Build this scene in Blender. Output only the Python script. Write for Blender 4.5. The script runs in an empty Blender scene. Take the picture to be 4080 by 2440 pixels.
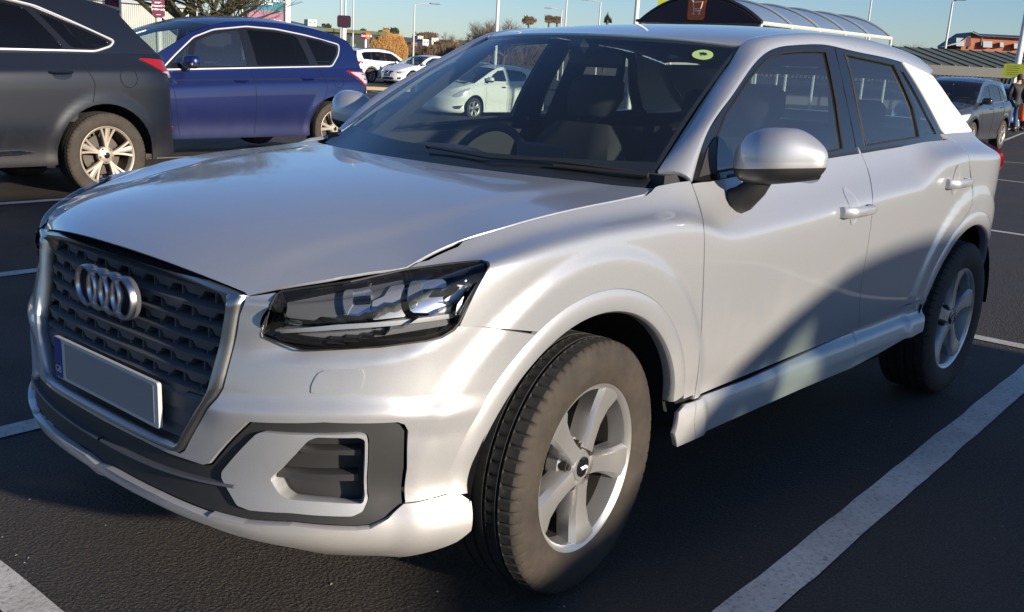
import bpy, math, random
import numpy as np
from mathutils import Vector, Matrix, geometry
random.seed(7); rng = np.random.default_rng(7)
SC = bpy.context.scene
COL = SC.collection
R_ = math.radians
# ---------------------------------------------------------------- camera
D = 1.6445
CP = np.array([1.964721, 2.286072, 1.313977])
YAW, PITCH, ROLL, FPX, CX, CY = 3.890589, 0.270185, 0.048398, 4084.28, 1880.29, 1366.16
def cam_rows():
    cy, sy = math.cos(YAW), math.sin(YAW); cp, sp = math.cos(PITCH), math.sin(PITCH)
    f = np.array([cy*cp, sy*cp, -sp]); r = np.array([sy, -cy, 0.]); u = np.cross(r, f)
    c, s = math.cos(ROLL), math.sin(ROLL)
    return np.array([c*r+s*u, -s*r+c*u, f])
CM = cam_rows()
cd = bpy.data.cameras.new('camera'); cam = bpy.data.objects.new('camera', cd); COL.objects.link(cam)
cam.matrix_world = Matrix(((CM[0][0], CM[1][0], -CM[2][0], CP[0]), (CM[0][1], CM[1][1], -CM[2][1], CP[1]),
                           (CM[0][2], CM[1][2], -CM[2][2], CP[2]), (0, 0, 0, 1)))
cd.sensor_width = 36; cd.sensor_fit = 'HORIZONTAL'; cd.lens = FPX/4080*36
cd.shift_x = (2040-CX)/4080; cd.shift_y = (CY-1220)/4080
cd.clip_start = .05; cd.clip_end = 6000
SC.camera = cam
# ---------------------------------------------------------------- light
SUN_AZ = math.atan2(1., -.03)          # direction towards the sun, in the ground plane
SUN_EL = R_(14)
SC.world = bpy.data.worlds.new("World"); SC.world.use_nodes = True
nt = SC.world.node_tree
sky = nt.nodes.new('ShaderNodeTexSky'); sky.sky_type = 'NISHITA'; sky.sun_disc = False
sky.sun_elevation = SUN_EL; sky.sun_rotation = math.pi/2-SUN_AZ
sky.air_density = 1.0; sky.dust_density = .15; sky.ozone_density = 4
wb = nt.nodes.new('ShaderNodeMix'); wb.data_type = 'RGBA'; wb.blend_type = 'MULTIPLY'; wb.inputs[0].default_value = 1; wb.inputs[7].default_value = (.90, .945, 1.12, 1)   # white balance of the photograph
nt.links.new(sky.outputs[0], wb.inputs[6]); nt.links.new(wb.outputs[2], nt.nodes['Background'].inputs[0]); nt.nodes['Background'].inputs[1].default_value = .09
sd = bpy.data.lights.new('sun', 'SUN'); sun = bpy.data.objects.new('sun', sd); COL.objects.link(sun)
sd.energy = 5; sd.angle = R_(1.4); sd.color = (1, .87, .70)
sv = Vector((math.cos(SUN_AZ)*math.cos(SUN_EL), math.sin(SUN_AZ)*math.cos(SUN_EL), math.sin(SUN_EL)))
sun.rotation_euler = sv.to_track_quat('Z', 'Y').to_euler(); sun.location = (0, 20, 20)
SC.view_settings.view_transform = 'Standard'; SC.view_settings.look = 'None'
SC.view_settings.gamma = 1; SC.view_settings.exposure = .6
SC.render.engine = 'CYCLES'
SC.cycles.max_bounces = 8; SC.cycles.transparent_max_bounces = 16

# ---------------------------------------------------------------- pixel <-> space (survey of the photograph)
def prj(P):
    q = (np.asarray(P, float)-CP)@CM.T
    return np.stack([(CX+FPX*q[..., 0]/q[..., 2])/D, (CY-FPX*q[..., 1]/q[..., 2])/D], -1)
def ray(a):
    return CM.T@np.array([(a[0]*D-CX)/FPX, -(a[1]*D-CY)/FPX, 1.])
def at(a, ax, v):
    d = ray(a); return CP+(v-CP[ax])/d[ax]*d
def zc(ox, oy, s):
    return lambda *pts: [((ox+a/s)/D, (oy+b/s)/D) for a, b in pts]
zA = zc(0, 0, 2.2482); zB = zc(1000, 0, 2.2482); zC3 = zc(2400, 0, 2.7478); zC4 = zc(3300, 0, 2.3192)
zG = zc(0, 800, 1.4836); zF = zc(900, 950, 1.0992); zW = zc(1800, 1100, 1.1073); zS = zc(2700, 300, 1.0601)
zT1 = zc(1300, 50, 1.6547); zH = zc(980, 1000, 2.4333); zL = zc(100, 1500, 1.855); zM = zc(2900, 450, 2.12)
zR3 = zc(3400, 950, 2.1206); zR4 = zc(2600, 1000, 1.6492); zN = zc(100, 500, 1.9092); zK = zc(850, 1600, 2.248)
zd = lambda *pts: list(pts)

# ---------------------------------------------------------------- maths
def spl(xs, ys, x):
    """natural cubic spline, vector valued"""
    xs = np.asarray(xs, float); ys = np.asarray(ys, float); x = np.atleast_1d(np.asarray(x, float))
    n = len(xs)
    if ys.ndim == 1: return spl(xs, ys[:, None], x)[:, 0]
    sh = ys.shape[1:]; y = ys.reshape(n, -1)
    if n == 2:
        t = (x-xs[0])/(xs[1]-xs[0]); return (y[0]+(y[1]-y[0])*t[:, None]).reshape((len(x),)+sh)
    h = np.diff(xs); A = np.zeros((n, n)); b = np.zeros_like(y); A[0, 0] = A[-1, -1] = 1
    for i in range(1, n-1):
        A[i, i-1] = h[i-1]; A[i, i] = 2*(h[i-1]+h[i]); A[i, i+1] = h[i]
        b[i] = 6*((y[i+1]-y[i])/h[i]-(y[i]-y[i-1])/h[i-1])
    m = np.linalg.solve(A, b)
    k = np.clip(np.searchsorted(xs, x)-1, 0, n-2); hh = h[k][:, None]
    a = (xs[k+1]-x)[:, None]; c = (x-xs[k])[:, None]
    r = m[k]*a**3/(6*hh)+m[k+1]*c**3/(6*hh)+(y[k]/hh-m[k]*hh/6)*a+(y[k+1]/hh-m[k+1]*hh/6)*c
    return r.reshape((len(x),)+sh)
def curve(pts):
    p = np.array(sorted(pts)); return lambda x: spl(p[:, 0], p[:, 1], np.clip(x, p[0, 0], p[-1, 0]))
def lin(pts):
    p = np.array(sorted(pts)); return lambda x: np.interp(x, p[:, 0], p[:, 1])
def cr(pts, n=6, closed=False):
    """smooth curve through points"""
    P = np.asarray(pts, float); m = len(P); out = []
    for i in range(m if closed else m-1):
        g = (lambda k: P[k % m]) if closed else (lambda k: P[min(max(k, 0), m-1)])
        a, b, c, d = g(i-1), g(i), g(i+1), g(i+2)
        for t in np.arange(n)/n:
            out.append(.5*((2*b)+(c-a)*t+(2*a-5*b+4*c-d)*t*t+(3*b-a-3*c+d)*t**3))
    if not closed: out.append(P[-1])
    return [tuple(o) for o in out]
def smooth(a, b, x):
    t = np.clip((x-a)/(b-a), 0, 1); return t*t*(3-2*t)

class Surf:
    """smooth surface over a dense grid P[v][u]"""
    def __init__(s, P, flip=False):
        s.P = np.asarray(P, float); du = np.gradient(s.P, axis=1); dv = np.gradient(s.P, axis=0)
        n = np.cross(du, dv); n /= np.linalg.norm(n, axis=-1, keepdims=True)+1e-12
        s.N = -n if flip else n
        s.su = np.linalg.norm(du, axis=-1).mean(); s.sv = np.linalg.norm(dv, axis=-1).mean()
        s.fl = flip; s.cache = {}
    def _b(s, A, uv):
        nv, nu = A.shape[:2]; u = np.clip(uv[:, 0], 0, nu-1); v = np.clip(uv[:, 1], 0, nv-1)
        i = np.minimum(u.astype(int), nu-2); j = np.minimum(v.astype(int), nv-2)
        # linear extrapolation a little beyond the edge
        fu = (np.clip(uv[:, 0], -6, nu+5)-i)[:, None]; fv = (np.clip(uv[:, 1], -6, nv+5)-j)[:, None]
        return (A[j, i]*(1-fu)+A[j, i+1]*fu)*(1-fv)+(A[j+1, i]*(1-fu)+A[j+1, i+1]*fu)*fv
    def pos(s, uv): return s._b(s.P, np.asarray(uv, float))
    def nrm(s, uv):
        u = np.asarray(uv, float).copy(); u[:, 0] = np.clip(u[:, 0], 0, s.P.shape[1]-1); u[:, 1] = np.clip(u[:, 1], 0, s.P.shape[0]-1)
        n = s._b(s.N, u); return n/(np.linalg.norm(n, axis=-1, keepdims=True)+1e-12)
    def loc(s, T, mode='pix'):
        T = np.asarray(T, float)
        if mode == 'uv': return T
        f = {'pix': prj, 'xz': lambda P: P[..., [0, 2]]*1000, 'yz': lambda P: P[..., [1, 2]]*1000,
             'ryz': lambda P: P[..., [1, 2]]*1000, 'xy': lambda P: P[..., [0, 1]]*1000}[mode]
        if mode != 'pix': T = T*1000
        if mode not in s.cache:
            Q = f(s.P)
            if mode == 'pix': k = ((CP-s.P)*s.N).sum(-1)
            else: k = s.N[..., {'xz': 1, 'yz': 0, 'ryz': 0, 'xy': 2}[mode]]*(-1 if mode == 'ryz' else 1)
            s.cache[mode] = (Q, k)
        Q, k = s.cache[mode]; out = []
        pen = np.where(k > -.02, 0, 1e9)
        for t in T:
            d = ((Q-t)**2).sum(-1)+pen; j, i = np.unravel_index(d.argmin(), d.shape); out.append((i, j))
        uv = np.array(out, float)
        for it in range(12):
            e = .25; q = s._b(Q, uv); qu = (s._b(Q, uv+[e, 0])-s._b(Q, uv-[e, 0]))/(2*e); qv = (s._b(Q, uv+[0, e])-s._b(Q, uv-[0, e]))/(2*e)
            r = T-q; det = qu[:, 0]*qv[:, 1]-qu[:, 1]*qv[:, 0]; det = np.where(abs(det) < 1e-6, 1e-6, det)
            du = (r[:, 0]*qv[:, 1]-r[:, 1]*qv[:, 0])/det; dv = (qu[:, 0]*r[:, 1]-qu[:, 1]*r[:, 0])/det
            uv = uv+np.clip(np.stack([du, dv], 1), -3, 3)
        return uv
    def pt(s, T, mode='pix', off=0):
        uv = s.loc(T, mode); return s.pos(uv)+s.nrm(uv)*off
    def flipy(s):
        P = s.P.copy(); P[..., 1] *= -1; return Surf(P, not s.fl)

def grid(rows, nv, nu=None, ku=None, kv=None):
    """rows: list (v) of lists (u) of points -> dense grid by splines"""
    G = np.asarray(rows, float)
    kv = np.arange(G.shape[0]) if kv is None else np.asarray(kv, float)
    G = spl(kv, G, np.linspace(kv[0], kv[-1], nv))
    if nu:
        ku = np.arange(G.shape[1]) if ku is None else np.asarray(ku, float)
        G = spl(ku, G.transpose(1, 0, 2), np.linspace(ku[0], ku[-1], nu)).transpose(1, 0, 2)
    return G

# ---------------------------------------------------------------- objects
def tag(o, label=None, cat=None, group=None, kind=None):
    for k, v in (('label', label), ('category', cat), ('group', group), ('kind', kind)):
        if v: o[k] = v
    return o
def thing(name, label, cat, loc=(0, 0, 0), rz=0, group=None):
    o = bpy.data.objects.new(name, None); COL.objects.link(o); o.location = loc; o.rotation_euler = (0, 0, rz)
    o.empty_display_size = .2
    return tag(o, label, cat, group)
def link(name, me, mat, parent=None, label=None):
    o = bpy.data.objects.new(name, me); COL.objects.link(o)
    if mat is not None:
        for m in (mat if isinstance(mat, (list, tuple)) else [mat]): me.materials.append(m)
    if parent is not None: o.parent = parent
    if label: o['label'] = label
    return o
def mesh(name, V, F, mat=None, parent=None, smooth_=False, mi=None, angle=None):
    me = bpy.data.meshes.new(name); me.from_pydata([tuple(map(float, v)) for v in V], [], [tuple(map(int, f)) for f in F])
    if smooth_: me.polygons.foreach_set('use_smooth', [True]*len(me.polygons))
    if mi is not None: me.polygons.foreach_set('material_index', mi)
    me.update()
    if smooth_ and angle:
        me.set_sharp_from_angle(angle=R_(angle))
    return link(name, me, mat, parent)
class MB:
    """collects simple shapes into one mesh"""
    def __init__(s): s.V = []; s.F = []; s.M = []
    def add(s, V, F, m=0):
        n = len(s.V); s.V += [tuple(v) for v in V]; s.F += [tuple(i+n for i in f) for f in F]; s.M += [m]*len(F); return s
    def box(s, c, d, rz=0, m=0, bev=0, rx=0, ry=0):
        hx, hy, hz = d[0]/2, d[1]/2, d[2]/2
        M = Matrix.Rotation(rz, 3, 'Z')@Matrix.Rotation(ry, 3, 'Y')@Matrix.Rotation(rx, 3, 'X')
        if bev <= 0:
            V = [(x, y, z) for x in (-hx, hx) for y in (-hy, hy) for z in (-hz, hz)]
            F = [(0, 1, 3, 2), (4, 6, 7, 5), (0, 4, 5, 1), (2, 3, 7, 6), (0, 2, 6, 4), (1, 5, 7, 3)]
        else:
            V = []; b = min(bev, hx*.9, hy*.9, hz*.9)
            for sx in (-1, 1):
                for sy in (-1, 1):
                    for sz in (-1, 1):
                        V += [(sx*hx, sy*(hy-b), sz*(hz-b)), (sx*(hx-b), sy*hy, sz*(hz-b)), (sx*(hx-b), sy*(hy-b), sz*hz)]
            idx = lambda sx, sy, sz, k: ((sx > 0)*4+(sy > 0)*2+(sz > 0))*3+k
            F = []
            for k, ax in ((0, 0), (1, 1), (2, 2)):
                for sg in (-1, 1):
                    o = [a for a in range(3) if a != ax]; q = []
                    for a, b_ in ((-1, -1), (1, -1), (1, 1), (-1, 1)):
                        t = [0, 0, 0]; t[ax] = sg; t[o[0]] = a; t[o[1]] = b_; q.append(idx(*t, k))
                    F.append(q)
            for ax in range(3):
                o = [a for a in range(3) if a != ax]
                for a in (-1, 1):
                    for b_ in (-1, 1):
                        q = []
                        for sg, ks in ((-1, o), (1, o[::-1])):
                            t = [0, 0, 0]; t[ax] = sg; t[o[0]] = a; t[o[1]] = b_
                            for kk in ks: q.append(idx(*t, kk))
                        F.append(q)
            for sx in (-1, 1):
                for sy in (-1, 1):
                    for sz in (-1, 1): F.append([idx(sx, sy, sz, k) for k in range(3)])
        return s.add([tuple(M@Vector(v)+Vector(c)) for v in V], F, m)
    def tube(s, pts, r, n=8, m=0, cap=True, closed=False):
        P = [Vector(p) for p in pts]; rr = r if isinstance(r, (list, tuple, np.ndarray)) else [r]*len(P)
        V = []; F = []; prev = None; L = len(P)
        for i, p in enumerate(P):
            if closed: t = P[(i+1) % L]-P[i-1]
            else: t = P[min(i+1, L-1)]-P[max(i-1, 0)]
            t.normalize()
            if prev is None: a = t.cross(Vector((0, 0, 1)) if abs(t.z) < .9 else Vector((1, 0, 0)))
            else: a = prev-t*prev.dot(t)
            a.normalize(); prev = a; b = t.cross(a)
            for k in range(n):
                an = 2*math.pi*k/n; V.append(p+(a*math.cos(an)+b*math.sin(an))*rr[i])
        for i in range(L if closed else L-1):
            for k in range(n): F.append((i*n+k, i*n+(k+1) % n, ((i+1) % L)*n+(k+1) % n, ((i+1) % L)*n+k))
        if cap and not closed: F.append(tuple(range(n-1, -1, -1))); F.append(tuple((L-1)*n+k for k in range(n)))
        return s.add(V, F, m)
    def prism(s, poly, f0, f1, m=0):
        """poly: 2D points; f0,f1 map (a,b) -> 3D for the two faces"""
        n = len(poly); V = [f0(a, b) for a, b in poly]+[f1(a, b) for a, b in poly]
        F = [tuple(range(n))[::-1], tuple(range(n, 2*n))]+[(i, (i+1) % n, n+(i+1) % n, n+i) for i in range(n)]
        return s.add(V, F, m)
    def lathe(s, prof, n=48, c=(0, 0, 0), axis='y', m=0, closed=False):
        V = []; F = []; k = len(prof)
        for i in range(n):
            a = 2*math.pi*i/n; ca, sa = math.cos(a), math.sin(a)
            for (r, h) in prof:
                if axis == 'y': V.append((c[0]+r*ca, c[1]+h, c[2]+r*sa))
                elif axis == 'z': V.append((c[0]+r*ca, c[1]+r*sa, c[2]+h))
                else: V.append((c[0]+h, c[1]+r*ca, c[2]+r*sa))
        for i in range(n):
            for j in range(k if closed else k-1): F.append((i*k+j, i*k+(j+1) % k, ((i+1) % n)*k+(j+1) % k, ((i+1) % n)*k+j))
        return s.add(V, F, m)
    def build(s, name, mat, parent=None, sm=False, angle=35):
        return mesh(name, s.V, s.F, mat, parent, sm, s.M if isinstance(mat, (list, tuple)) else None, angle if sm else None)

def inside(loops, P):
    P = np.asarray(P); c = np.zeros(len(P), bool)
    for L in loops:
        L = np.asarray(L); x, y = P[:, 0], P[:, 1]; j = len(L)-1
        for i in range(len(L)):
            xi, yi = L[i]; xj, yj = L[j]
            if yi != yj:
                c ^= ((yi > y) != (yj > y)) & (x < (xj-xi)*(y-yi)/(yj-yi)+xi)
            j = i
    return c
def area(L):
    L = np.asarray(L); x, y = L[:, 0], L[:, 1]; return .5*np.sum(x*np.roll(y, -1)-np.roll(x, -1)*y)
def shrinkL(L, d):
    L = np.asarray(L, float); keep = [0]
    for i in range(1, len(L)):
        if np.linalg.norm(L[i]-L[keep[-1]]) > 5e-4: keep.append(i)
    L = L[keep]
    if np.linalg.norm(L[0]-L[-1]) < 5e-4: L = L[:-1]
    if d == 0: return L
    s = 1 if area(L) > 0 else -1
    e = np.roll(L, -1, 0)-L; e /= np.linalg.norm(e, axis=1, keepdims=True); n = np.stack([-e[:, 1], e[:, 0]], 1)*s
    a = np.roll(n, 1, 0); m = a+n; k = (1+(a*n).sum(1)); k = np.maximum(k, .35)
    return L+m/k[:, None]*d
def dens(L, st):
    L = np.asarray(L); out = []
    for i in range(len(L)):
        a, b = L[i], L[(i+1) % len(L)]; n = max(1, int(np.linalg.norm(b-a)/st+.5))
        for t in range(n): out.append(a+(b-a)*t/n)
    return np.array(out)
MIRR = []
def patch(name, S, loops, mat, parent=None, step=.02, off=0., thick=.016, shrink=.0032, mirror=True, offf=None, label=None):
    """a panel cut out of surface S.  loops: uv polygons, the first the outline, the others holes"""
    sc = np.array([S.su, S.sv]); LL = []
    for i, L in enumerate(loops):
        q_ = shrinkL(np.asarray(L)*sc, shrink if i == 0 else -shrink); mxu = (S.P.shape[1]-1)*sc[0]
        if abs(S.P[:, 0, 1]).max() < 1e-6: q_[:, 0] = np.where(q_[:, 0] < shrink*1.6+1e-4, 0, q_[:, 0])
        if abs(S.P[:, -1, 1]).max() < 1e-6: q_[:, 0] = np.where(q_[:, 0] > mxu-shrink*1.6-1e-4, mxu, q_[:, 0])
        if abs(S.P[0, :, 1]).max() < 1e-6: q_[:, 1] = np.where(q_[:, 1] < shrink*1.6+1e-4, 0, q_[:, 1])
        LL.append(dens(q_, step))
    mn = LL[0].min(0); mx = LL[0].max(0)
    gx, gy = np.meshgrid(np.arange(mn[0], mx[0], step), np.arange(mn[1], mx[1], step*.93))
    gx[1::2] += step/2
    Gp = np.stack([gx.ravel(), gy.ravel()], 1); Gp = Gp[inside(LL, Gp)]
    B = np.concatenate(LL)
    if len(Gp):
        ok = np.ones(len(Gp), bool)
        for k in range(0, len(Gp), 2000):
            g = Gp[k:k+2000]; ok[k:k+2000] = (((g[:, None]-B[None])**2).sum(-1)).min(1) > (.55*step)**2
        Gp = Gp[ok]
    pts = np.concatenate([B, Gp]); edges = []; n = 0
    for L in LL:
        edges += [(n+i, n+(i+1) % len(L)) for i in range(len(L))]; n += len(L)
    vo, eo, fo, ov, oe, of = geometry.delaunay_2d_cdt([Vector(p) for p in pts], edges, [], 0, 1e-7)
    vo = np.array([tuple(v) for v in vo]); F = np.array([tuple(f) for f in fo if len(f) == 3], int)
    F = F[inside(LL, vo[F].mean(1))]
    uv = vo/sc; P = S.pos(uv); N = S.nrm(uv)
    o_ = off+(offf(uv, P) if offf is not None else 0.)
    P = P+N*(np.asarray(o_)[:, None] if np.ndim(o_) else o_)
    if offf is not None:   # recompute normals by faces
        fn = np.cross(P[F[:, 1]]-P[F[:, 0]], P[F[:, 2]]-P[F[:, 0]]); nn = np.zeros_like(P)
        for k in range(3): np.add.at(nn, F[:, k], fn)
        sg = np.sign((nn*N).sum(1, keepdims=True)); sg[sg == 0] = 1; nn *= sg
        N2 = nn/(np.linalg.norm(nn, axis=1, keepdims=True)+1e-12)
    else: N2 = N
    # orient
    fn = np.cross(P[F[:, 1]]-P[F[:, 0]], P[F[:, 2]]-P[F[:, 0]])
    bad = (fn*N[F].mean(1)).sum(1) < 0; F[bad] = F[bad][:, ::-1]
    V = [tuple(p) for p in P]; faces = [tuple(f) for f in F]; LN = [tuple(N2[i]) for f in F for i in f]
    if thick:
        cnt = {}
        for f in F:
            for a, b in ((f[0], f[1]), (f[1], f[2]), (f[2], f[0])):
                cnt[(a, b)] = 1
        bd = [(a, b) for (a, b) in cnt if (b, a) not in cnt]
        for a, b in bd:
            if abs(P[a][1]) < 1e-4 and abs(P[b][1]) < 1e-4: continue
            k = len(V); ia, ib = P[a]-N[a]*thick, P[b]-N[b]*thick
            # rim leans inwards slightly at the outer edge so that it catches light like a rolled edge
            V += [tuple(P[a]), tuple(P[b]), tuple(ib), tuple(ia)]; faces.append((k+1, k, k+3, k+2))
            r = np.cross(P[a]-P[b], ia-P[b]); r /= np.linalg.norm(r)+1e-12
            e1 = r*.9+N[a]*.35; e2 = r*.9+N[b]*.35; e1 /= np.linalg.norm(e1); e2 /= np.linalg.norm(e2)
            LN += [tuple(e2), tuple(e1), tuple(r), tuple(r)]
    me = bpy.data.meshes.new(name); me.from_pydata(V, [], faces)
    me.polygons.foreach_set('use_smooth', [True]*len(faces)); me.normals_split_custom_set(LN); me.update()
    o = link(name, me, mat, parent, label)
    if mirror: MIRR.append((o, V, faces, LN))
    return o
def mirror_last(n=1, parent=None, name=None):
    out = []
    for o, V, faces, LN in MIRR[-n:]:
        me = bpy.data.meshes.new(o.name.split('.')[0])
        V2 = [(a, -b, c) for a, b, c in V]; f2 = []; l2 = []; k = 0
        for f in faces:
            m = len(f); f2.append(tuple(f[::-1])); l2 += [(a, -b, c) for a, b, c in LN[k:k+m][::-1]]; k += m
        me.from_pydata(V2, [], f2); me.polygons.foreach_set('use_smooth', [True]*len(f2)); me.normals_split_custom_set(l2); me.update()
        for mt in o.data.materials: me.materials.append(mt)
        q = bpy.data.objects.new(o.name.split('.')[0], me); COL.objects.link(q)
        q.parent = parent if parent is not None else o.parent; out.append(q)
    return out
def mirror_obj(o, parent=None):
    me = o.data.copy(); 
    for v in me.vertices: v.co.y = -v.co.y
    me.flip_normals(); q = bpy.data.objects.new(o.name.split('.')[0], me); COL.objects.link(q)
    q.parent = parent if parent is not None else o.parent
    q.location = (o.location[0], -o.location[1], o.location[2]); return q
def join_mirror(o):
    """make a centre panel whole: adds its mirror image into the same mesh"""
    for k, (q, V, faces, LN) in enumerate(MIRR):
        if q is o:
            n = len(V); V2 = [(a, -b, c) for a, b, c in V]; f2 = []; l2 = []; j = 0
            for f in faces:
                m = len(f); f2.append(tuple(i+n for i in f[::-1])); l2 += [(a, -b, c) for a, b, c in LN[j:j+m][::-1]]; j += m
            me = bpy.data.meshes.new(o.name); me.from_pydata(V+V2, [], faces+f2)
            me.polygons.foreach_set('use_smooth', [True]*len(me.polygons)); me.normals_split_custom_set(LN+l2); me.update()
            for mt in o.data.materials: me.materials.append(mt)
            o.data = me; return o

# ---------------------------------------------------------------- materials
def mat(name, base=(.5, .5, .5), rough=.5, metal=0, coat=0, cr_=.03, spec=.5, emis=None, es=0, alpha=1, sheen=0):
    m = bpy.data.materials.new(name); m.use_nodes = True; b = m.node_tree.nodes['Principled BSDF']
    b.inputs['Base Color'].default_value = (*base, 1); b.inputs['Roughness'].default_value = rough
    b.inputs['Metallic'].default_value = metal; b.inputs['Coat Weight'].default_value = coat
    b.inputs['Coat Roughness'].default_value = cr_; b.inputs['Specular IOR Level'].default_value = spec
    if emis: b.inputs['Emission Color'].default_value = (*emis, 1); b.inputs['Emission Strength'].default_value = es
    return m
def nodes(m): return m.node_tree.nodes, m.node_tree.links, m.node_tree.nodes['Principled BSDF']
def coords(m, kind='Object', scale=(1, 1, 1)):
    N, L, b = nodes(m); t = N.new('ShaderNodeTexCoord'); mp = N.new('ShaderNodeMapping'); mp.inputs['Scale'].default_value = scale
    L.new(t.outputs[kind], mp.inputs[0]); return mp.outputs[0]
def noise(m, vec, scale, detail=4, rough=.5, dim='3D'):
    N, L, b = nodes(m); n = N.new('ShaderNodeTexNoise'); n.inputs['Scale'].default_value = scale
    n.inputs['Detail'].default_value = detail; n.inputs['Roughness'].default_value = rough; L.new(vec, n.inputs['Vector']); return n.outputs['Fac']
def ramp(m, fac, stops):
    N, L, b = nodes(m); r = N.new('ShaderNodeValToRGB'); L.new(fac, r.inputs[0]); e = r.color_ramp.elements
    while len(e) < len(stops): e.new(.5)
    for i, (p, c) in enumerate(stops): e[i].position = p; e[i].color = (*c, 1) if len(c) == 3 else c
    return r.outputs[0]
def mixc(m, fac, a, b_, blend='MIX'):
    N, L, b = nodes(m); x = N.new('ShaderNodeMix'); x.data_type = 'RGBA'; x.blend_type = blend
    for k, v in ((0, fac), (6, a), (7, b_)):
        if isinstance(v, bpy.types.NodeSocket): L.new(v, x.inputs[k])
        else: x.inputs[k].default_value = v if k == 0 else (*v, 1)
    return x.outputs[2]
def bump(m, h, strength=.3, dist=.01):
    N, L, b = nodes(m); u = N.new('ShaderNodeBump'); u.inputs['Strength'].default_value = strength; u.inputs['Distance'].default_value = dist
    L.new(h, u.inputs['Height']); L.new(u.outputs[0], b.inputs['Normal']); return u
def math_(m, op, a, b_=None, c=None):
    N, L, b = nodes(m); x = N.new('ShaderNodeMath'); x.operation = op
    for k, v in enumerate((a, b_, c)):
        if v is None: continue
        if isinstance(v, bpy.types.NodeSocket): L.new(v, x.inputs[k])
        else: x.inputs[k].default_value = v
    return x.outputs[0]
def sep(m, vec, i):
    N, L, b = nodes(m); x = N.new('ShaderNodeSeparateXYZ'); L.new(vec, x.inputs[0]); return x.outputs[i]
def paint(name, base, metal=.0, rough=.3, dirt=.0, flake=0., dirtcol=(.22, .18, .14), dz=.55, coat=1.):
    """car paint: clear coat over base, road dirt thickening towards the sills (object space z)"""
    m = mat(name, base, rough, metal, coat, .04)
    N, L, b = nodes(m); v = coords(m)
    col = base; rg = None
    if flake:
        n = noise(m, v, 900, 1); c = ramp(m, n, [(.3, tuple(x*(1-flake) for x in base)), (.7, tuple(min(1, x*(1+flake)) for x in base))]); col = c
    if dirt:
        z = sep(m, v, 2); n = noise(m, v, 5, 6, .7); n2 = noise(m, coords(m, 'Object', (5, 5, .8)), 3, 4)
        f = math_(m, 'MULTIPLY_ADD', z, -1/dz, 1.05); f = math_(m, 'ADD', f, math_(m, 'MULTIPLY_ADD', n, .6, -.3)); f = math_(m, 'ADD', f, math_(m, 'MULTIPLY_ADD', n2, .25, -.12))
        f = math_(m, 'MULTIPLY', math_(m, 'MINIMUM', math_(m, 'MAXIMUM', f, 0.03), 1), dirt)
        col = mixc(m, f, col, dirtcol)
        L.new(math_(m, 'MULTIPLY_ADD', f, -coat*.8, coat), b.inputs['Coat Weight'])
        if metal: L.new(math_(m, 'MULTIPLY_ADD', f, -metal, metal), b.inputs['Metallic'])
        L.new(math_(m, 'MULTIPLY_ADD', f, .4, rough), b.inputs['Roughness'])
    if isinstance(col, bpy.types.NodeSocket): L.new(col, b.inputs['Base Color'])
    return m
def glass(name, tint=(.8, .86, .84), fres=1.5, haze=0, dust=(.5, .5, .5)):
    m = bpy.data.materials.new(name); m.use_nodes = True; N = m.node_tree.nodes; L = m.node_tree.links; N.clear()
    o = N.new('ShaderNodeOutputMaterial'); t = N.new('ShaderNodeBsdfTransparent'); g = N.new('ShaderNodeBsdfGlossy'); f = N.new('ShaderNodeFresnel'); x = N.new('ShaderNodeMixShader')
    t.inputs[0].default_value = (*tint, 1); g.inputs['Roughness'].default_value = .005; f.inputs[0].default_value = fres
    ge = N.new('ShaderNodeNewGeometry'); mx_ = N.new('ShaderNodeMix'); mx_.inputs[2].default_value = fres; mx_.inputs[3].default_value = 1/fres   # a thin sheet: the same reflectance from both faces
    L.new(ge.outputs['Backfacing'], mx_.inputs[0]); L.new(mx_.outputs[0], f.inputs[0])
    L.new(f.outputs[0], x.inputs[0]); L.new(t.outputs[0], x.inputs[1]); L.new(g.outputs[0], x.inputs[2]); last = x
    if haze:
        d = N.new('ShaderNodeBsdfDiffuse'); d.inputs[0].default_value = (*dust, 1); y = N.new('ShaderNodeMixShader'); y.inputs[0].default_value = haze
        L.new(x.outputs[0], y.inputs[1]); L.new(d.outputs[0], y.inputs[2]); last = y
    L.new(last.outputs[0], o.inputs[0]); return m
M = {}
M['silver'] = paint('silver_paint', (.44, .453, .475), .50, .38, dirt=.45, flake=.10, dirtcol=(.46, .39, .30), dz=.70)
M['silver_blade'] = paint('pale_silver_paint', (.88, .86, .82), .15, .35, flake=.06)
M['silver_trim'] = paint('matt_silver_trim', (.50, .51, .52), .6, .42, flake=.1, dirt=.3, dirtcol=(.33, .29, .24), coat=.35)
M['black_plastic'] = mat('black_plastic', (.018, .018, .019), .55)
M['black_gloss'] = mat('gloss_black_trim', (.010, .010, .011), .14, coat=.5)
M['trimmetal'] = mat('bright_window_trim', (.72, .72, .72), .38, .55)
M['grille'] = mat('grey_grille_plastic', (.075, .078, .088), .5)
M['chrome'] = mat('chrome', (.72, .72, .72), .12, 1)
M['dullchrome'] = mat('satin_metal_trim', (.42, .42, .41), .33, 1)
M['rubber'] = mat('tyre_rubber', (.03, .027, .024), .8)
M['void'] = mat('dark_void', (.006, .006, .006), .9)
M['glass'] = glass('window_glass', (.70, .79, .76), 2.5, haze=.02)
M['wglass'] = glass('windscreen_glass', (.80, .88, .84), 1.7, haze=.012)
M['dglass'] = glass('privacy_glass', (.05, .055, .06), haze=.01, dust=(.3, .28, .25))
M['lens'] = glass('lamp_lens', (.92, .93, .94), 1.45)
M['rim'] = mat('wheel_silver', (.55, .54, .52), .35, .75, .3, .1)
M['rimdirty'] = mat('dusty_wheel_silver', (.46, .40, .33), .45, .55)
M['disc'] = mat('brake_steel', (.10, .09, .08), .5, .8)
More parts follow.
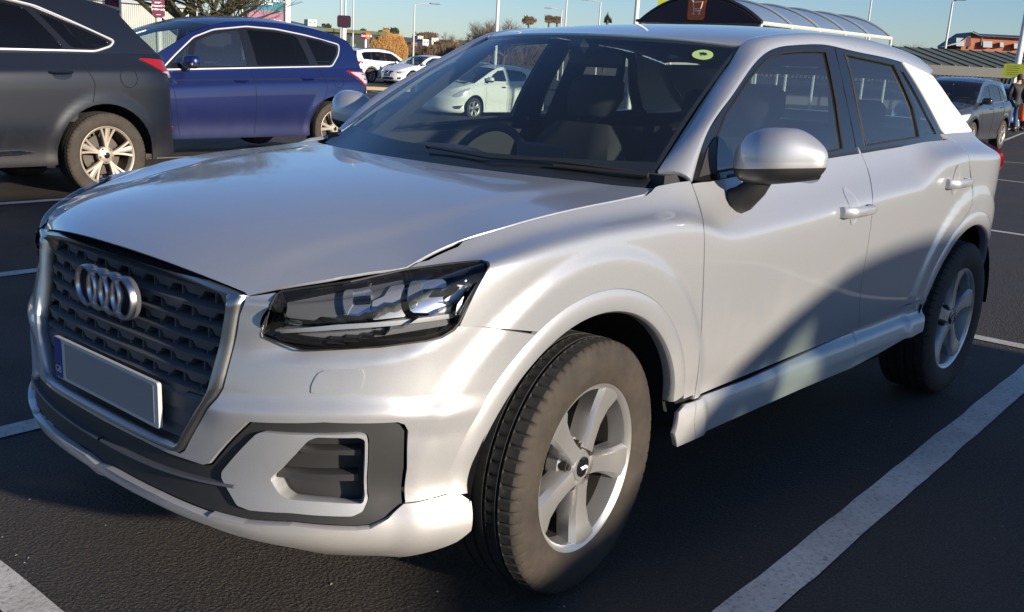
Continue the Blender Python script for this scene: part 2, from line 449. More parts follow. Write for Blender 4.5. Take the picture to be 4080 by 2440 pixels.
M['red'] = mat('red_lamp', (.26, .008, .01), .18, coat=1)
M['seat'] = mat('dark_seat_cloth', (.03, .031, .034), .85)
M['dash'] = mat('dark_dashboard', (.035, .036, .04), .6)
M['liner'] = mat('pale_headlining', (.35, .34, .32), .9)
M['plate'] = mat('grey_blank_plate', (.25, .25, .265), .5)
M['platebase'] = mat('white_plate_edge', (.5, .5, .48), .4)
M['plateblue'] = mat('blue_plate_band', (.01, .03, .22), .4)
m = M['rubber']; v = coords(m); n = noise(m, v, 9, 6, .7); N, L, b = nodes(m)
side_c = ramp(m, n, [(.3, (.022, .018, .015)), (.62, (.052, .040, .030))]); tread_c = ramp(m, noise(m, v, 40, 5, .7), [(.35, (.010, .010, .010)), (.62, (.022, .021, .020)), (.80, (.09, .08, .07))])
ax_ = math_(m, 'ABSOLUTE', sep(m, v, 1)); L.new(mixc(m, ramp(m, math_(m, 'MULTIPLY_ADD', n, .012, ax_), [(.094, (0, 0, 0)), (.104, (1, 1, 1))]), tread_c, side_c), b.inputs['Base Color']); bump(m, noise(m, v, 300, 2), .15, .002)
# ---------------------------------------------------------------- wheels
def tyre_mesh(Rr, Wd, rr, blocks=66, seg=6, detail=True, grooves=True):
    h = Wd/2; n = blocks*seg
    pr = [(rr, h*.80), (rr+.004, h*.90), (rr+.018, h*.985), (rr+.045, h*1.03), (rr+.07, h*1.035), (Rr-.035, h*1.01), (Rr-.020, h*.97), (Rr-.011, h*.92), (Rr-.005, h*.85)]
    if grooves:
        for g in (.52, .17): pr += [(Rr-.0015, h*(g+.06)), (Rr-.0008, h*(g+.045)), (Rr-.009, h*(g+.03)), (Rr-.009, h*(g-.03)), (Rr-.0005, h*(g-.045))]
        pr += [(Rr, 0.)]
    else: pr += [(Rr, h*.4), (Rr+.001, 0)]
    full = pr+[(r, -y) for r, y in pr[:-1][::-1]]
    V = []; k = len(full)
    for i in range(n):
        a = 2*math.pi*i/n; b = i % seg
        for j, (r, y) in enumerate(full):
            t = abs(y)/h; q = r
            if detail:
                if .58 < t < .985 and r > Rr-.03 and b == 0: q -= .0055
                elif .22 < t < .47 and b == (3 if y > 0 else 1): q -= .003
                if t > .985 and rr+.05 < r < Rr-.012 and b in (0, 1): q -= 0
            sh = .0
            V.append((q*math.cos(a+sh), y, q*math.sin(a+sh)))
    F = [(i*k+j, i*k+j+1, ((i+1) % n)*k+j+1, ((i+1) % n)*k+j) for i in range(n) for j in range(k-1)]
    return V, F
def add_lat(mb, prof, n=64, m=0, c=(0, 0, 0)): mb.lathe(prof, n, c, 'y', m)
def spoke_five(mb, ang, rr, yl):
    """broad faceted blade spoke, front face stepping from hub to rim"""
    st = [(.045, .030, yl-.014), (.075, .027, yl-.016), (.12, .030, yl-.018), (.165, .038, yl-.014), (rr-.012, .050, yl-.006), (rr+.004, .054, yl-.006)]
    V = []; F = []; K = 7
    for r, w, y in st:
        sec = [(-w*.92, y-.055), (-w, y-.012), (-w*.78, y+.001), (w*.10, y+.003), (w*.72, y-.001), (w, y-.016), (w*.92, y-.055)]
        for a, b in sec:
            x0, z0 = r, a
            V.append((x0*math.cos(ang)-z0*math.sin(ang), b, x0*math.sin(ang)+z0*math.cos(ang)))
    for i in range(len(st)-1):
        for j in range(K): F.append((i*K+j, i*K+(j+1) % K, (i+1)*K+(j+1) % K, (i+1)*K+j))
    F += [tuple(range(K)), tuple(range((len(st)-1)*K, len(st)*K))[::-1]]
    mb.add(V, F)
def spoke_bar(mb, a0, a1, r0, r1, w0, w1, y0, y1, dp=.03):
    V = []; F = []
    N_ = 5
    for i in range(N_):
        t = i/(N_-1); r = r0+(r1-r0)*t; a = a0+(a1-a0)*t; w = w0+(w1-w0)*t; y = y0+(y1-y0)*t-.006*math.sin(t*math.pi)
        c, s = math.cos(a), math.sin(a)
        for q, yy in ((-w, y-dp), (-w, y-.005), (-w*.6, y), (w*.6, y), (w, y-.005), (w, y-dp)): V.append((r*c-q*s, yy, r*s+q*c))
    for i in range(N_-1):
        for j in range(6): F.append((i*6+j, i*6+(j+1) % 6, (i+1)*6+(j+1) % 6, (i+1)*6+j))
    F += [tuple(range(6)), tuple(range((N_-1)*6, N_*6))[::-1]]
    mb.add(V, F)
def wheel(parent, loc, right=False, steer=0, R=.333, Wd=.215, rr=.2159, style='five', rot=0., rimmat='rim', ylip=None, detail=True, capmark=False, nut=5, hubdrop=0.015):
    """wheel > tyre, rim (> hub cap)"""
    h = Wd/2; yl = ylip if ylip is not None else h*.92
    b = MB()
    add_lat(b, [(rr-.020, yl-.058), (rr-.03, -h*.8), (.03, -h*.8)], 48)
    add_lat(b, [(.03, -.012), (rr*.70, -.012), (rr*.70, -.03), (.03, -.03)], 40)
    b.box((rr*.55*math.cos(2.6), -.02, rr*.55*math.sin(2.6)), (.10, .07, .10), ry=-2.6, bev=.015)
    w = b.build('wheel', M['disc'], parent, True, 40); w.location = loc; w.rotation_euler = (0, rot if not right else -rot, steer+(math.pi if right else 0))
    V, F = tyre_mesh(R, Wd, rr, 66 if detail else 30, 6 if detail else 2, detail, detail)
    t = mesh('tyre', V, F, M['rubber'], w, True, angle=28)
    r = MB()
    add_lat(r, [(rr-.018, yl-.06), (rr-.012, yl-.012), (rr-.004, yl-.003), (rr+.006, yl+.001), (rr+.0115, yl-.001), (rr+.0125, yl-.012), (rr+.002, yl-.02)], 96)
    if style == 'five':
        for k in range(5): spoke_five(r, 2*math.pi*k/5+math.pi/2, rr-.008, yl)
        add_lat(r, [(.0, yl-.016), (.036, yl-.016), (.042, yl-.024), (.060, yl-.038), (.07, yl-.05), (.072, yl-.08)], 40)
    elif style == 'pairs':      # groups of two bars
        for k in range(5):
            a = 2*math.pi*k/5+math.pi/2
            for s in (-1, 1): spoke_bar(r, a+s*.13, a+s*.18, .05, rr, .016, .022, yl-.02, yl-.006, .035)
        add_lat(r, [(.0, yl-.014), (.05, yl-.016), (.07, yl-.03), (.07, yl-.07)], 32)
    elif style == 'five_fans':  # each spoke splits into three blades
        for k in range(5):
            a = 2*math.pi*k/5+math.pi/2
            for s, ww in ((-1, .010), (0, .019), (1, .010)): spoke_bar(r, a+s*.10, a+s*.27, .06, rr, ww*.7, ww*1.3, yl-.025, yl-.006, .032)
        add_lat(r, [(.0, yl-.016), (.045, yl-.016), (.075, yl-.034), (.078, yl-.07)], 32)
    elif style == 'ten':
        for k in range(10):
            a = 2*math.pi*k/10; spoke_bar(r, a, a, .05, rr, .012, .014, yl-.02, yl-.008, .03)
        add_lat(r, [(.0, yl-.016), (.05, yl-.016), (.065, yl-.034), (.07, yl-.06)], 24)
    rim = r.build('rim', M[rimmat], w, True, 32)
    c = MB(); add_lat(c, [(0, yl-.010), (.022, yl-.0105), (.0265, yl-.013), (.028, yl-.02)], 32, 0)
    for k in range(nut):
        a = 2*math.pi*(k+.5)/nut+math.pi/2
        add_lat(c, [(0, yl-.020), (.0085, yl-.020), (.0085, yl-.026), (.0135, yl-.026), (.0135, yl-.055)], 14, 1, (.055*math.cos(a), 0, .055*math.sin(a)))
    cap = c.build('hub_cap', [M['black_gloss'], M['disc']], rim, True, 30)
    if capmark:
        q = MB()
        for k in range(4):
            cx = -.0108+.0072*k
            q.tube([(cx+.0050*math.cos(t), yl-.0098, .0050*math.sin(t)) for t in np.linspace(0, 2*math.pi, 20)[:-1]], .0006, 5, 0, False, True)
        m = q.build('ring_emblem', M['chrome'], cap, True); m.rotation_euler = (0, -rot+.0 if not right else rot, 0)
    return w
# ---------------------------------------------------------------- the silver crossover (its own axes are the world's: x forward, y to its left)
HERO = thing('parked_car', 'silver crossover parked across the foreground, four ringed grille, pale rear pillar', 'car', (0, 0, 0))
WB = -2.601; XS, XE = .15, -2.62
zt = curve([(.78, .803), (.6, .842), (.477, .873), (.242, .936), (-.033, .972), (-.347, .990), (-.55, 1.022), (-1.0, 1.052), (-1.54, 1.078), (-2.1, 1.100), (-2.6, 1.110), (-3.0, 1.105), (-3.35, 1.09)])
wt = curve([(.78, .735), (.477, .735), (.242, .742), (-.033, .754), (-.347, .762), (-.55, .765), (-1.0, .766), (-1.54, .762), (-2.1, .755), (-2.6, .745), (-3.3, .73)])
_zk = np.array([(-3.5, .99), (-2.9, 1.015), (-2.42, 1.03), (-2.17, 1.012), (-1.97, .938), (-1.5, .917), (-1.05, .890), (-.66, .874), (-.56, .878), (-.42, .915), (-.28, .924), (0, .920), (.2, .906), (.38, .882), (.55, .832), (.8, .762)])
_xx = np.linspace(-3.5, .9, 441); _zz = np.interp(_xx, _zk[:, 0], _zk[:, 1]); _kk = np.hanning(15); _kk /= _kk.sum(); _zz = np.convolve(np.pad(_zz, 7, 'edge'), _kk, 'valid')
zk = lambda x: np.interp(x, _xx, _zz)
brl = lambda x: 1-.010*((x+1.25)/1.6)**2
C_ = lambda v: (lambda x: np.full_like(np.asarray(x, float), v))
def rowz(a, b, c=None):   # z along the side: a at the nose, b amidships, c tail
    c = b if c is None else c
    return curve([(.85, a), (.3, (a+b)/2), (-.4, b), (-2.2, b), (-3.4, c)])
ROWS = [  # z(x), w(x), nose x, exponent, tail x
    (rowz(.200, .205, .26), lambda x: .815*brl(x), .768, 2.35, -3.22),
    (rowz(.238, .245, .30), lambda x: .852*brl(x), .812, 2.35, -3.29),
    (rowz(.285, .305, .35), lambda x: .872*brl(x), .842, 2.7, -3.325),
    (rowz(.345, .365, .40), lambda x: .868*brl(x), .840, 2.9, -3.33),
    (rowz(.400, .415, .45), lambda x: .850*brl(x), .835, 2.95, -3.34),
    (rowz(.470, .470, .50), lambda x: .856*brl(x), .832, 2.95, -3.345),
    (rowz(.580, .600, .62), lambda x: .868*brl(x), .824, 2.9, -3.33),
    (rowz(.680, .735, .74), lambda x: .876*brl(x), .803, 2.8, -3.30),
    (lambda x: zk(x)-.030, lambda x: .880*brl(x), .797, 2.75, -3.28),
    (lambda x: zk(x)-.006, lambda x: .877*brl(x), .794, 2.75, -3.27),
    (lambda x: zk(x)+.006, lambda x: .871*brl(x), .792, 2.8, -3.26),
    (lambda x: zk(x)*.55+zt(x)*.45, lambda x: .5*wt(x)+.5*.866*brl(x), .783, 3.0, -3.22),
    (zt, wt, .772, 3.3, -3.15)]
def wrap_surface(ROWS, XS, XE, nv, kv=None, side_n=110, nn=46, tt=40, tail_exp=3.0, bulge=None):
    th = np.linspace(0, math.pi/2, nn); rows = []
    for z, w, xn, n, xt in ROWS:
        c, s = np.cos(th), np.sin(th); rho = (np.abs(c)**n+np.abs(s)**n)**(-1/n)
        x1 = XS+(xn-XS)*rho*c; y1 = w(np.full_like(x1, XS))*rho*s
        x2 = np.linspace(XS, XE, side_n)[1:-1]; y2 = w(x2)
        m = tail_exp; rho = (np.abs(c)**m+np.abs(s)**m)**(-1/m); c2, s2 = (rho*c)[::-1][:tt*2], (rho*s)[::-1][:tt*2]
        x3 = XE+(xt-XE)*c2; y3 = w(np.full_like(x3, XE))*s2
        X = np.concatenate([x1, x2, x3]); Y = np.concatenate([y1, y2, y3]); rows.append(np.stack([X, Y, z(X)], 1))
    G = np.array(rows)
    d = np.linalg.norm(np.diff(G[:, G.shape[1]//2], axis=0), axis=1)**.7
    kv = np.concatenate([[0], np.cumsum(d)])
    G = spl(kv, G, np.linspace(0, kv[-1], nv))
    if bulge is not None: G = bulge(G)
    return G
def flare(G, cx=(0., WB), R0=.552, h=.013, z0=.333, wd=.042):
    x, y, z = G[..., 0], G[..., 1], G[..., 2]
    for c in cx:
        r = np.hypot(x-c, z-z0); k = (1-smooth(R0-wd/2, R0+wd/2, r))*smooth(.6, .75, y)
        G[..., 1] += h*k-.012*(1-smooth(.40, .60, r))*0
    return G
WRP = Surf(wrap_surface(ROWS, XS, XE, 150, side_n=260, nn=60, tt=46, bulge=flare))
if WRP.N[70, 180][1] < 0: WRP = Surf(WRP.P, True)
L_ = WRP.loc
def on(*segs):
    """uv outline from (mode, points) segments"""
    return np.concatenate([WRP.loc(p, m) for m, p in segs])
# shared panel lines (display pixels of the photograph)
ln_doorF = cr(zS((58, 455), (75, 500), (98, 575), (110, 640), (113, 720), (109, 860), (101, 1050), (90, 1220), (69, 1374)))
ln_doorM = cr(zS((765, 312), (777, 335), (800, 390), (815, 450), (823, 520), (820, 600), (802, 730), (778, 870), (768, 980), (766, 1072)))
ln_doorR = cr(zM((1870, 213), (1955, 265), (2028, 350), (2050, 520), (2070, 660), (2062, 770), (2035, 835)), 5)
archF_out = cr(zW((1030, 560), (1020, 400), (965, 215), (860, 88), (700, 55), (480, 125), (300, 285)), 6)
def arc(cx, r, a0, a1, y=None, n=40, zc_=.333):
    return [(cx+r*math.cos(a), zc_+r*math.sin(a)) for a in np.linspace(a0, a1, n)]
RA = .408
aF = lambda r, a0, a1, n=40: arc(0., r, a0, a1, n=n)
aR = lambda r, a0, a1, n=40: arc(WB, r, a0, a1, n=n)
r_ = math.radians
SP = M['silver']
# --- front wing
wing = on(('pix', cr([(985, 652), (1050, 615), (1120, 585), (1200, 560), (1300, 531), (1400, 507), (1500, 487), (1565, 473)], 4)+[(1579, 462), (1581, 444), (1590, 440), (1674, 437)]),
          ('pix', ln_doorF), ('xz', [(-.50, .42), (-.455, .418)]), ('xz', aF(.459, r_(169), r_(59))),
          ('pix', zF((1015, 397))+zH((2060, 720), (2350, 150), (2340, 112), (2290, 95), (1580, 175), (1545, 182))))
patch('front_wing', WRP, [wing], SP, HERO, step=.011); mirror_last(1)
# --- front door / rear door
beltF = zM((1110, 338), (785, 386), (400, 463), (60, 532), (-250, 590)); 
dF = on(('pix', ln_doorF), ('pix', ln_doorM[::-1]), ('pix', [(2081.9, 370.6), (1988.7, 385), (1880, 405), (1780.7, 426.5), (1720, 438)]))
doorF = patch('front_door', WRP, [dF], SP, HERO, step=.015); doorFm = mirror_last(1)[0]
dR = on(('pix', ln_doorM), ('pix', zR3((8, 783), (300, 640), (590, 500))), ('xz', aR(.459, r_(12), r_(62))), ('pix', ln_doorR[::-1]), ('pix', [(2288.3, 339), (2190, 352.5), (2083, 371)]))
doorR = patch('rear_door', WRP, [dR], SP, HERO, step=.010); doorRm = mirror_last(1)[0]
# --- rear wing and rear end
nu = WRP.P.shape[1]; nvv = WRP.P.shape[0]
qw = on(('pix', ln_doorR), ('xz', aR(.459, r_(62), r_(150))), ('xz', [(-3.02, .60), (-3.12, .62)]), ('ryz', [(.64, .64), (.60, .80)]), ('ryz', [(.585, 1.05)]))
top = [(u, nvv-1) for u in np.linspace(L_([(.585, 1.08)], 'ryz')[0][0], L_([(-2.42, 1.108)], 'xz')[0][0], 30)]
qw = np.concatenate([qw, top])
patch('rear_wing', WRP, [qw], SP, HERO, shrink=.002, step=.010); mirror_last(1)
tg = np.array([(L_([(.58, .64)], 'ryz')[0]), (L_([(.575, 1.05)], 'ryz')[0][0], nvv-1), (nu-1, nvv-1), (nu-1, L_([(.3, .64)], 'ryz')[0][1])])
tgp = patch('tailgate', WRP, [tg], SP, HERO); join_mirror(tgp)
rb = on(('xz', aR(.459, r_(152), r_(178))), ('xz', [(-3.05, .27)]), ('ryz', [(.6, .27), (.0, .27), (0., .635), (.62, .635)]), ('xz', [(-3.12, .615), (-3.02, .595)]))
rb[-5:-2, 0] = np.minimum(rb[-5:-2, 0], nu-1)
rbp = patch('rear_bumper', WRP, [rb], SP, HERO); join_mirror(rbp)
tl = on(('xz', [(-2.95, .98), (-2.93, 1.03), (-3.02, 1.075)]), ('ryz', [(.66, 1.06), (.45, 1.04), (.45, .93), (.66, .88)]), ('xz', [(-3.06, .90)]))
tl[:, 0] = np.minimum(tl[:, 0], nu-1)
tlp = patch('tail_lamp', WRP, [cr(tl, 4, True)], M['red'], HERO, off=.012, thick=.02, step=.015); mirror_last(1)
# --- sill in two pieces
s1 = on(('pix', zR4((150, 1060), (205, 1005), (267, 987), (257, 1110), (268, 1232), (145, 1285), (135, 1200))))
s2 = on(('pix', zR4((267, 987), (600, 848), (970, 688), (1333, 528), (1290, 770), (1000, 890), (268, 1232), (257, 1110))))
s3 = on(('pix', zR4((1333, 528), (1785, 312), (1815, 318), (1775, 400), (1765, 530), (1730, 548), (1520, 650), (1290, 770))))
def sillf(uv, P):   # ledge on top, flat face, chamfer below
    return np.interp(P[:, 2], [.20, .25, .295, .335, .392, .402, .42], [-.02, -.004, .008, .005, .012, .010, -.006])
for s in (s1, s2, s3): patch('sill', WRP, [s], SP, HERO, offf=sillf, step=.014, shrink=.0015); mirror_last(1)
# --- wheel arch trims: swept band with a rolled lip
def arch_trim(cx, a0, a1, ri, ro, n=72, blend=None):
    prof = [(ri, -.03), (ri, -.004), (ri+.006, .005), (ri+.016, .0075), (ri+(ro-ri)*.62, .008), (ro-.012, .005), (ro-.003, .001), (ro, -.010)]
    V = []; F = []; LN = None
    for i in range(n):
        a = a0+(a1-a0)*i/(n-1); pts = [(cx+r*math.cos(a), .333+r*math.sin(a)) for r, o in prof]
        uv = WRP.loc(pts, 'xz'); P = WRP.pos(uv)
        for (r, o), p in zip(prof, P): V.append((p[0], p[1]+o-.002, p[2]))
    k = len(prof)
    for i in range(n-1):
        for j in range(k-1): F.append((i*k+j, i*k+j+1, (i+1)*k+j+1, (i+1)*k+j))
    F.append(tuple(range(k))); F.append(tuple(range((n-1)*k, n*k))[::-1])
    return V, F
for cx, a0, a1 in ((0., r_(6.5), r_(167)), (WB, r_(16), r_(176))):
    V, F = arch_trim(cx, a0, a1, .403, .466)
    o = mesh('wheel_arch_trim', V, [f[::-1] for f in F], SP, HERO, True, angle=38); mirror_obj(o)
# --- headlight
HLo = zH((345, 392), (300, 420), (245, 520), (165, 800), (172, 835), (350, 895), (545, 962), (650, 967), (1300, 932), (1750, 872), (1900, 832), (2010, 762), (2060, 705), (2352, 165), (2338, 118), (2285, 97), (2000, 122), (1560, 178), (1000, 278))
hl = L_(HLo, 'pix')
# a smooth carrier for the lamp's insides, fitted to the skin around the lamp opening
uvb = WRP.loc(HLo, 'pix'); uu, vv = np.meshgrid(np.linspace(uvb[:, 0].min(), uvb[:, 0].max(), 16), np.linspace(uvb[:, 1].min(), 148, 14)); Q_ = WRP.pos(np.stack([uu.ravel(), vv.ravel()], 1))
def basis(y, z): y = (y-.6)/.2; z = (z-.8)/.1; return np.stack([y*0+1, y, y*y, y**3, y**4, z, z*y, z*y*y, z*z], -1)
cf_, *_ = np.linalg.lstsq(basis(Q_[:, 1], Q_[:, 2]), Q_[:, 0], rcond=None)
yy_, zz_ = np.meshgrid(np.linspace(.38, .875, 60), np.linspace(.64, .95, 50)); HG = np.stack([basis(yy_, zz_)@cf_, yy_, zz_], -1)
HLB = Surf(HG)
if HLB.N[25, 30][0] < 0: HLB = Surf(HG, True)
HD = np.array([.80, .58, .12])
hl_body = patch('headlight', HLB, [HLB.loc(HLo, 'pix')], M['black_gloss'], HERO, off=-.075, thick=-.074, step=.02, shrink=.001)
lensp = patch('lens', WRP, [hl], M['lens'], hl_body, off=-.002, thick=.006, step=.015, shrink=.005)
inner = []; HLS = {}; M['lampgrey'] = mat('grey_lamp_plastic', (.12, .12, .125), .35)
M['reflector'] = mat('bright_reflector', (.85, .86, .88), .22, .9)
def rnd(pts, r=.04, n=4):
    P = np.array(pts, float); out = []; m = len(P)
    for i in range(m):
        a, b, c = P[i-1], P[i], P[(i+1) % m]; u = a-b; v = c-b; lu, lv = np.linalg.norm(u), np.linalg.norm(v); k = min(r, lu*.45, lv*.45)
        p, q = b+u/lu*k, b+v/lv*k
        for t in np.linspace(0, 1, n+1): out.append(tuple((1-t)**2*p+2*t*(1-t)*b+t*t*q))
    return out
def hlp(name, pts, mt, off, thick, step=.012, rounded=False):
    if off not in HLS: HLS[off] = Surf(HLB.P+HD*off, HLB.fl)
    S_o = HLS[off]; q = S_o.loc(zH(*rnd(pts, 18, 3)), 'pix')
    o = patch(name, S_o, [q], M[mt], hl_body, off=0, thick=thick, step=step, shrink=0); inner.append(o); return o
hlp('lamp_bezel', [(400, 430), (1000, 300), (1480, 225), (1540, 320), (1330, 520), (1220, 660), (900, 660), (380, 745), (400, 560)], 'lampgrey', -.050, .02)
hlp('silver_bezel', [(1225, 490), (1340, 440), (1400, 345), (1535, 320), (1545, 640), (1230, 670)], 'silver_trim', -.040, .03)
hlp('silver_bezel', [(1925, 470), (2040, 400), (2120, 290), (2245, 245), (2080, 600), (1960, 610), (1935, 600)], 'silver_trim', -.035, .03)
hlp('light_strip', [(270, 770), (900, 715), (1500, 675), (2050, 605), (2020, 650), (1500, 720), (900, 765), (265, 800)], 'silver_trim', -.022, .03)
M['lampglow'] = mat('frosted_lamp_plastic', (.22, .225, .235), .2, .3, .6)
hlp('indicator_strip', [(330, 812), (900, 790), (1290, 760), (1980, 660), (1960, 720), (1300, 830), (900, 850), (640, 900), (430, 860)], 'lampglow', -.03, .02)
hlp('indicator_strip', [(700, 870), (1290, 845), (1900, 770), (1760, 830), (1300, 900), (720, 920)], 'lampglow', -.045, .02)
for (x0, y0, x1, y1) in ((945, 370, 1222, 650), (1585, 285, 1945, 600)):
    w_ = (x1-x0)
    hlp('lamp_unit', [(x0, y0+30), (x0+30, y0+8), (x1-40, y0-12), (x1, y0+20), (x1, y1-20), (x1-25, y1), (x0+30, y1), (x0+5, y1-40)], 'reflector', -.034, .035)
    hlp('lamp_lens_ribs', [(x0+.0*w_, y0+30), (x0+30, y0+8), (x0+.36*w_, y0+8), (x0+.34*w_, y0+.5*(y1-y0)), (x0+.12*w_, y1-30), (x0+15, y1-60)], 'lampglow', -.030, .02)
    hlp('lamp_shade', [(x0+.36*w_, y0+.28*(y1-y0)), (x1-15, y0+.22*(y1-y0)), (x1-10, y0+.48*(y1-y0)), (x0+.36*w_, y0+.52*(y1-y0))], 'black_gloss', -.028, .02)
# a thin pale seal line round the lamp
for o in [hl_body, lensp]+inner:
    pass
seal = MB(); hp = WRP.pt(cr(HLo, 1, True) if False else HLo, 'pix', .0005)
seal.tube([tuple(p) for p in hp], .0022, 5, 0, False, True); sl = seal.build('seal', M['black_plastic'], hl_body, True)
mb_ = mirror_obj(hl_body)
for o in [lensp]+inner+[sl]: mirror_obj(o, mb_)
# --- front bumper with openings
gout = [(0., .838), (.20, .832), (.33, .822), (.42, .812), (.474, .803), (.468, .76), (.452, .60), (.440, .575), (.345, .432), (.330, .421), (.0, .421)]
zKr = lambda *p: zK(*rnd(p, 26, 4))
surr = zK((340, 187), (1000, 190), (1640, 187), (1690, 205), (1722, 262), (1712, 600), (1698, 915), (1560, 1040), (1400, 1115), (1280, 1125), (700, 1085), (300, 1060), (0, 985))
bump_lo = [(.0, .366), (.20, .366), (.38, .362), (.44, .372)]           # bottom edge of the silver band under the grille (front view)
wedge = zL((1370, 660), (1670, 340))
L0 = L_(gout, 'yz'); L0[0, 0] = L0[-1, 0] = 0
bl = np.concatenate([[[0, L_([(.02, .409)], 'yz')[0][1]]], L_(zL((530, 300), (870, 485), (1060, 578), (1195, 625), (1320, 664)), 'pix')])
bumper = np.concatenate([L0[::-1][:1], L0[::-1][1:-4][:0],
    # up round the grille
    L0[9:3:-1],
    # under bonnet and headlight
    L_(zH((10, 440), (300, 400)), 'pix'), L_(zH((300, 420), (245, 520), (160, 800), (166, 840), (350, 900), (545, 967), (650, 972), (1300, 937), (1750, 877), (1900, 837), (2015, 765), (2062, 715)), 'pix'),
    L_(aF(.459, r_(59), r_(9)), 'xz'), L_(zK((2165, 812), (1700, 918)), 'pix'),
    L_(surr[6:7]+surr[5:0:-1]+surr[0:1], 'pix'), L_(zL((1370, 656)), 'pix'), bl[::-1]])
cr1 = WRP.pt(zH((0, 1090), (600, 1088), (1200, 1085), (1500, 1040), (1750, 960), (1950, 850), (2050, 770)), 'pix'); cr2 = WRP.pt(zK((0, 75), (300, 100), (700, 112), (1200, 108), (1600, 105), (1720, 118)), 'pix')
def bumf(uv, P):
    y, z = P[:, 1], P[:, 2]
    z1 = np.interp(y, cr1[:, 1], cr1[:, 2]); z2 = np.interp(y, cr2[:, 1], cr2[:, 2])
    k1 = smooth(.50, .62, y)*smooth(cr1[-1, 1]+.03, cr1[-1, 1]-.06, y); k2 = smooth(.36, .48, y)*smooth(.885, .82, y)
    o = -.016*k1*np.clip((z-z1)/.026, 0, 1)*smooth(z1+.085, z1+.035, z)                     # shelf under the headlight
    o += .012*k2*np.clip((z2+.030-z)/.030, 0, 1)-.010*k2*np.clip((z2-z)/.05, 0, 1)   # second shelf above the fog lamp housing
    return o
bp = patch('front_bumper', WRP, [bumper], SP, HERO, offf=bumf, step=.011); join_mirror(bp)
# wash-jet cover: outline groove as thin dark ring
jet = zF((430, 578), (580, 573), (607, 590), (600, 640), (565, 678), (395, 682), (372, 665), (385, 620))
def ring_on(name, pts, r, mt, parent, off=.0005, mode='pix', S=None, sm=True, mir=True):
    S = S or WRP; p = cr(pts, 4, True) if sm else pts; q = MB(); uv = S.loc(p, mode); P = S.pos(uv)+S.nrm(uv)*off
    q.tube([tuple(a) for a in P], r, 4, 0, False, True); o = q.build(name, M[mt], parent, True)
    if mir: mirror_obj(o)
    return o
jc = patch('washer_cover', WRP, [np.array(cr(L_(jet, 'pix'), 3, True))], SP, HERO, off=.003, thick=.006, step=.02, shrink=.001); mirror_last(1)
# lower black grille + fog surround
M['black_dusty'] = mat('dusty_black_plastic', (.025, .025, .026), .6)
sur = np.concatenate([L_(surr[:12], 'pix'), L_(zL((1380, 1010), (1000, 850), (640, 660)), 'pix'), L_([(.0, .297)], 'yz'), bl, L_(zL((1372, 658), (1668, 338)), 'pix')])
sur[:, 0] = np.maximum(sur[:, 0], 0)
trim_o = zKr((430, 270), (1310, 284), (1375, 300), (1392, 360), (1388, 880), (1345, 985), (1245, 1032), (700, 1000), (330, 975), (215, 930), (75, 680), (80, 620), (380, 290))
trim_i = zKr((930, 322), (1310, 325), (1352, 345), (1350, 850), (1333, 912), (1000, 895), (680, 872), (600, 820), (520, 690), (700, 520), (860, 350))
ti = L_(trim_i, 'pix')
def lg_off(uv, P): return -.012*smooth(.50, .42, P[:, 1])*0
sp_ = patch('lower_grille_surround', WRP, [sur, L_(trim_o, 'pix')], M['black_dusty'], HERO, off=-.006, thick=.03, step=.02, shrink=.001); join_mirror(sp_)
# three recessed louvres across the centre
lw = MB()
for z_, o_ in ((.360, .004),):
    pts = WRP.pt([(y, z_+.10*y*y) for y in np.linspace(.005, .50, 24)], 'yz', o_)
    prof = [(-.03, .004), (.004, .003), (.006, -.002), (.0, -.006), (-.03, -.004)]
    for sg in (1, -1):
        V = []; F = []
        for p in pts:
            for a, b in prof: V.append((p[0]+a, sg*p[1], p[2]+b))
        for i in range(len(pts)-1):
            for j in range(5): F.append((i*5+j, i*5+(j+1) % 5, (i+1)*5+(j+1) % 5, (i+1)*5+j))
        lw.add(V, F)
for y in (-.40, -.30, -.16, .16, .30, .40): lw.box((.79 if abs(y) < .2 else .775, y, .325), (.05, .012, .07))
lw.build('lower_louvre', M['grille'], HERO, True)
tr = patch('fog_trim', WRP, [L_(trim_o, 'pix'), ti], M['silver_trim'], HERO, off=.004, thick=.05, step=.012, shrink=.001,
           offf=lambda uv, P: .0); mirror_last(1)
mesh_back = patch('fog_recess', WRP, [ti], M['black_dusty'], HERO, off=-.055, thick=-.01, step=.02, shrink=-.003); mirror_last(1)
for row in (((700, 455), (1320, 470), (1320, 520), (760, 490)), ((530, 655), (1300, 690), (1300, 745), (540, 705))):
    patch('fog_louvre', WRP, [L_(zK(*row), 'pix')], M['black_dusty'], HERO, off=-.02, thick=.035, step=.02, shrink=0); mirror_last(1)
# lower lip
lip = np.concatenate([L_(zK((0, 985), (300, 1062), (700, 1087), (1280, 1127), (1400, 1117), (1560, 1040), (1700, 914), (2165, 806), (2200, 822)), 'pix'),
     L_(zF((1070, 1150), (1060, 1262), (1000, 1305), (800, 1362), (600, 1378), (300, 1325), (60, 1275)), 'pix'), L_(zL((1400, 1070), (1000, 912), (640, 722)), 'pix'), L_([(0, .275)], 'yz'),
     L_([(0, .299)], 'yz'), L_(zL((640, 662), (1000, 852), (1380, 1012)), 'pix')])
lip[:, 0] = np.maximum(lip[:, 0], 0)
def lipf(uv, P): return .012*smooth(.22, .245, P[:, 2])*smooth(.38, .30, P[:, 2])+.004
lp = patch('lip_spoiler', WRP, [lip], SP, HERO, step=.013, offf=lipf, shrink=.001, thick=.02); join_mirror(lp)
under = patch('undertray', WRP, [np.array([(0, 0), (L_([(.5, .25)], 'xz')[0][0], 0), (L_([(.5, .25)], 'xz')[0][0], 8), (0, 8)])], M['black_plastic'], HERO, off=-.02, thick=.0); join_mirror(under)
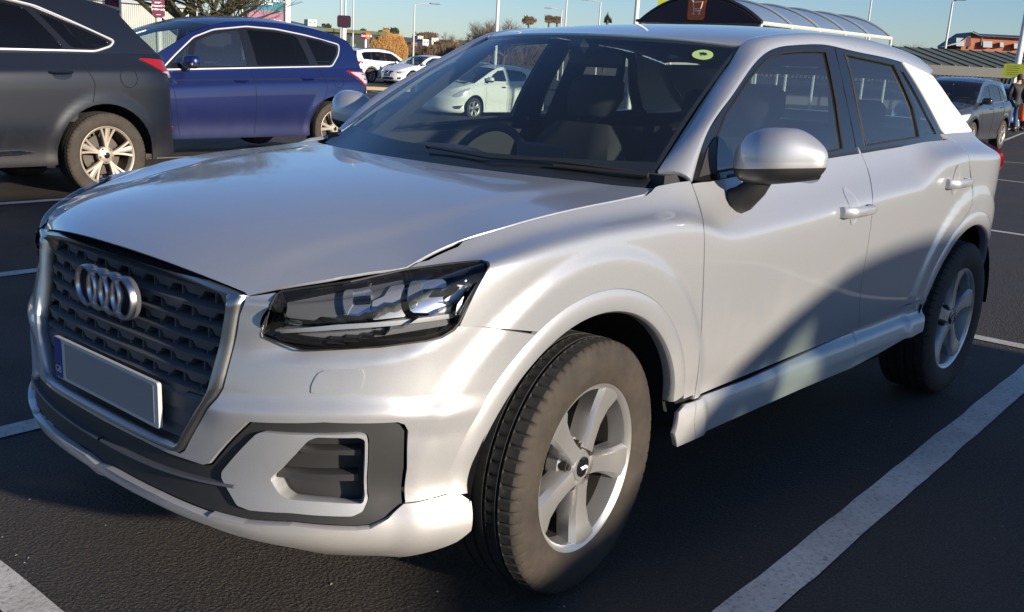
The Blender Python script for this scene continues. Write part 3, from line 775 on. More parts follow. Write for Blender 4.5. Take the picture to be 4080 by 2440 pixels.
# --- grille
gin = [(0., .815), (.20, .810), (.33, .802), (.40, .793), (.432, .784), (.43, .74), (.411, .585), (.400, .560), (.328, .450), (.315, .4425), (0., .4425)]
def gsurf(y, z, off=0.):
    uv = WRP.loc([(abs(y), z)], 'yz'); uv[:, 0] = np.maximum(uv[:, 0], 0); p = (WRP.pos(uv)+WRP.nrm(uv)*off)[0]; return (p[0], y, p[2])
def full(L): return [(y, z) for y, z in L]+[(-y, z) for y, z in L[::-1] if y > 0]
go, gi = full(gout), full(gin)
n0 = 160
def resamp(L, n):
    P = np.array(L+[L[0]]); d = np.concatenate([[0], np.cumsum(np.linalg.norm(np.diff(P, axis=0), axis=1))])
    return P
V = []; F = []
GO, GI = [], []
for i in range(len(go)):
    a, b = np.array(go[i]), np.array(go[(i+1) % len(go)]); c, d_ = np.array(gi[i]), np.array(gi[(i+1) % len(gi)])
    for t in np.linspace(0, 1, 7)[:-1]: GO.append(a+(b-a)*t); GI.append(c+(d_-c)*t)
prof = [(0.02, -.02), (0.04, .000), (.22, .009), (.55, .011), (.80, .006), (.96, -.008), (1., -.035)]
k = len(prof)
for a, c in zip(GO, GI):
    for t, o in prof: V.append(gsurf(*(a+(c-a)*t), o))
nG = len(GO)
F = [(i*k+j, i*k+j+1, ((i+1) % nG)*k+j+1, ((i+1) % nG)*k+j) for i in range(nG) for j in range(k-1)]
mesh('grille_frame', V, F, M['dullchrome'], HERO, True, angle=40)
gb = MB(); gpl = [gsurf(y, z, -.085) for y, z in zip(*np.array(GI).T)]
gb.add(gpl, [tuple(range(len(gpl)))]); 
gback = gb.build('grille_backing', M['void'], HERO)
halfw = lambda z: np.interp(z, [.4425, .450, .560, .585, .74, .784, .80, .815], [.315, .328, .400, .411, .43, .432, .34, .03])
sl_ = MB()
def wave(y, ph):
    t = ((y/.118+ph) % 1.0); return np.interp(t, [0, .40, .50, .90, 1.0], [0, 0, 1, 1, 0])
for i in range(7):
    z0 = .800-.0375*i; hw = float(halfw(z0-.012))-.003; ys = np.linspace(-hw, hw, 150); V = []; F = []
    for y in ys:
        d = wave(y, .5*(i % 2)+.25); x = gsurf(y, z0)[0]-.020
        dz = .0145+.0135*d
        sec = [(x-.055, z0+.004), (x-.010, z0-.002), (x-.001, z0-.006), (x-.003, z0-dz), (x-.010, z0-dz-.002), (x-.055, z0-.006)]
        for a, b in sec: V.append((a, y, b))
    for q in range(len(ys)-1):
        for j in range(6): F.append((q*6+j, q*6+(j+1) % 6, (q+1)*6+(j+1) % 6, (q+1)*6+j))
    sl_.add(V, F)
    for yb in np.arange(-.413, .43, .059):
        if abs(yb) < hw-.01: sl_.box((gsurf(yb, z0)[0]-.055, yb, z0-.02), (.055, .005, .036))
sl_.build('grille_slats', M['grille'], HERO, True)
# flat panels either side of and behind the number plate
pp = MB(); 
for sg in (1, -1):
    V = []; F = []; zz = [.556, .546, .512, .508, .474, .470, .4425]; oo = [-.030, -.022, -.024, -.030, -.026, -.032, -.028]
    cols = 12
    for z, o in zip(zz, oo):
        hw = float(halfw(z))-.002
        for y in np.linspace(0, hw, cols): V.append(gsurf(y, z, o)[0:1]+(sg*y, z))
    for a in range(len(zz)-1):
        for b in range(cols-1): F.append((a*cols+b, a*cols+b+1, (a+1)*cols+b+1, (a+1)*cols+b))
    pp.add(V, F)
pp.build('plate_panel', M['grille'], HERO, True)
pl = MB(); px_, pz_ = .830, .458
def rrect(cy, cz, w, h, r, n=5):
    out = []
    for sx, sy, a0 in ((1, 1, 0), (-1, 1, 90), (-1, -1, 180), (1, -1, 270)):
        for t in range(n+1):
            a = r_(a0+90*t/n); out.append((cy+sx*(w/2-r)+r*math.cos(a), cz+sy*(h/2-r)+r*math.sin(a)))
    return out
plz = pz_+.0555
def disc2(poly, x0, x1, mb, m=0): mb.prism(poly, lambda a, b: (x0, a, b), lambda a, b: (x1, a, b), m)
q = MB(); disc2(rrect(0, plz, .520, .111, .008), px_-.012, px_-.002, q); nplate = q.build('number_plate', M['platebase'], HERO)
q = MB(); disc2(rrect(.0, plz-.0, .44, .093, .004), px_-.003, px_-.0008, q)
o = q.build('blanked_panel', M['plate'], nplate); 
o.location = (0, .022, 0)
q = MB(); disc2(rrect(-.237, plz, .040, .105, .004), px_-.003, px_-.0006, q); q.build('blue_band', M['plateblue'], nplate)
def text(name, s, size, loc, rot, mt, parent=None, ext=.001, align='CENTER', space=1., bold=0):
    cu = bpy.data.curves.new(name, 'FONT'); cu.body = s; cu.size = size; cu.extrude = ext; cu.align_x = align; cu.align_y = 'CENTER'; cu.space_character = space; cu.offset = bold
    o = bpy.data.objects.new(name, cu); COL.objects.link(o); dg = bpy.context.evaluated_depsgraph_get(); me = bpy.data.meshes.new_from_object(o.evaluated_get(dg))
    bpy.data.objects.remove(o); me.name = name; q = link(name, me, mt, parent); q.location = loc; q.rotation_euler = rot; return q
text('country_letters', 'GB', .026, (px_+.0002, -.237, plz-.030), (R_(90), 0, R_(90)), M['platebase'], nplate, .0004)
# four rings
rg = MB()
for k in range(4):
    cy = -.087+.0575*k
    prof_ = [(.0405, .004), (.0415, .010), (.0445, .0145), (.0495, .0145), (.0520, .010), (.053, .0)]
    V = []; F = []; n = 48
    for i in range(n):
        a = 2*math.pi*i/n
        for r, h in prof_: V.append((.812+h-.0005*k, cy+.012+r*math.cos(a), .735+r*math.sin(a)))
    F = [(i*6+j, i*6+j+1, ((i+1) % n)*6+j+1, ((i+1) % n)*6+j) for i in range(n) for j in range(5)]
    rg.add(V, F)
M['ringmetal'] = mat('brushed_ring_metal', (.50, .51, .53), .28, 1)
rg.build('ring_badge', M['ringmetal'], HERO, True, 40)
bk = MB()
for k in range(4):
    V = []; cy = -.087+.0575*k+.012; n = 40
    V = [(.811, cy+.053*math.cos(2*math.pi*i/n), .735+.053*math.sin(2*math.pi*i/n)) for i in range(n)]+[(.798, cy+.050*math.cos(2*math.pi*i/n), .735+.050*math.sin(2*math.pi*i/n)) for i in range(n)]
    bk.add(V, [tuple(range(n, 2*n))]+[(i, (i+1) % n, n+(i+1) % n, n+i) for i in range(n)])
bk.build('badge_housing', M['grille'], HERO, True)
# --- bonnet
O3 = [(.729, .472, .806)]+[tuple(p+np.array([0, 0, .001])) for p in WRP.pt([(665, 703), (745, 688), (830, 673), (910, 661), (985, 651), (1050, 614), (1120, 584), (1200, 559), (1300, 530), (1400, 506), (1500, 486), (1577, 468)], 'pix')]
C3b = np.array([(.775, 0, .842), (.725, 0, .876), (.62, 0, .912), (.50, 0, .938), (.37, 0, .957), (.24, 0, .970), (.11, 0, .981), (-.01, 0, .989), (-.10, 0, .994), (-.17, 0, .997), (-.215, 0, .999)])
C3_ = [tuple(a) for a in spl(np.linspace(0, 1, len(C3b)), C3b, np.linspace(0, 1, len(O3)))]
S3 = np.linspace(0, 1, len(O3))
rowsB = []
for f in np.linspace(0, 1.06, 18):
    ff = min(f, 1.0); col = []
    for o, c in zip(np.array(O3), np.array(C3_)):
        x = c[0]+(o[0]-c[0])*f**2.4; z = c[2]+(o[2]-c[2])*f**2.3; col.append((x, o[1]*f, z))
    rowsB.append(col)
GB_ = grid(rowsB, 90, 160)
# raised centre with crease lines running from the pillars to the grille corners
xk, yk = GB_[..., 0], GB_[..., 1]
ycr = np.interp(xk, [-.45, -.30, .0, .35, .78], [.66, .60, .575, .555, .45])
GB_[..., 2] += .005*(1-smooth(-.045, .045, yk-ycr))*smooth(.77, .60, xk)*smooth(-.45, -.2, xk+0*.1)
BON = Surf(GB_); 
if BON.N[20, 80][2] < 0: BON = Surf(GB_, True)
nb = GB_.shape
bl_px = BON.loc(zN((1690, 1300))+[(665, 702), (830, 672), (985, 650)]+cr([(985, 650), (1050, 613), (1120, 583), (1200, 558), (1300, 529), (1400, 505), (1500, 485), (1565, 471)], 4)+[(1578, 461), (1580.5, 446), (1577, 437.5)], 'pix')
front = [(u, v) for v, u in zip(np.linspace(0, bl_px[0][1], 24), np.zeros(24))][:-1]
rear = BON.loc([(1577, 438.3), (1500, 430), (1341.7, 415), (1158, 388), (1060, 371)], 'pix')
bonl = np.concatenate([front, bl_px, rear[1:], [[rear[-1][0], 0]]])
bon = patch('bonnet', BON, [bonl], SP, HERO, step=.02, thick=.006); join_mirror(bon)
for cx, right, st, rot in ((0., False, .10, -R_(30)), (WB, False, 0, 0.), (0., True, .10, .2), (WB, True, 0, 1.)):
    wheel(HERO, (cx, (-.7735 if right else .7735), .3325), right, st, .3330, .215, .2155, 'five', rot, 'rim', .0965, True, True)
# ---------------------------------------------------------------- greenhouse of the silver crossover
xs_ = np.linspace(-.30, -3.05, 120); ts = np.linspace(-.15, 1.25, 40); zb = zt(xs_)
GP = np.zeros((40, 120, 3))
for j, t in enumerate(ts):
    GP[j, :, 0] = xs_; GP[j, :, 2] = zb+.33*t
    GP[j, :, 1] = wt(xs_)-.003-.105*t-.042*np.clip(t, 0, 9)**2-.02*smooth(-2.2, -3.1, xs_)
GS = Surf(GP)
if GS.N[20, 60][1] < 0: GS = Surf(GP, True)
dlo_top = [(1674, 436), (1676, 418), (1709.5, 328), (1769, 236.8), (1818, 166), (1846.6, 135), (1880, 117), (1924, 110.6), (1968, 108.4), (2006.7, 111), (2033, 116.7), (2085, 128.5), (2137.8, 139), (2185, 152)]
dlo_rear = zC4((790, 740), (900, 930), (1040, 1200), (1092, 1268))
dlo_bot = zM((1830, 229), (1480, 285), (1110, 339), (785, 386), (400, 463), (60, 533), (0, 546))+[(1705, 440)]
gl_f = [(1735, 417), (1734, 380), (1738, 330), (1757, 280), (1782, 243), (1806, 205), (1832, 171), (1860, 143), (1895, 128), (1940, 124), (1985, 124), (2001, 127), (2013, 180), (2026, 250), (2034, 310), (2041, 361), (1990, 371), (1880, 391), (1780, 409)]
gl_r = zC4((150, 500), (350, 545), (600, 600), (650, 700), (720, 850), (780, 1000), (835, 1268), (600, 1303), (345, 1345), (290, 1100), (250, 900), (205, 680))
gl_q = zC4((640, 620), (692, 662), (790, 830), (900, 1040), (1000, 1240), (890, 1258), (820, 1000), (730, 780))
K_ = lambda p: GS.loc(p, 'pix')
dlo = K_(dlo_top+dlo_rear+dlo_bot)
fr = patch('window_surround', GS, [dlo, K_(gl_f), K_(gl_r), K_(gl_q)], M['black_gloss'], HERO, off=.0, thick=.012, step=.02, shrink=0); mirror_last(1)
for nm, g in (('side_window', gl_f), ('side_window', gl_r), ('quarter_window', gl_q)):
    patch(nm, GS, [K_(g)], M['glass'], HERO, off=-.005, thick=0, step=.04, shrink=-.004); mirror_last(1)
# door shut line across the black pillar, and window rubber
def strip(name, S, pts, r, mt, parent, off=.001, mode='pix', n=4, mir=True):
    P = S.pt(pts, mode, off); q = MB(); q.tube([tuple(p) for p in P], r, n); o = q.build(name, M[mt], parent, True)
    if mir: mirror_obj(o)
    return o
strip('window_seal', GS, gl_f+gl_f[:1], .0035, 'black_plastic', HERO)
strip('window_seal', GS, gl_r+gl_r[:1], .0035, 'black_plastic', HERO)
strip('pillar_gap', GS, zC4((62, 445), (80, 520), (150, 850), (215, 1150), (255, 1362)), .0022, 'void', HERO, .0)
strip('belt_trim', GS, dlo_bot[1:-1], .008, 'black_plastic', HERO, -.002)
# mirror triangle
patch('mirror_base_panel', GS, [K_([(1692, 430), (1733, 420), (1733, 330), (1712, 362)])], M['black_plastic'], HERO, off=.003, thick=.01, step=.03, shrink=0); mirror_last(1)
# pale blade on the rear pillar
bl_f = zC4((683, 578), (790, 742), (900, 932), (1040, 1202), (1094, 1268))
bl_r = zC4((1200, 1252), (1290, 1237), (1322, 1215), (1240, 1095), (1130, 950), (1040, 815), (960, 708), (935, 690), (850, 650))
blade = patch('pillar_blade', GS, [K_(bl_f+bl_r)], M['silver_blade'], HERO, off=.004, thick=.02, step=.02, shrink=.001); mirror_last(1)
# --- windscreen
Wb = [(-.435, .690, 1.012), (-.40, .60, 1.006), (-.335, .45, .999), (-.275, .28, .994), (-.245, .12, .992), (-.24, 0, .992)]
Wtp = [(-1.103, .549, 1.397), (-1.075, .48, 1.402), (-1.03, .36, 1.408), (-1.0, .22, 1.412), (-.985, .1, 1.414), (-.982, 0, 1.414)]
mid = []
for k_, t in enumerate((-.04, 0, .25, .5, .75, 1.0)):
    row = []
    for b, t_ in zip(Wb, Wtp):
        b = np.array(b); t_ = np.array(t_); p = b+(t_-b)*t; s_ = math.sin(max(0, t)*math.pi)
        p = p+np.array([.010, .006*(b[1]/.69), .016])*s_; row.append(p)
    mid.append(row)
WG = grid(mid, 50, 80, kv=[-.04, 0, .25, .5, .75, 1.0]); WS = Surf(WG)
if WS.N[25, 40][0] < 0: WS = Surf(WG, True)
hW, wW = WG.shape[:2]
full_ws = np.array([(u, 0) for u in np.linspace(0, wW-1, 30)]+[(wW-1, v) for v in (hW-1,)]+[(u, hW-1) for u in np.linspace(wW-1, 0, 30)[1:]]+[(0, v) for v in np.linspace(hW-1, 0, 20)[1:-1]])
wso = patch('windscreen', WS, [full_ws], M['wglass'], HERO, off=0, thick=0, step=.05, shrink=0); join_mirror(wso)
# black printed border (frit) inside the glass
def inset(l, r, b, t):
    P_ = []
    for u in np.linspace(l, wW-1, 20): P_.append((u, b))
    for u in np.linspace(wW-1, l, 20): P_.append((u, t))
    return np.array(P_)
fr_out = full_ws.copy(); fr_in = inset(3.2, 0, 7.5, hW-2.6)
frit = np.concatenate([[(wW-1, 0)], [(wW-1, 7.5)], [(3.2, 7.5)], [(3.2, hW-2.6)], [(wW-1, hW-2.6)], [(wW-1, hW-1)], [(0, hW-1)], [(0, 0)]])
fo = patch('printed_border', WS, [frit], M['black_plastic'], wso, off=-.004, thick=0, step=.04, shrink=0); join_mirror(fo)
# --- A pillar and cant rail: between the side window surround and the windscreen / roof seam
A_px = [(1675, 442)]+dlo_top[2:]
A3 = GS.pt(A_px, 'pix', .002)
# rail goes on along the top of the blade
A3b = GS.pt(zC4((760, 612), (850, 650), (935, 688)), 'pix', .004)
A3 = np.concatenate([A3, A3b])
B3 = np.array([(-.420, .700, 1.003), (-.70, .640, 1.172), (-.90, .598, 1.290), (-1.02, .572, 1.355), (-1.103, .553, 1.402), (-1.19, .545, 1.424), (-1.32, .543, 1.439), (-1.45, .543, 1.449), (-1.60, .544, 1.456), (-1.70, .546, 1.458), (-1.95, .549, 1.458), (-2.2, .551, 1.442), (-2.38, .551, 1.426), (-2.53, .55, 1.403), (-2.65, .545, 1.376), (-2.75, .535, 1.345)])
def arcl(P): 
    d = np.concatenate([[0], np.cumsum(np.linalg.norm(np.diff(P, axis=0), axis=1))]); return d/d[-1]
tA, tB = A3[:, 0], B3[:, 0]
tt_ = np.linspace(0, 1, 90)
# match stations by x (both monotone towards the tail)
fa = lambda t: spl(arcl(A3), A3, t); fb = lambda t: spl(arcl(B3), B3, t)
A9, B9 = fa(np.linspace(0, 1, 400)), fb(np.linspace(0, 1, 400))
def along(P, xq): i = np.argsort(-P[:, 0]); return np.stack([np.interp(-xq, -P[i, 0], P[i, k]) for k in range(3)], 1)
ta = np.linspace(0, 1, 120)
PA = fa(ta)
xb = np.interp(ta, [0, 1], [0, 1])
PB = fb(ta)
# slide PB so that each section is square to the rail
xq = PA[:, 0]+.055*smooth(-2.2, -.6, PA[:, 0])+.0; PBx = along(B9, np.clip(xq, -2.75, -.437)); PB = PBx; PB[-1] = B3[-1]
out_ = np.array([0, .75, .66])
secs = []
for t, o in ((0, 0.), (.12, .010), (.3, .017), (.5, .020), (.7, .017), (.88, .009), (1, 0.)):
    secs.append(PA*(1-t)+PB*t+out_*o)
RG = grid(np.array(secs), 24); RG = RG
RS = Surf(RG)
if RS.N[12, 60][1] < 0: RS = Surf(RG, True)
h_, w_ = RG.shape[:2]
rl = np.array([(u, 0) for u in np.linspace(0, w_-1, 60)]+[(u, h_-1) for u in np.linspace(w_-1, 0, 60)])
rail = patch('roof_rail_pillar', RS, [rl], SP, HERO, thick=.015, step=.016, shrink=0); mirror_last(1)
# --- roof
cz = curve([(-.982, 1.416), (-1.2, 1.447), (-1.5, 1.474), (-1.9, 1.488), (-2.3, 1.470), (-2.6, 1.430), (-2.78, 1.392), (-2.90, 1.358)])
B_edge = along(B9, np.linspace(-1.09, -2.75, 60))
rows = []
for f in np.linspace(0, 1, 12):
    e = B_edge; xc = np.linspace(-.975, -2.88, 60); c = np.stack([xc, 0*xc, cz(xc)], 1)
    p = c+(e-c)*f; p[:, 0] = c[:, 0]+(e[:, 0]-c[:, 0])*f**2; p[:, 2] = c[:, 2]+(e[:, 2]-c[:, 2])*f**2.4; rows.append(p)
RFG = grid(np.array(rows), 40); RF = Surf(RFG)
if RF.N[10, 30][2] < 0: RF = Surf(RFG, True)
h_, w_ = RFG.shape[:2]
roof = patch('roof', RF, [np.array([(u, 0) for u in np.linspace(0, w_-1, 40)]+[(u, h_-1) for u in np.linspace(w_-1, 0, 60)])], SP, HERO, thick=.01, step=.03, shrink=.001); join_mirror(roof)
# --- rear screen and its surround
bre = GS.pt(zC4((960, 706), (1130, 952), (1318, 1215)), 'pix', -.004)
rows = [[(-2.86, 0, 1.35), (-2.82, .3, 1.345), tuple(bre[0])], [(-3.10, 0, 1.25), (-3.05, .38, 1.245), tuple(bre[1])], [(-3.17, 0, 1.085), (-3.10, .42, 1.085), tuple(bre[2])]]
RWG = grid(rows, 20, 20); RW = Surf(RWG)
if RW.N[10, 10][0] > 0: RW = Surf(RWG, True)
rw_o = np.array([(0, 0), (19, 0), (19, 19), (0, 19)]); rw_i = np.array([(0, 2), (13, 2), (14, 16), (0, 16)])
q = patch('tailgate_frame', RW, [np.array([(0, 0), (19, 0), (19, 19), (0, 19), (0, 16), (14, 16), (13, 2), (0, 2)])], SP, HERO, thick=.02, step=.03, shrink=0); join_mirror(q)
q = patch('rear_window', RW, [rw_i], M['glass'], HERO, thick=0, step=.05, shrink=0); join_mirror(q)
# --- dark inner shell so that no daylight shows through the gaps
sh = patch('inner_shell', WRP, [np.concatenate([L_([(.27, .74)], 'xz'), L_(aF(.40, r_(48), r_(170)), 'xz'), L_([(-.50, .33), (-2.10, .33)], 'xz'), L_(aR(.40, r_(10), r_(170)), 'xz'), L_([(-3.05, .35)], 'xz'), [[nu-1, 25]], [[nu-1, nvv-2]], [[L_([(-.6, 1.02)], 'xz')[0][0], nvv-2]], L_([(.12, .90)], 'xz')])],
    M['void'], HERO, off=-.03, thick=0, step=.05, shrink=0, mirror=True)
join_mirror(sh)
# --- wheel housings
for cx in (0., WB):
    for s in (1, -1):
        q = MB(); n = 24; V = []; F = []
        for i in range(n+1):
            a = .03+(math.pi-.06)*i/n; V += [(cx+.415*math.cos(a), s*.862, .333+.415*math.sin(a)), (cx+.415*math.cos(a), s*.50, .333+.415*math.sin(a))]
        F = [(2*i, 2*i+1, 2*i+3, 2*i+2) for i in range(n)]; V2 = [(x, s*.50, z) for x, y, z in V[::2]]; m0 = len(V)
        q.add(V+V2, F+[tuple(range(m0, m0+len(V2)))]); q.build('wheel_housing', M['void'], HERO)
q = MB(); q.box((.40, 0, .58), (.46, .76, .36)); q.box((.36, 0, .42), (.40, 1.30, .24)); q.build('engine_bay', M['void'], HERO)
q = MB(); q.box((-1.3, 0, .25), (3.6, 1.45, .10)); q.box((.45, 0, .40), (.35, 1.1, .2)); q.build('underbody', M['void'], HERO)
# --- door handles
for px, d_ in ((zM((1070, 805)), doorF), (zM((1925, 575)), doorR)):
    uv = WRP.loc(px, 'pix'); p = WRP.pos(uv)[0]; n_ = WRP.nrm(uv)[0]
    cup = MB(); V = []; F = []; R1 = 10
    for j in range(R1):
        rr_ = j/(R1-1)
        for i in range(24):
            a = 2*math.pi*i/24; x = p[0]+.038*rr_*math.cos(a); z = p[2]+.004+.060*rr_*math.sin(a)
            q = WRP.pt([(x, z)], 'xz', .0015-.004*(1-rr_**2))[0]; V.append(q)
    F = [(j*24+i, j*24+(i+1) % 24, (j+1)*24+(i+1) % 24, (j+1)*24+i) for j in range(R1-1) for i in range(24)]
    cup.add(V, F); c_ = cup.build('handle_cup', SP, d_, True)
    hb = MB(); N_ = 14; V = []; F = []
    for i in range(N_):
        t = i/(N_-1); x = p[0]+.105-.205*t; st = .030*math.sin(min(1, t/.15)*math.pi/2)*math.sin(min(1, (1-t)/.12)*math.pi/2)+.012
        b = WRP.pt([(x, p[2]-.006)], 'xz', 0)[0]; hz = .021-.005*t
        for a_ in np.linspace(0, 2*math.pi, 11)[:-1]:
            V.append((x, b[1]+st-.006+.011*math.cos(a_), b[2]+hz*math.sin(a_)*(1 if abs(math.sin(a_)) < .9 else .92)))
    F = [(i*10+j, i*10+(j+1) % 10, (i+1)*10+(j+1) % 10, (i+1)*10+j) for i in range(N_-1) for j in range(10)]+[tuple(range(10)), tuple(range((N_-1)*10, N_*10))[::-1]]
    hb.add(V, F); h = hb.build('door_handle', SP, d_, True)
    mirror_obj(c_, {doorF: doorFm, doorR: doorRm}[d_]); mirror_obj(h, {doorF: doorFm, doorR: doorRm}[d_])
# --- door mirrors
def superq(nu_, nv_, f):
    V = []; F = []
    for j in range(nv_+1):
        for i in range(nu_): V.append(f(2*math.pi*i/nu_, -math.pi/2+math.pi*j/nv_))
    for j in range(nv_):
        for i in range(nu_): F.append((j*nu_+i, j*nu_+(i+1) % nu_, (j+1)*nu_+(i+1) % nu_, (j+1)*nu_+i))
    return V, F
def mir_shape(a, b):
    """housing: wide shell, taller inboard, drooping outboard; x forward"""
    c, s = math.cos(a), math.sin(a); cb, sb = math.cos(b), math.sin(b); e = .62
    sg = lambda v, p: math.copysign(abs(v)**p, v)
    y = sg(s, .75)*sg(cb, .62); x = sg(c, .85)*sg(cb, .8); z = sg(sb, .80)
    Y = .9225+.125*y; top = .078+.016*(1-((y+.35)/1.35)**2)-.020*smooth(.2, 1., y); bot = -.058-.012*smooth(.6, -.8, y)
    Z = 1.078+(top if z > 0 else -bot)*z+.010*y
    X = -.715+(.085 if x > 0 else .055)*x*(1-.35*smooth(.1, 1, y))-.035*smooth(-.2, 1, y)
    return (X, Y, Z)
V, F = superq(64, 48, mir_shape)
mi = [(0 if math.sin(-math.pi/2+math.pi*(k//64+.5)/48) > .02 else (1 if math.sin(-math.pi/2+math.pi*(k//64+.5)/48) > -.22 else 2)) for k in range(len(F))]
mm = mesh('door_mirror', V, F, [SP, M['silver_trim'], M['black_plastic']], HERO, True, mi, 50)
q = MB(); q.tube([(-.71, .79, .945), (-.70, .835, .965), (-.705, .868, 1.0), (-.71, .885, 1.04)], [.042, .040, .034, .034], 12)
arm = q.build('mirror_arm', M['black_plastic'], mm, True)
q = MB(); q.prism(rrect(.925, 1.08, .20, .115, .03), lambda a, b: (-.776, a, b), lambda a, b: (-.771, a, b)); q.build('mirror_glass', M['chrome'], mm)
m2 = mirror_obj(mm); mirror_obj(arm, m2)
# --- wipers and scuttle
sc = MB()
V = []; F = []
ys = np.linspace(-.72, .72, 40)
for y in ys:
    a = abs(y); x0 = np.interp(a, [0, .12, .28, .45, .6, .69, .72], [-.20, -.205, -.23, -.29, -.355, -.40, -.42]); z0 = .985+.0*a
    V += [(x0+.06, y, z0-.012), (x0-.05, y, z0-.006)]
F = [(2*i, 2*i+1, 2*i+3, 2*i+2) for i in range(len(ys)-1)]
sc.add(V, F); sc.build('scuttle_panel', M['black_plastic'], HERO, True)
for pts in (zT1((2125, 1095), (1860, 1068), (1640, 1042), (1500, 1030)), ):
    P = WS.pt(pts, 'pix', .010); q = MB(); q.tube([tuple(p) for p in P], [.009, .007, .006, .005], 8); wa = q.build('wiper_arm', M['black_plastic'], HERO, True)
P = WS.pt(zT1((2080, 1085), (1640, 1022), (1500, 1005), (1100, 985), (700, 915), (640, 903)), 'pix', .014); q = MB(); q.tube([tuple(p) for p in P], [.004, .006, .006, .005, .004, .004], 6); q.build('wiper_blade', M['black_plastic'], wa, True)
P = WS.pt(zT1((660, 912), (500, 885), (380, 870)), 'pix', .014); q = MB(); q.tube([tuple(p) for p in P], [.008, .006, .005], 6); q.build('wiper_arm', M['black_plastic'], HERO, True)
# --- sticker on the windscreen: pale green disc with a dark leaf spray
M['sticker'] = mat('pale_green_sticker', (.42, .58, .20), .5); M['ink'] = mat('navy_ink', (.01, .03, .10), .5)
cS = WS.pt(zC3((1097, 607)), 'pix', -.002)[0]; uvs = WS.loc(zC3((1097, 607)), 'pix'); nS = Vector(WS.nrm(uvs)[0]); aS = Vector((0, 1, 0)); aS = (aS-nS*aS.dot(nS)).normalized(); bS = nS.cross(aS)*(1 if nS.cross(aS).z > 0 else -1)
def onS(a, b, h): return tuple(Vector(cS)+aS*a+bS*b+nS*h)
q = MB(); q.prism([(.033*math.cos(t), .033*math.sin(t)) for t in np.linspace(0, 2*math.pi, 33)[:-1]], lambda a, b: onS(a, b, .0035), lambda a, b: onS(a, b, .0045)); st_ = q.build('window_sticker', M['sticker'], HERO)
q = MB()
for a0, l in ((.35, .016), (1.2, .015), (2.0, .015), (2.8, .016), (-.3, .012), (3.5, .012)):
    leaf = [(0, 0), (l*.35, .0035), (l*.7, .004), (l, 0), (l*.7, -.004), (l*.35, -.0035)]
    c, s = math.cos(a0), math.sin(a0); q.prism([(x*c-y*s, x*s+y*c+.002) for x, y in leaf], lambda a, b: onS(a, b, .0046), lambda a, b: onS(a, b, .0052))
q.tube([onS(0, .003, .005), onS(.001, -.012, .005)], .0011, 4)
q.build('leaf_motif', M['ink'], st_)
# --- cabin
cab = MB(); cab.box((-1.55, 0, .40), (2.3, 1.45, .04)); cab.build('cabin_floor', M['seat'], HERO)
def loft_box(mb, secs, m=0):
    V = []; F = []; n = len(secs[0])
    for s in secs: V += s
    for i in range(len(secs)-1):
        for j in range(n): F.append((i*n+j, i*n+(j+1) % n, (i+1)*n+(j+1) % n, (i+1)*n+j))
    F += [tuple(range(n))[::-1], tuple(range((len(secs)-1)*n, len(secs)*n))]; mb.add(V, F, m)
def seat(mb, x, y, z=.42, w=.50, tilt=.30):
    """seat cushion, shaped backrest; headrest is added apart"""
    def sec(xc, zc_, w, d, up):
        dx, dz = math.sin(tilt), math.cos(tilt); return [(xc+a*d*.5*(dz if up else 0)+(0 if up else 0), y+b*w/2, zc_+(a*d*.5*dx if up else a*d*.5)) for a, b in ((1, -.85), (1.0, -.4), (.9, 0), (1.0, .4), (1, .85), (.2, 1.), (-1, .85), (-1, 0), (-1, -.85), (.2, -1.))]
    S_ = []
    for t, w_, d in ((0, .46, .10), (.15, .52, .17), (.45, .54, .16), (.7, .50, .14), (.88, .42, .12), (1, .30, .06)):
        S_.append(sec(x-.28-t*.60*math.sin(tilt), z+.08+t*.60*math.cos(tilt), w_*w/.5, d, True))
    loft_box(mb, S_)
    mb.box((x-.03, y, z+.06), (.52, w, .14), bev=.05, ry=-.12)
def headrest(mb, x, y, z, tilt=.30, w=.27):
    S_ = []
    for t, ww, d in ((0, .16, .05), (.1, .22, .09), (.5, .27, .11), (.85, .25, .09), (1, .18, .04)):
        xc, zz = x-t*.18*math.sin(tilt), z+t*.18*math.cos(tilt)
        S_.append([(xc+a*d/2, y+b*ww/2*w/.27, zz) for a, b in ((1, -.7), (1, 0), (1, .7), (.3, 1), (-1, .8), (-1, 0), (-1, -.8), (.3, -1))])
    loft_box(mb, S_); mb.tube([(x+.02, y-.05, z-.08), (x, y-.05, z+.02)], .006, 6); mb.tube([(x+.02, y+.05, z-.08), (x, y+.05, z+.02)], .006, 6)
for y in (-.36, .36):
    q = MB(); seat(q, -1.05, y); s_ = q.build('front_seat', M['seat'], HERO, True, 50); q = MB(); headrest(q, -1.53, y, 1.10); q.build('headrest', M['seat'], s_, True, 50)
q = MB(); seat(q, -1.95, 0, w=1.25); s_ = q.build('rear_bench', M['seat'], HERO, True, 50)
for y in (-.38, .38):
    q = MB(); headrest(q, -2.43, y, 1.05, w=.24); q.build('headrest', M['seat'], s_, True, 50)
da = MB(); V = []; F = []
pf = [(-.42, .90), (-.44, .955), (-.60, .975), (-.74, .965), (-.80, .93), (-.80, .80), (-.72, .62)]
for y in np.linspace(-.72, .72, 30):
    hump = .045*math.exp(-((y+.36)/.2)**2)
    for i, (x, z) in enumerate(pf): V.append((x-(.0 if i < 2 else .02), y, z+(hump if 2 <= i <= 4 else 0)))
F = [(i*7+j, i*7+j+1, (i+1)*7+j+1, (i+1)*7+j) for i in range(29) for j in range(6)]
da.add(V, F); da.box((-.80, 0, .98), (.02, .22, .13), bev=.008)
dsh = da.build('dashboard', M['dash'], HERO, True, 40)
q = MB(); cx, cy, cz_ = -.90, -.36, .90; tl_ = .42
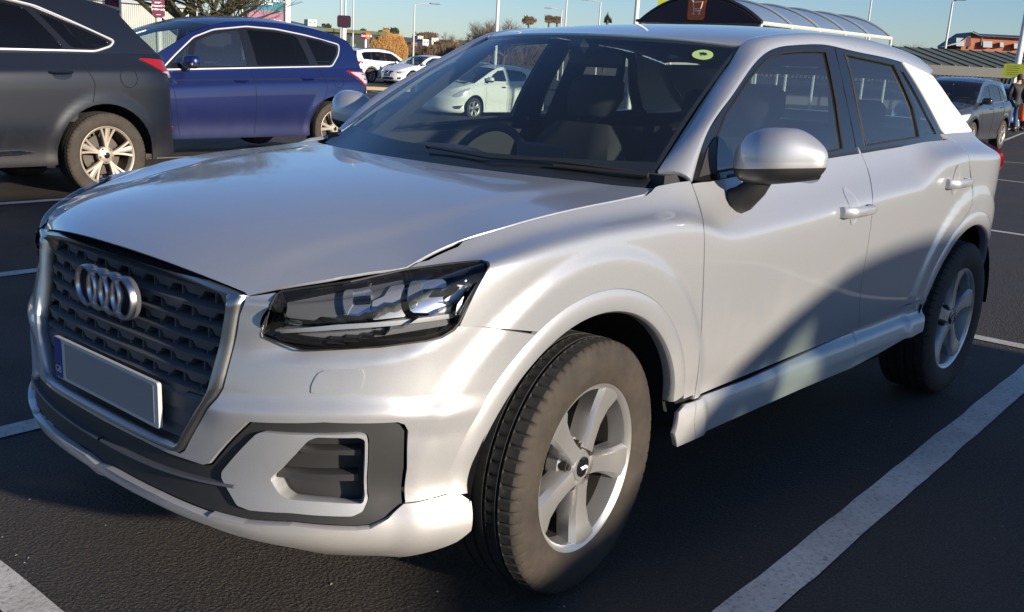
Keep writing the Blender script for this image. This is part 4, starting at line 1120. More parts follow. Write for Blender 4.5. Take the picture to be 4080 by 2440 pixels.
def swp(a, r): return (cx-r*math.sin(a)*math.sin(tl_), cy+r*math.cos(a), cz_+r*math.sin(a)*math.cos(tl_))
q.tube([swp(a, .185) for a in np.linspace(0, 2*math.pi, 33)[:-1]], .016, 8, closed=True)
for a in (.0, math.pi, -math.pi/2): q.tube([swp(a, .05), swp(a, .18)], .018, 6)
q.lathe([(0, .03), (.06, .02), (.07, -.01)], 20, (cx, cy, cz_), 'x'); q.build('steering_wheel', M['seat'], HERO, True)
q = MB(); q.box((-1.06, .0, 1.335), (.03, .23, .062), bev=.014, ry=.2); q.tube([(-1.03, 0, 1.34), (-.97, 0, 1.385)], .014, 8); q.box((-.99, 0, 1.375), (.10, .09, .05), bev=.02); q.build('rear_view_mirror', M['black_plastic'], HERO, True)
hdl = MB(); V = []; F = []
for x in np.linspace(-1.12, -2.75, 20):
    for y in np.linspace(-.56, .56, 9): V.append((x, y, float(cz([x])[0])-.05-.03*(y/.56)**2))
F = [(i*9+j, i*9+j+1, (i+1)*9+j+1, (i+1)*9+j) for i in range(19) for j in range(8)]
hdl.add(V, F); hdl.build('headlining', M['seat'], HERO, True)
# door cards & pillars inside
for s in (1, -1):
    q = MB(); q.box((-1.55, s*.70, .72), (2.2, .06, .62)); q.tube([(-1.68, s*.69, 1.0), (-1.74, s*.58, 1.38)], [.05, .04], 8); q.build('door_lining', M['seat'], HERO)
    if s == 1: pass
for s in (1, -1):
    q = MB(); q.tube([(-.60, s*.70, .99), (-.85, s*.63, 1.18), (-1.12, s*.56, 1.37)], [.03, .03, .03], 8); q.build('pillar_lining', M['seat'], HERO, True)
# ---------------------------------------------------------------- other cars (built in their own axes: origin under the front axle, x forward, y left)
def gz(x, y):
    d = math.hypot(x+1, y); return float(np.interp(d, [0, 7, 12, 18, 25, 30, 40, 50, 80, 200, 2000], [0, -.003, -.03, -.12, -.23, -.30, -.20, -.12, -.1, -.1, -.1]))
def spot(px, depth):
    d = CM.T@np.array([(px[0]*D-CX)/FPX, -(px[1]*D-CY)/FPX, 1.]); return CP+d*depth
class Car:
    def __init__(s, name, label, cat, loc, rz, sp, group=None):
        s.o = thing(name, label, cat, loc, rz, group); s.sp = sp; W = sp['W']/2; wb = sp['wb']; fo = sp['fo']; ro = sp['ro']
        s.st = sp.get('step', .05); bf = lin(sp['belt']); wbelt = sp.get('wbelt', .90)*W; hoodn = sp['belt'][0][1]
        zsh = sp.get('shoulder', .10); wheelr = sp['R']; sal = sp.get('saloon'); tl_ = .20 if sal else wb+ro+sp['C'][-1][0]-.10
        XS, XE = .05, -wb-.05; kk = sp.get('round', 2.8); n0 = sp.get('noseraise', .0)
        R = [(lambda x: 0*x+sp['sill']-.05, lambda x: 0*x+.90*W, fo-.10, kk-.3, -wb-ro+.12),
             (lambda x: 0*x+sp['sill'], lambda x: 0*x+.955*W, fo-.02, kk, -wb-ro+.03),
             (lambda x: 0*x+.40, lambda x: 0*x+.965*W, fo, kk, -wb-ro),
             (lambda x: 0*x+.55, lambda x: 0*x+.99*W, fo-.01, kk, -wb-ro+.02),
             (lambda x: .5*(.55+bf(x)-zsh), lambda x: 0*x+1.0*W, fo-.04, kk, -wb-ro+tl_*.3+.01),
             (lambda x: bf(x)-zsh-.01, lambda x: 0*x+.985*W, fo-.09, kk, -wb-ro+tl_*.55+.01),
             (lambda x: bf(x)-zsh+.02, lambda x: 0*x+.97*W, fo-.11, kk, -wb-ro+tl_*.7+.01),
             (lambda x: bf(x), lambda x: 0*x+wbelt, fo-.17, kk+.3, -wb-ro+tl_)]
        s.bf, s.W, s.wbelt, s.XS, s.XE = bf, W, wbelt, XS, XE
        fl = lambda G: flare(G, (0., -wb), wheelr+.13, sp.get('flare', .010), wheelr, .10)
        P = wrap_surface(R, XS, XE, 60, side_n=120, nn=34, tt=34, tail_exp=sp.get('tailexp', 3.4 if sal else 6), bulge=fl)
        s.S = Surf(P); 
        if s.S.N[30, 90][1] < 0: s.S = Surf(P, True)
        s.nv, s.nu = P.shape[:2]
        # upper body side
        s.tt = sp['tumble']; s.ht = sp['ht']
        xs = np.linspace(sp['A'][0][0]+.1, -wb-ro+.05, 90); ts = np.linspace(-.1, 1.3, 30); Gp = np.zeros((30, 90, 3))
        for j, t in enumerate(ts):
            Gp[j, :, 0] = xs; Gp[j, :, 2] = bf(xs)+s.ht*t; Gp[j, :, 1] = wbelt-s.tt*(.6*t+.4*max(t, 0)**2)-sp.get('boat', .10)*smooth(-wb+.2, -wb-ro, xs)
        s.G = Surf(Gp)
        if s.G.N[15, 40][1] < 0: s.G = Surf(Gp, True)
    def side(s, paintm, gaps=(), arch=.075, glasses=(), frame='black_gloss', trim=None, glassm='glass', handles=(), sillm=None):
        sp = s.sp; wb = sp['wb']; R = sp['R']; S = s.S; o = s.o; z0 = sp['sill']
        ra = R+arch
        def arcx(cx, a0, a1, n=22): return [(cx+ra*math.cos(a), R+ra*math.sin(a)) for a in np.linspace(a0, a1, n)]
        lo = math.asin(max(-.9, (z0+.02-R)/ra)); 
        fr_u = S.loc([(min(sp['fo']-.35, ra+.12), z0+.02)], 'xz')[0][0]
        body = [np.array([(0, 2.)]), np.array([(u, 4.) for u in np.linspace(0, fr_u, 8)[1:]]), S.loc(arcx(0, lo, math.pi-lo), 'xz'), S.loc([(-ra*math.cos(lo)-.03, z0+.01), (-wb+ra*math.cos(lo)+.03, z0+.01)], 'xz'),
                S.loc(arcx(-wb, lo, math.pi-lo), 'xz'), S.loc([(-wb-ra-.06, z0+.05)], 'xz'), np.array([(s.nu-1, 5.), (s.nu-1, s.nv-1)]), np.array([(u, s.nv-1) for u in np.linspace(s.nu-1, 0, 60)[1:]])]
        body = np.concatenate(body)
        b = patch('body', S, [body], paintm, o, step=s.st, thick=.02, shrink=0); join_mirror(b); s.body = b
        # shut lines
        if gaps:
            q = MB()
            for g in gaps:
                P = S.pt(cr(g, 5), 'xz', .0005)
                q.tube([tuple(p) for p in P], sp.get('gapr', .0035), 4)
                for sg in (): pass
                g_o = q.build('door_gap', M['void'], o, True); mirror_obj(g_o); q = MB()
        G = s.G; A, Rf, Cc = sp['A'], sp['roof'], sp['C']
        outline = A+Rf+Cc; oz = [(x, z) for x, z in outline]
        belt = [(x, float(s.bf(x))) for x in np.linspace(Cc[-1][0], A[0][0], 24)]
        ol = G.loc(oz+belt, 'xz')
        holes = [G.loc(cr_maybe(g), 'xz') for g in glasses]
        f = patch('pillars', G, [ol]+holes, paintm, o, step=s.st, thick=.02, shrink=0); mirror_last(1)
        for gi, g in enumerate(glasses):
            patch('side_window', G, [G.loc(cr_maybe(g), 'xz')], M[glassm if isinstance(glassm, str) else glassm[gi]], o, off=-.006, thick=0, step=.12, shrink=-.003); mirror_last(1)
        if frame:
            allx = sp['dlo']; L1 = G.loc(cr_maybe(allx), 'xz')
            patch('window_surround', G, [L1]+[G.loc(cr_maybe(g), 'xz') for g in glasses], M[frame], o, off=.002, thick=.01, step=s.st, shrink=0); mirror_last(1)
            if trim:
                q = MB(); P = G.pt(cr_maybe(allx), 'xz', .004)
                q.tube([tuple(p) for p in P], trim, 5, closed=True)
                mirror_obj(q.build('window_trim', M['trimmetal'], o, True))
        # top: bonnet, windscreen, roof, rear screen
        st = s.st*1.4
        cf, hf = sp['cowlfwd'], sp['headfwd']; crown = sp.get('crown', .05)
        Ae = G.pt(A, 'xz'); rows = []
        for f_ in np.linspace(0, 1, 8):   # windscreen rows across, from centre to edge
            c = Ae.copy(); t = np.linspace(0, 1, len(A)); c[:, 1] = 0; c[:, 0] += cf*(1-t)+hf*t; c[:, 2] += .0*(1-t)+crown*.6*t+.01
            p = c+(Ae-c)*f_; p[:, 0] = c[:, 0]+(Ae[:, 0]-c[:, 0])*f_**2.2; p[:, 2] = c[:, 2]+(Ae[:, 2]-c[:, 2])*f_**2.2; rows.append(p)
        s.WSf = s.sheet('windscreen', rows, M['wglass'], st, want=(1, 0, 1), thick=0)
        Re = G.pt([A[-1]]+Rf, 'xz'); rows = []; n = len(Re)
        tr = sp.get('roofback', .05)
        for f_ in np.linspace(0, 1, 8):
            t = np.linspace(0, 1, n); c = Re.copy(); c[:, 1] = 0; c[:, 0] += hf*(1-t)-tr*t; c[:, 2] += crown*.6+crown*.4*np.sin(t*math.pi)
            p = c+(Re-c)*f_; p[:, 0] = c[:, 0]+(Re[:, 0]-c[:, 0])*f_**2.2; p[:, 2] = c[:, 2]+(Re[:, 2]-c[:, 2])*f_**2.6; rows.append(p)
        s.sheet('roof', rows, paintm, st, want=(0, 0, 1))
        Ce = G.pt([Rf[-1]]+Cc, 'xz'); rows = []; n = len(Ce)
        for f_ in np.linspace(0, 1, 8):
            t = np.linspace(0, 1, n); c = Ce.copy(); c[:, 1] = 0; c[:, 0] += -tr*(1-t)-sp.get('rearbulge', .10)*t; c[:, 2] += crown*.6*(1-t)
            p = c+(Ce-c)*f_; p[:, 0] = c[:, 0]+(Ce[:, 0]-c[:, 0])*f_**2.2; p[:, 2] = c[:, 2]+(Ce[:, 2]-c[:, 2])*f_**2.2; rows.append(p)
        P = grid(np.array(rows), 24, 24); S2 = Surf(P)
        if S2.N[10, 10][0] > 0: S2 = Surf(P, True)
        full_ = np.array([(0, 0), (23, 0), (23, 23), (0, 23)]); hole = np.array([(2.5, 0), (19, 0), (20, 20), (2.5, 20)])
        # frame of the rear screen (u runs down, v across from the centre)
        q = patch('tailgate_frame', S2, [np.array([(0, 0), (0, 23), (23, 23), (23, 0), (20, 0), (20, 20), (2.5, 20.5), (2.5, 0)])], paintm, o, step=st, thick=.02, shrink=0); join_mirror(q)
        q = patch('rear_window', S2, [hole], M['dglass'], o, step=.15, thick=0, shrink=0, off=-.004); join_mirror(q)
        # deck behind the screen (saloon) or bonnet in front
        xb = Cc[-1][0]; xt = -wb-sp['ro']+.20
        s.deck('bonnet', [(x, s.bf(x)) for x in np.linspace(sp['fo']-.17, A[0][0], 10)], paintm, cf+.02, sp.get('hoodcrown', .06), st, front=True)
        if sp.get('saloon'): s.deck('boot_lid', [(x, s.bf(x)) for x in np.linspace(xt, xb, 8)], paintm, 0, .03, st, front=False)
        # handles, sills, dark inside
        for (x, z) in handles:
            p = S.pt([(x, z)], 'xz')[0]
            for sg in (1, -1):
                q = MB(); N_ = 8; pts = [(x+.10-.2*i/(N_-1), sg*(S.pt([(x+.10-.2*i/(N_-1), z)], 'xz')[0][1]+.030*math.sin(min(1, i/2, (N_-1-i)/2)*math.pi/2)), z+.006*i/N_) for i in range(N_)]
                q.tube(pts, .0125, 6); q.build('door_handle', paintm if not sp.get('hm') else M[sp['hm']], b, True)
        q = MB(); q.box((-wb/2, 0, .32), (wb-2*ra+.3, 1.5*s.W, .12)); q.box((-wb/2-.1, 0, .30), (wb+1.1, .9*s.W, .1)); q.build('underbody', M['void'], o)
        for cx in (0, -wb):
            for sg in (1, -1):
                q = MB(); V = []; n = 18
                for i in range(n+1):
                    a = math.pi*i/n; V += [(cx+(ra+.005)*math.cos(a), sg*(s.W-.03), R+(ra+.005)*math.sin(a)), (cx+(ra+.005)*math.cos(a), sg*(s.W-.40), R+(ra+.005)*math.sin(a))]
                V2 = [V[i] for i in range(1, len(V), 2)]; m0 = len(V); q.add(V+V2, [(2*i, 2*i+1, 2*i+3, 2*i+2) for i in range(n)]+[tuple(range(m0, m0+len(V2)))])
                q.build('wheel_housing', M['void'], o)
        q = MB(); zi = float(s.bf(-1.)); q.box((-1.15, 0, zi-.25), (.25, 1.3, .3)); q.box((A[0][0]+.0, 0, zi-.06), (.5, 1.3, .10), bev=.03)
        for y in (-.36, .36):
            seat(q, sp.get('seatx', -1.2), y, .48, .48); headrest(q, sp.get('seatx', -1.2)-.46, y, 1.12+sp.get('seatz', .05), .3, .25)
        seat(q, sp.get('seatx', -1.2)-.85, 0, .48, 1.2)
        q.box((-wb/2-.1, s.W*.86, zi-.28), (wb-.6, .03, .5)); q.box((-wb/2-.1, -s.W*.86, zi-.28), (wb-.6, .03, .5))
        q.build('cabin', M['seat'], o, True, 50)
        return s
    def sheet(s, name, rows, mt, st, want, thick=.012):
        P = grid(np.array(rows), 24, 40); S2 = Surf(P); k = S2.N[12, 20]
        if (k*np.array(want)).sum() < 0: S2 = Surf(P, True)
        q = patch(name, S2, [np.array([(0, 0), (39, 0), (39, 23), (0, 23)])], mt, s.o, step=st, thick=thick, shrink=0); join_mirror(q); return S2
    def deck(s, name, pts, mt, fwd, crown, st, front):
        S = s.S; sp = s.sp; rows = []
        if front:
            u1 = S.loc([(sp['A'][0][0]-.03, float(s.bf(sp['A'][0][0]))-.004)], 'xz')[0][0]; us = np.linspace(0, u1, 40)
        else:
            u1 = S.loc([(pts[-1][0], float(s.bf(pts[-1][0]))-.004)], 'xz')[0][0]; us = np.linspace(s.nu-1, u1, 40)
        E = S.pos(np.array([(u, s.nv-1) for u in us]))
        x0 = E[0][0]; x1 = E[-1][0]+(fwd if front else 0)
        for f_ in np.linspace(0, 1, 10):
            p = E.copy(); p[:, 1] *= f_
            t = (E[:, 0]-x0)/(E[-1][0]-x0+1e-9); yy = E[:, 1]/E[:, 1].max()
            p[:, 2] = E[:, 2]+crown*(1-f_**2.2)*yy*smooth(0, .25, abs(E[:, 0]-x0))
            if front: p[:, 0] += (fwd*(1-f_**2)*smooth(.6, 1, t))
            rows.append(p)
        P = grid(np.array(rows), 24); P[0, :, 1] = 0; S2 = Surf(P)
        if S2.N[12, 30][2] < 0: S2 = Surf(P, True)
        q = patch(name, S2, [np.array([(u, 0) for u in np.linspace(.5, 39, 20)]+[(39, 23)]+[(u, 23) for u in np.linspace(39, .5, 30)[1:]])], mt, s.o, step=st, thick=.01, shrink=0, off=.002); join_mirror(q)
    def wheels(s, style, rimm, rr, Wd=.22, detail=False, track=None, rot=0):
        sp = s.sp; tr = track or (s.W-.115)
        for cx, right in ((0, 0), (-sp['wb'], 0), (0, 1), (-sp['wb'], 1)):
            wheel(s.o, (cx, -tr if right else tr, sp['R']), bool(right), 0, sp['R'], Wd, rr, style, rot+cx, rimm, None, detail)
    def bit(s, name, pts, mt, mode='xz', off=.004, thick=.012, S=None, mirror=True, parent=None, step=None, sm=False):
        S = S or s.S; L = S.loc(pts, mode)
        if mode in ('yz',): L[:, 0] = np.maximum(L[:, 0], 0)
        if sm: L = np.array(cr(L, 4, True))
        q = patch(name, S, [L], M[mt] if isinstance(mt, str) else mt, parent or s.o, off=off, thick=thick, step=step or s.st, shrink=0)
        if mirror: mirror_last(1)
        return q
    def mirror(s, x, z, mt, w=.11, base=None):
        for sg in (1, -1):
            y0 = s.wbelt+.04
            V, F = superq(20, 12, lambda a, b: (x+.075*math.copysign(abs(math.cos(a))**.8, math.cos(a))*math.cos(b)**.7-.02*math.sin(a), sg*(y0+w+w*math.copysign(abs(math.sin(a))**.8, math.sin(a))*math.cos(b)**.6), z+.075*math.copysign(abs(math.sin(b))**.8, math.sin(b))))
            c = [np.mean([V[i][2] for i in f]) for f in F]
            q = mesh('door_mirror', V, F, [mt, M['black_plastic']], s.o, True, [0 if k > z-.03 else 1 for k in c], 50)
            a = MB(); a.tube([(x+.02, sg*(s.wbelt-.03), z-.10), (x+.01, sg*(y0+.02), z-.05)], .03, 8); a.build('mirror_arm', M['black_plastic'], q, True)
def cr_maybe(g):
    return g
def rnd(pts, r=.04, n=4):
    """round the corners of a polygon"""
    P = np.array(pts, float); out = []; m = len(P)
    for i in range(m):
        a, b, c = P[i-1], P[i], P[(i+1) % m]; u = a-b; v = c-b; lu, lv = np.linalg.norm(u), np.linalg.norm(v); k = min(r, lu*.45, lv*.45)
        p, q = b+u/lu*k, b+v/lv*k
        for t in np.linspace(0, 1, n+1): out.append(tuple((1-t)**2*p+2*t*(1-t)*b+t*t*q))
    return out
M['blue'] = paint('deep_blue_paint', (.005, .013, .085), .35, .3, dirt=.5, flake=.1, dirtcol=(.05, .05, .065), dz=.6)
M['navy'] = paint('blue_black_paint', (.008, .011, .020), .2, .3, dirt=.62, dirtcol=(.055, .045, .036), dz=.62, coat=.25)
M['white'] = paint('white_paint', (.74, .74, .73), 0, .35, dirt=.25, dirtcol=(.5, .46, .4), dz=.5)
M['cream'] = paint('white_hatch_paint', (.78, .79, .76), 0, .35, dirt=.15, dirtcol=(.5, .46, .4), dz=.5)
M['grey'] = paint('graphite_paint', (.07, .075, .09), .5, .3, dirt=.3, dirtcol=(.12, .11, .10), dz=.6)
M['midblue'] = paint('mid_blue_paint', (.02, .06, .25), .4, .3, dirt=.3)
M['whitelamp'] = mat('clear_lamp', (.65, .66, .68), .15, .4, 1)
# --- blue people carrier, rear wheel at a surveyed point
p = spot((801, 311), 13.5)
sp = dict(W=1.91, wb=2.85, fo=.98, ro=.69, R=.345, sill=.25, belt=[(.85, .84), (.3, .95), (-.1, .99), (-.55, 1.005), (-1.6, 1.06), (-2.66, 1.095), (-3.5, 1.12)],
          tumble=.21, ht=.50, A=[(-.02, .985), (-.45, 1.24), (-.85, 1.44), (-1.2, 1.555)], roof=[(-1.4, 1.60), (-1.8, 1.63), (-2.3, 1.625), (-2.8, 1.575), (-3.1, 1.51), (-3.24, 1.47)], C=[(-3.30, 1.42), (-3.36, 1.31), (-3.39, 1.21), (-3.41, 1.12)],
          cowlfwd=.22, headfwd=.10, crown=.06, seatx=-1.15, step=.035, hoodcrown=.06, shoulder=.16,
          dlo=rnd([(-.40, 1.03), (-.60, 1.19), (-.90, 1.40), (-1.20, 1.50), (-1.68, 1.56), (-2.1, 1.55), (-2.52, 1.50), (-3.08, 1.405), (-3.02, 1.28), (-2.86, 1.13)], .05))
smax = Car('people_carrier', 'deep blue people carrier with chrome window line, parked behind the dark car', 'car', (p[0]+2.85, p[1]-.84, p[2]-.345), 0, sp)
smax.side(M['blue'], gaps=[[(-.48, 1.0), (-.50, .8), (-.54, .5), (-.57, .30)], [(-1.60, 1.06), (-1.61, .8), (-1.61, .5), (-1.60, .30)], [(-2.63, 1.10), (-2.70, .93), (-2.66, .75), (-2.49, .60), (-2.36, .5), (-2.30, .34)]],
          glasses=[rnd([(-.78, 1.075), (-.94, 1.37), (-1.20, 1.455), (-1.55, 1.515), (-1.56, 1.105)], .03), rnd([(-1.70, 1.11), (-1.67, 1.525), (-2.1, 1.515), (-2.38, 1.485), (-2.50, 1.145)], .03), rnd([(-2.62, 1.15), (-2.52, 1.465), (-2.75, 1.43), (-3.02, 1.37), (-2.97, 1.28), (-2.83, 1.155)], .04), rnd([(-.50, 1.065), (-.66, 1.20), (-.84, 1.325), (-.70, 1.07)], .015)],
          trim=.011, glassm=['glass', 'dglass', 'dglass', 'glass'], handles=[(-1.42, .93), (-2.42, .972)])
# front glass of that car is clear
smax.wheels('pairs', 'rimdirty', .235, .235, True, rot=.5)
smax.mirror(-.70, 1.13, M['blue'], .10)
smax.bit('tail_lamp', [(-3.07, 1.08), (-3.30, 1.075), (-3.44, 1.065), (-3.47, .98), (-3.40, .905), (-3.32, .91), (-3.22, 1.0)], 'red', off=.012, thick=.02)
smax.bit('lamp_glass', [(-3.14, 1.062), (-3.30, 1.06), (-3.42, 1.045), (-3.445, .97), (-3.39, .925), (-3.33, .93), (-3.25, 1.0)], 'whitelamp', off=.018, thick=.01)
smax.bit('lamp_bar', [(-3.30, 1.045), (-3.42, 1.035), (-3.425, 1.02), (-3.32, 1.03)], 'red', off=.021, thick=.01); smax.bit('lamp_bar', [(-3.33, .985), (-3.44, .975), (-3.44, .96), (-3.34, .965)], 'red', off=.021, thick=.01)
q = MB(); P = smax.S.pt([(-2.90+.085*math.cos(t), .955+.085*math.sin(t)) for t in np.linspace(0, 2*math.pi, 25)[:-1]], 'xz', .001); q.tube([tuple(a) for a in P], .003, 4, closed=True); q.build('fuel_flap', M['void'], smax.o, True)
smax.bit('door_moulding', [(-.55, .925), (-1.6, .955), (-2.6, .985), (-3.15, .985), (-3.15, .977), (-2.6, .970), (-1.6, .940), (-.55, .912)], 'void', off=.0008, thick=0)
for sg in (1, -1):
    q = MB(); q.box((-.655, sg*(smax.wbelt+.04+.14), 1.108), (.012, .12, .028), bev=.006); q.build('mirror_indicator', M['whitelamp'], smax.o)
# --- dark crossover at the left edge
p = spot((246, 374.6), 9.1)
sp = dict(W=1.885, wb=2.74, fo=.98, ro=.80, R=.372, sill=.29, belt=[(.85, .95), (.2, 1.10), (-.4, 1.17), (-1.5, 1.205), (-2.5, 1.23), (-3.0, 1.24), (-3.6, 1.25)],
          tumble=.24, ht=.50, A=[(-0.090, 1.14), (-0.440, 1.33), (-0.840, 1.53), (-1.190, 1.655)], roof=[(-1.540, 1.70), (-1.940, 1.725), (-2.340, 1.72), (-2.690, 1.69), (-2.940, 1.645), (-3.040, 1.615)], C=[(-3.060, 1.56), (-3.180, 1.42), (-3.280, 1.33), (-3.360, 1.25)],
          cowlfwd=.22, headfwd=.10, crown=.05, step=.03, shoulder=.14, seatx=-1.15,
          dlo=rnd([(-0.490, 1.22), (-0.840, 1.45), (-1.240, 1.60), (-1.740, 1.655), (-2.040, 1.64), (-2.280, 1.595), (-2.540, 1.495), (-2.925, 1.345), (-2.880, 1.30), (-2.720, 1.252)], .04))
rx = Car('dark_crossover', 'blue-black dusty crossover cut off by the left edge, red tail lamp, split-spoke wheel', 'car', (p[0]+2.74, p[1]-.82, p[2]-.372), 0, sp)
rx.side(M['navy'], gaps=[[(-1.560, 1.2), (-1.63, .8), (-1.63, .35)], [(-2.470, 1.23), (-2.560, 1.16), (-2.595, 1.10), (-2.65, .98), (-2.62, .83)]],
        glasses=[rnd([(-0.690, 1.235), (-0.940, 1.46), (-1.290, 1.58), (-1.510, 1.615), (-1.520, 1.25)], .03), rnd([(-1.620, 1.25), (-1.600, 1.615), (-1.840, 1.622), (-2.040, 1.605), (-2.180, 1.58), (-2.440, 1.28), (-2.400, 1.26)], .03), rnd([(-2.510, 1.275), (-2.270, 1.565), (-2.540, 1.465), (-2.870, 1.335), (-2.840, 1.305), (-2.700, 1.275)], .03)],
        trim=.011, glassm='dglass', handles=[(-1.360, 1.05), (-2.360, 1.072)])
rx.wheels('five_fans', 'rimdirty', .247, .235, True, rot=.15)
rx.mirror(-.5, 1.24, M['navy'])
rx.bit('tail_lamp', [(-3.110, 1.205), (-3.245, 1.235), (-3.365, 1.235), (-3.445, 1.15), (-3.460, 1.04), (-3.365, 1.075), (-3.225, 1.15)], 'red', off=.010, thick=.03)
rx.bit('lamp_top', [(-3.110, 1.207), (-3.245, 1.237), (-3.365, 1.237), (-3.435, 1.17), (-3.345, 1.20), (-3.225, 1.205)], 'navy', off=.014, thick=.02)
rx.bit('lamp_glass', [(-3.325, 1.095), (-3.445, 1.10), (-3.465, 1.04), (-3.425, 1.045)], 'whitelamp', off=.016, thick=.02)
rx.bit('reflector', [(-3.45, .60), (-3.51, .65), (-3.53, .55), (-3.48, .55)], 'red', off=.01)
q = MB(); P = rx.S.pt([(-2.97+.080*math.cos(t), 1.04+.083*math.sin(t)) for t in np.linspace(0, 2*math.pi, 25)[:-1]], 'xz', .001); q.tube([tuple(a) for a in P], .0035, 4, closed=True); q.build('fuel_flap', M['void'], rx.o, True)
rx.bit('sill_strip', [(-1.0, .415), (-1.97, .440), (-2.11, .415), (-1.95, .398), (-1.0, .385)], 'chrome', off=.012, thick=.02)
yS = rx.S.pt([(-1.85, .42)], 'xz', .024)[0]
text('strip_lettering', 'HYBRID', .026, (-1.86, yS[1]+.001, .418), (R_(90), 0, R_(180)), M['void'], rx.o, .0006)
q = MB(); V = []; F = []     # roof spoiler
for y in np.linspace(-.62, .62, 14):
    k = 1-(abs(y)/.62)**3*.35; V += [(-2.74, y, 1.665+.03*k), (-3.05-.04*k, y, 1.618+.025*k), (-3.045-.04*k, y, 1.597+.02*k), (-2.84, y, 1.57)]
F = [(i*4+j, i*4+(j+1) % 4, (i+1)*4+(j+1) % 4, (i+1)*4+j) for i in range(13) for j in range(4)]+[(0, 1, 2, 3), (55, 54, 53, 52)]
q.add(V, F); q.build('roof_spoiler', M['navy'], rx.o, True, 40)
for hx in (-1.42, -2.42):
    rx.bit('handle_recess_shade', [(hx+.05+.085*math.cos(t), 1.055+.042*math.sin(t)) for t in np.linspace(0, 2*math.pi, 21)[:-1]], 'black_gloss', off=.001, thick=.002)  # flat dark disc: the shade of the handle hollow put into its colour
# --- white saloon
p = spot((997.6, 190.7), 50.5)
sp = dict(W=1.86, wb=2.97, fo=.85, ro=1.08, R=.335, sill=.20, belt=[(.75, .68), (.3, .83), (-.2, .93), (-.7, .965), (-2, .98), (-3.2, 1.0), (-3.9, 1.0)],
          tumble=.22, ht=.46, A=[(-.42, .955), (-.8, 1.14), (-1.2, 1.32), (-1.45, 1.39)], roof=[(-1.8, 1.425), (-2.2, 1.43), (-2.6, 1.40), (-2.85, 1.36)], C=[(-3.05, 1.27), (-3.25, 1.15), (-3.42, 1.05), (-3.48, 1.0)],
          cowlfwd=.22, headfwd=.10, crown=.045, step=.07, round=2.5, saloon=1, seatx=-1.4, seatz=-.1, gapr=.006,
          dlo=rnd([(-.80, .985), (-1.15, 1.20), (-1.55, 1.345), (-2.2, 1.37), (-2.75, 1.31), (-3.05, 1.12), (-3.02, 1.02)], .04))
bmw = Car('saloon_car', 'white saloon with split dark grille facing the camera, beside the white off-roader', 'car', (p[0], p[1]-.85, p[2]-.335), 0, sp)
bmw.side(M['white'], gaps=[[(-.55, .96), (-.6, .6), (-.62, .28)], [(-1.70, .98), (-1.72, .6), (-1.74, .28)], [(-2.62, .99), (-2.7, .8), (-2.55, .62)]],
         glasses=[rnd([(-.95, 1.0), (-1.2, 1.20), (-1.55, 1.325), (-1.72, 1.335), (-1.74, 1.0)], .03), rnd([(-1.82, 1.0), (-1.80, 1.34), (-2.3, 1.345), (-2.68, 1.29), (-2.86, 1.05), (-2.82, 1.01)], .03)], handles=[(-1.55, .87), (-2.5, .89)])
bmw.wheels('pairs', 'rim', .235, .235, rot=.2); bmw.mirror(-.62, 1.04, M['white'])
bmw.bit('headlight', [(.46, .66), (.60, .645), (.68, .62), (.70, .56), (.62, .56), (.50, .60)], 'black_gloss', mode='xz', off=.008)
bmw.bit('headlight_glass', [(.33, .70), (.52, .655), (.66, .62), (.60, .57), (.45, .62)], 'whitelamp', mode='xz', off=.012)
bmw.bit('kidney_grille', rnd([(.03, .66), (.28, .645), (.30, .60), (.25, .52), (.05, .53)], .03), 'black_gloss', mode='yz', off=.008)
bmw.bit('lower_intake', [(0, .36), (.34, .36), (.42, .30), (.36, .25), (0, .25)], 'black_plastic', mode='yz', off=.004)
bmw.bit('corner_intake', rnd([(.60, .37), (.74, .38), (.72, .28), (.58, .28)], .02), 'black_plastic', mode='yz', off=.004)
q = MB(); q.box((.868, 0, .455), (.012, .50, .11)); pn = q.build('number_plate', M['platebase'], bmw.o)
text('plate_letters', 'BW13 LME', .085, (.876, 0, .455), (R_(90), 0, R_(90)), M['void'], pn, .001)
# --- white off-roader seen from behind
p = spot((898, 184), 52.5)
sp = dict(W=1.83, wb=2.62, fo=.87, ro=.95, R=.355, sill=.28, belt=[(.8, .85), (.3, .98), (-.3, 1.04), (-1.5, 1.06), (-2.5, 1.09), (-3.5, 1.11)],
          tumble=.20, ht=.55, A=[(-.1, 1.03), (-.45, 1.25), (-.8, 1.46), (-1.05, 1.56)], roof=[(-1.5, 1.64), (-2.0, 1.665), (-2.6, 1.65), (-3.1, 1.60), (-3.3, 1.57)], C=[(-3.33, 1.50), (-3.36, 1.35), (-3.39, 1.2), (-3.40, 1.11)],
          cowlfwd=.2, headfwd=.10, crown=.05, step=.07, gapr=.006,
          dlo=rnd([(-.45, 1.08), (-.8, 1.34), (-1.1, 1.50), (-2.0, 1.56), (-2.9, 1.52), (-3.12, 1.45), (-3.05, 1.16)], .05))
tig = Car('off_roader', 'white off-roader seen from behind, single red tail lamp, black arch lip', 'car', (p[0]-2.62, p[1]-.84, p[2]-.355), math.pi, sp)
tig.side(M['white'], gaps=[[(-1.55, 1.06), (-1.56, .4)], [(-.5, 1.04), (-.52, .4)]],
         glasses=[rnd([(-.62, 1.1), (-.9, 1.36), (-1.15, 1.47), (-1.52, 1.52), (-1.54, 1.1)], .03), rnd([(-1.62, 1.1), (-1.6, 1.52), (-2.1, 1.54), (-2.45, 1.53), (-2.48, 1.12)], .03), rnd([(-2.56, 1.13), (-2.53, 1.52), (-2.9, 1.49), (-3.03, 1.42), (-2.98, 1.18)], .03)], handles=[(-1.4, .95), (-2.35, .97)], glassm='dglass')
tig.wheels('ten', 'rimdirty', .225, .225); tig.mirror(-.55, 1.13, M['white'])
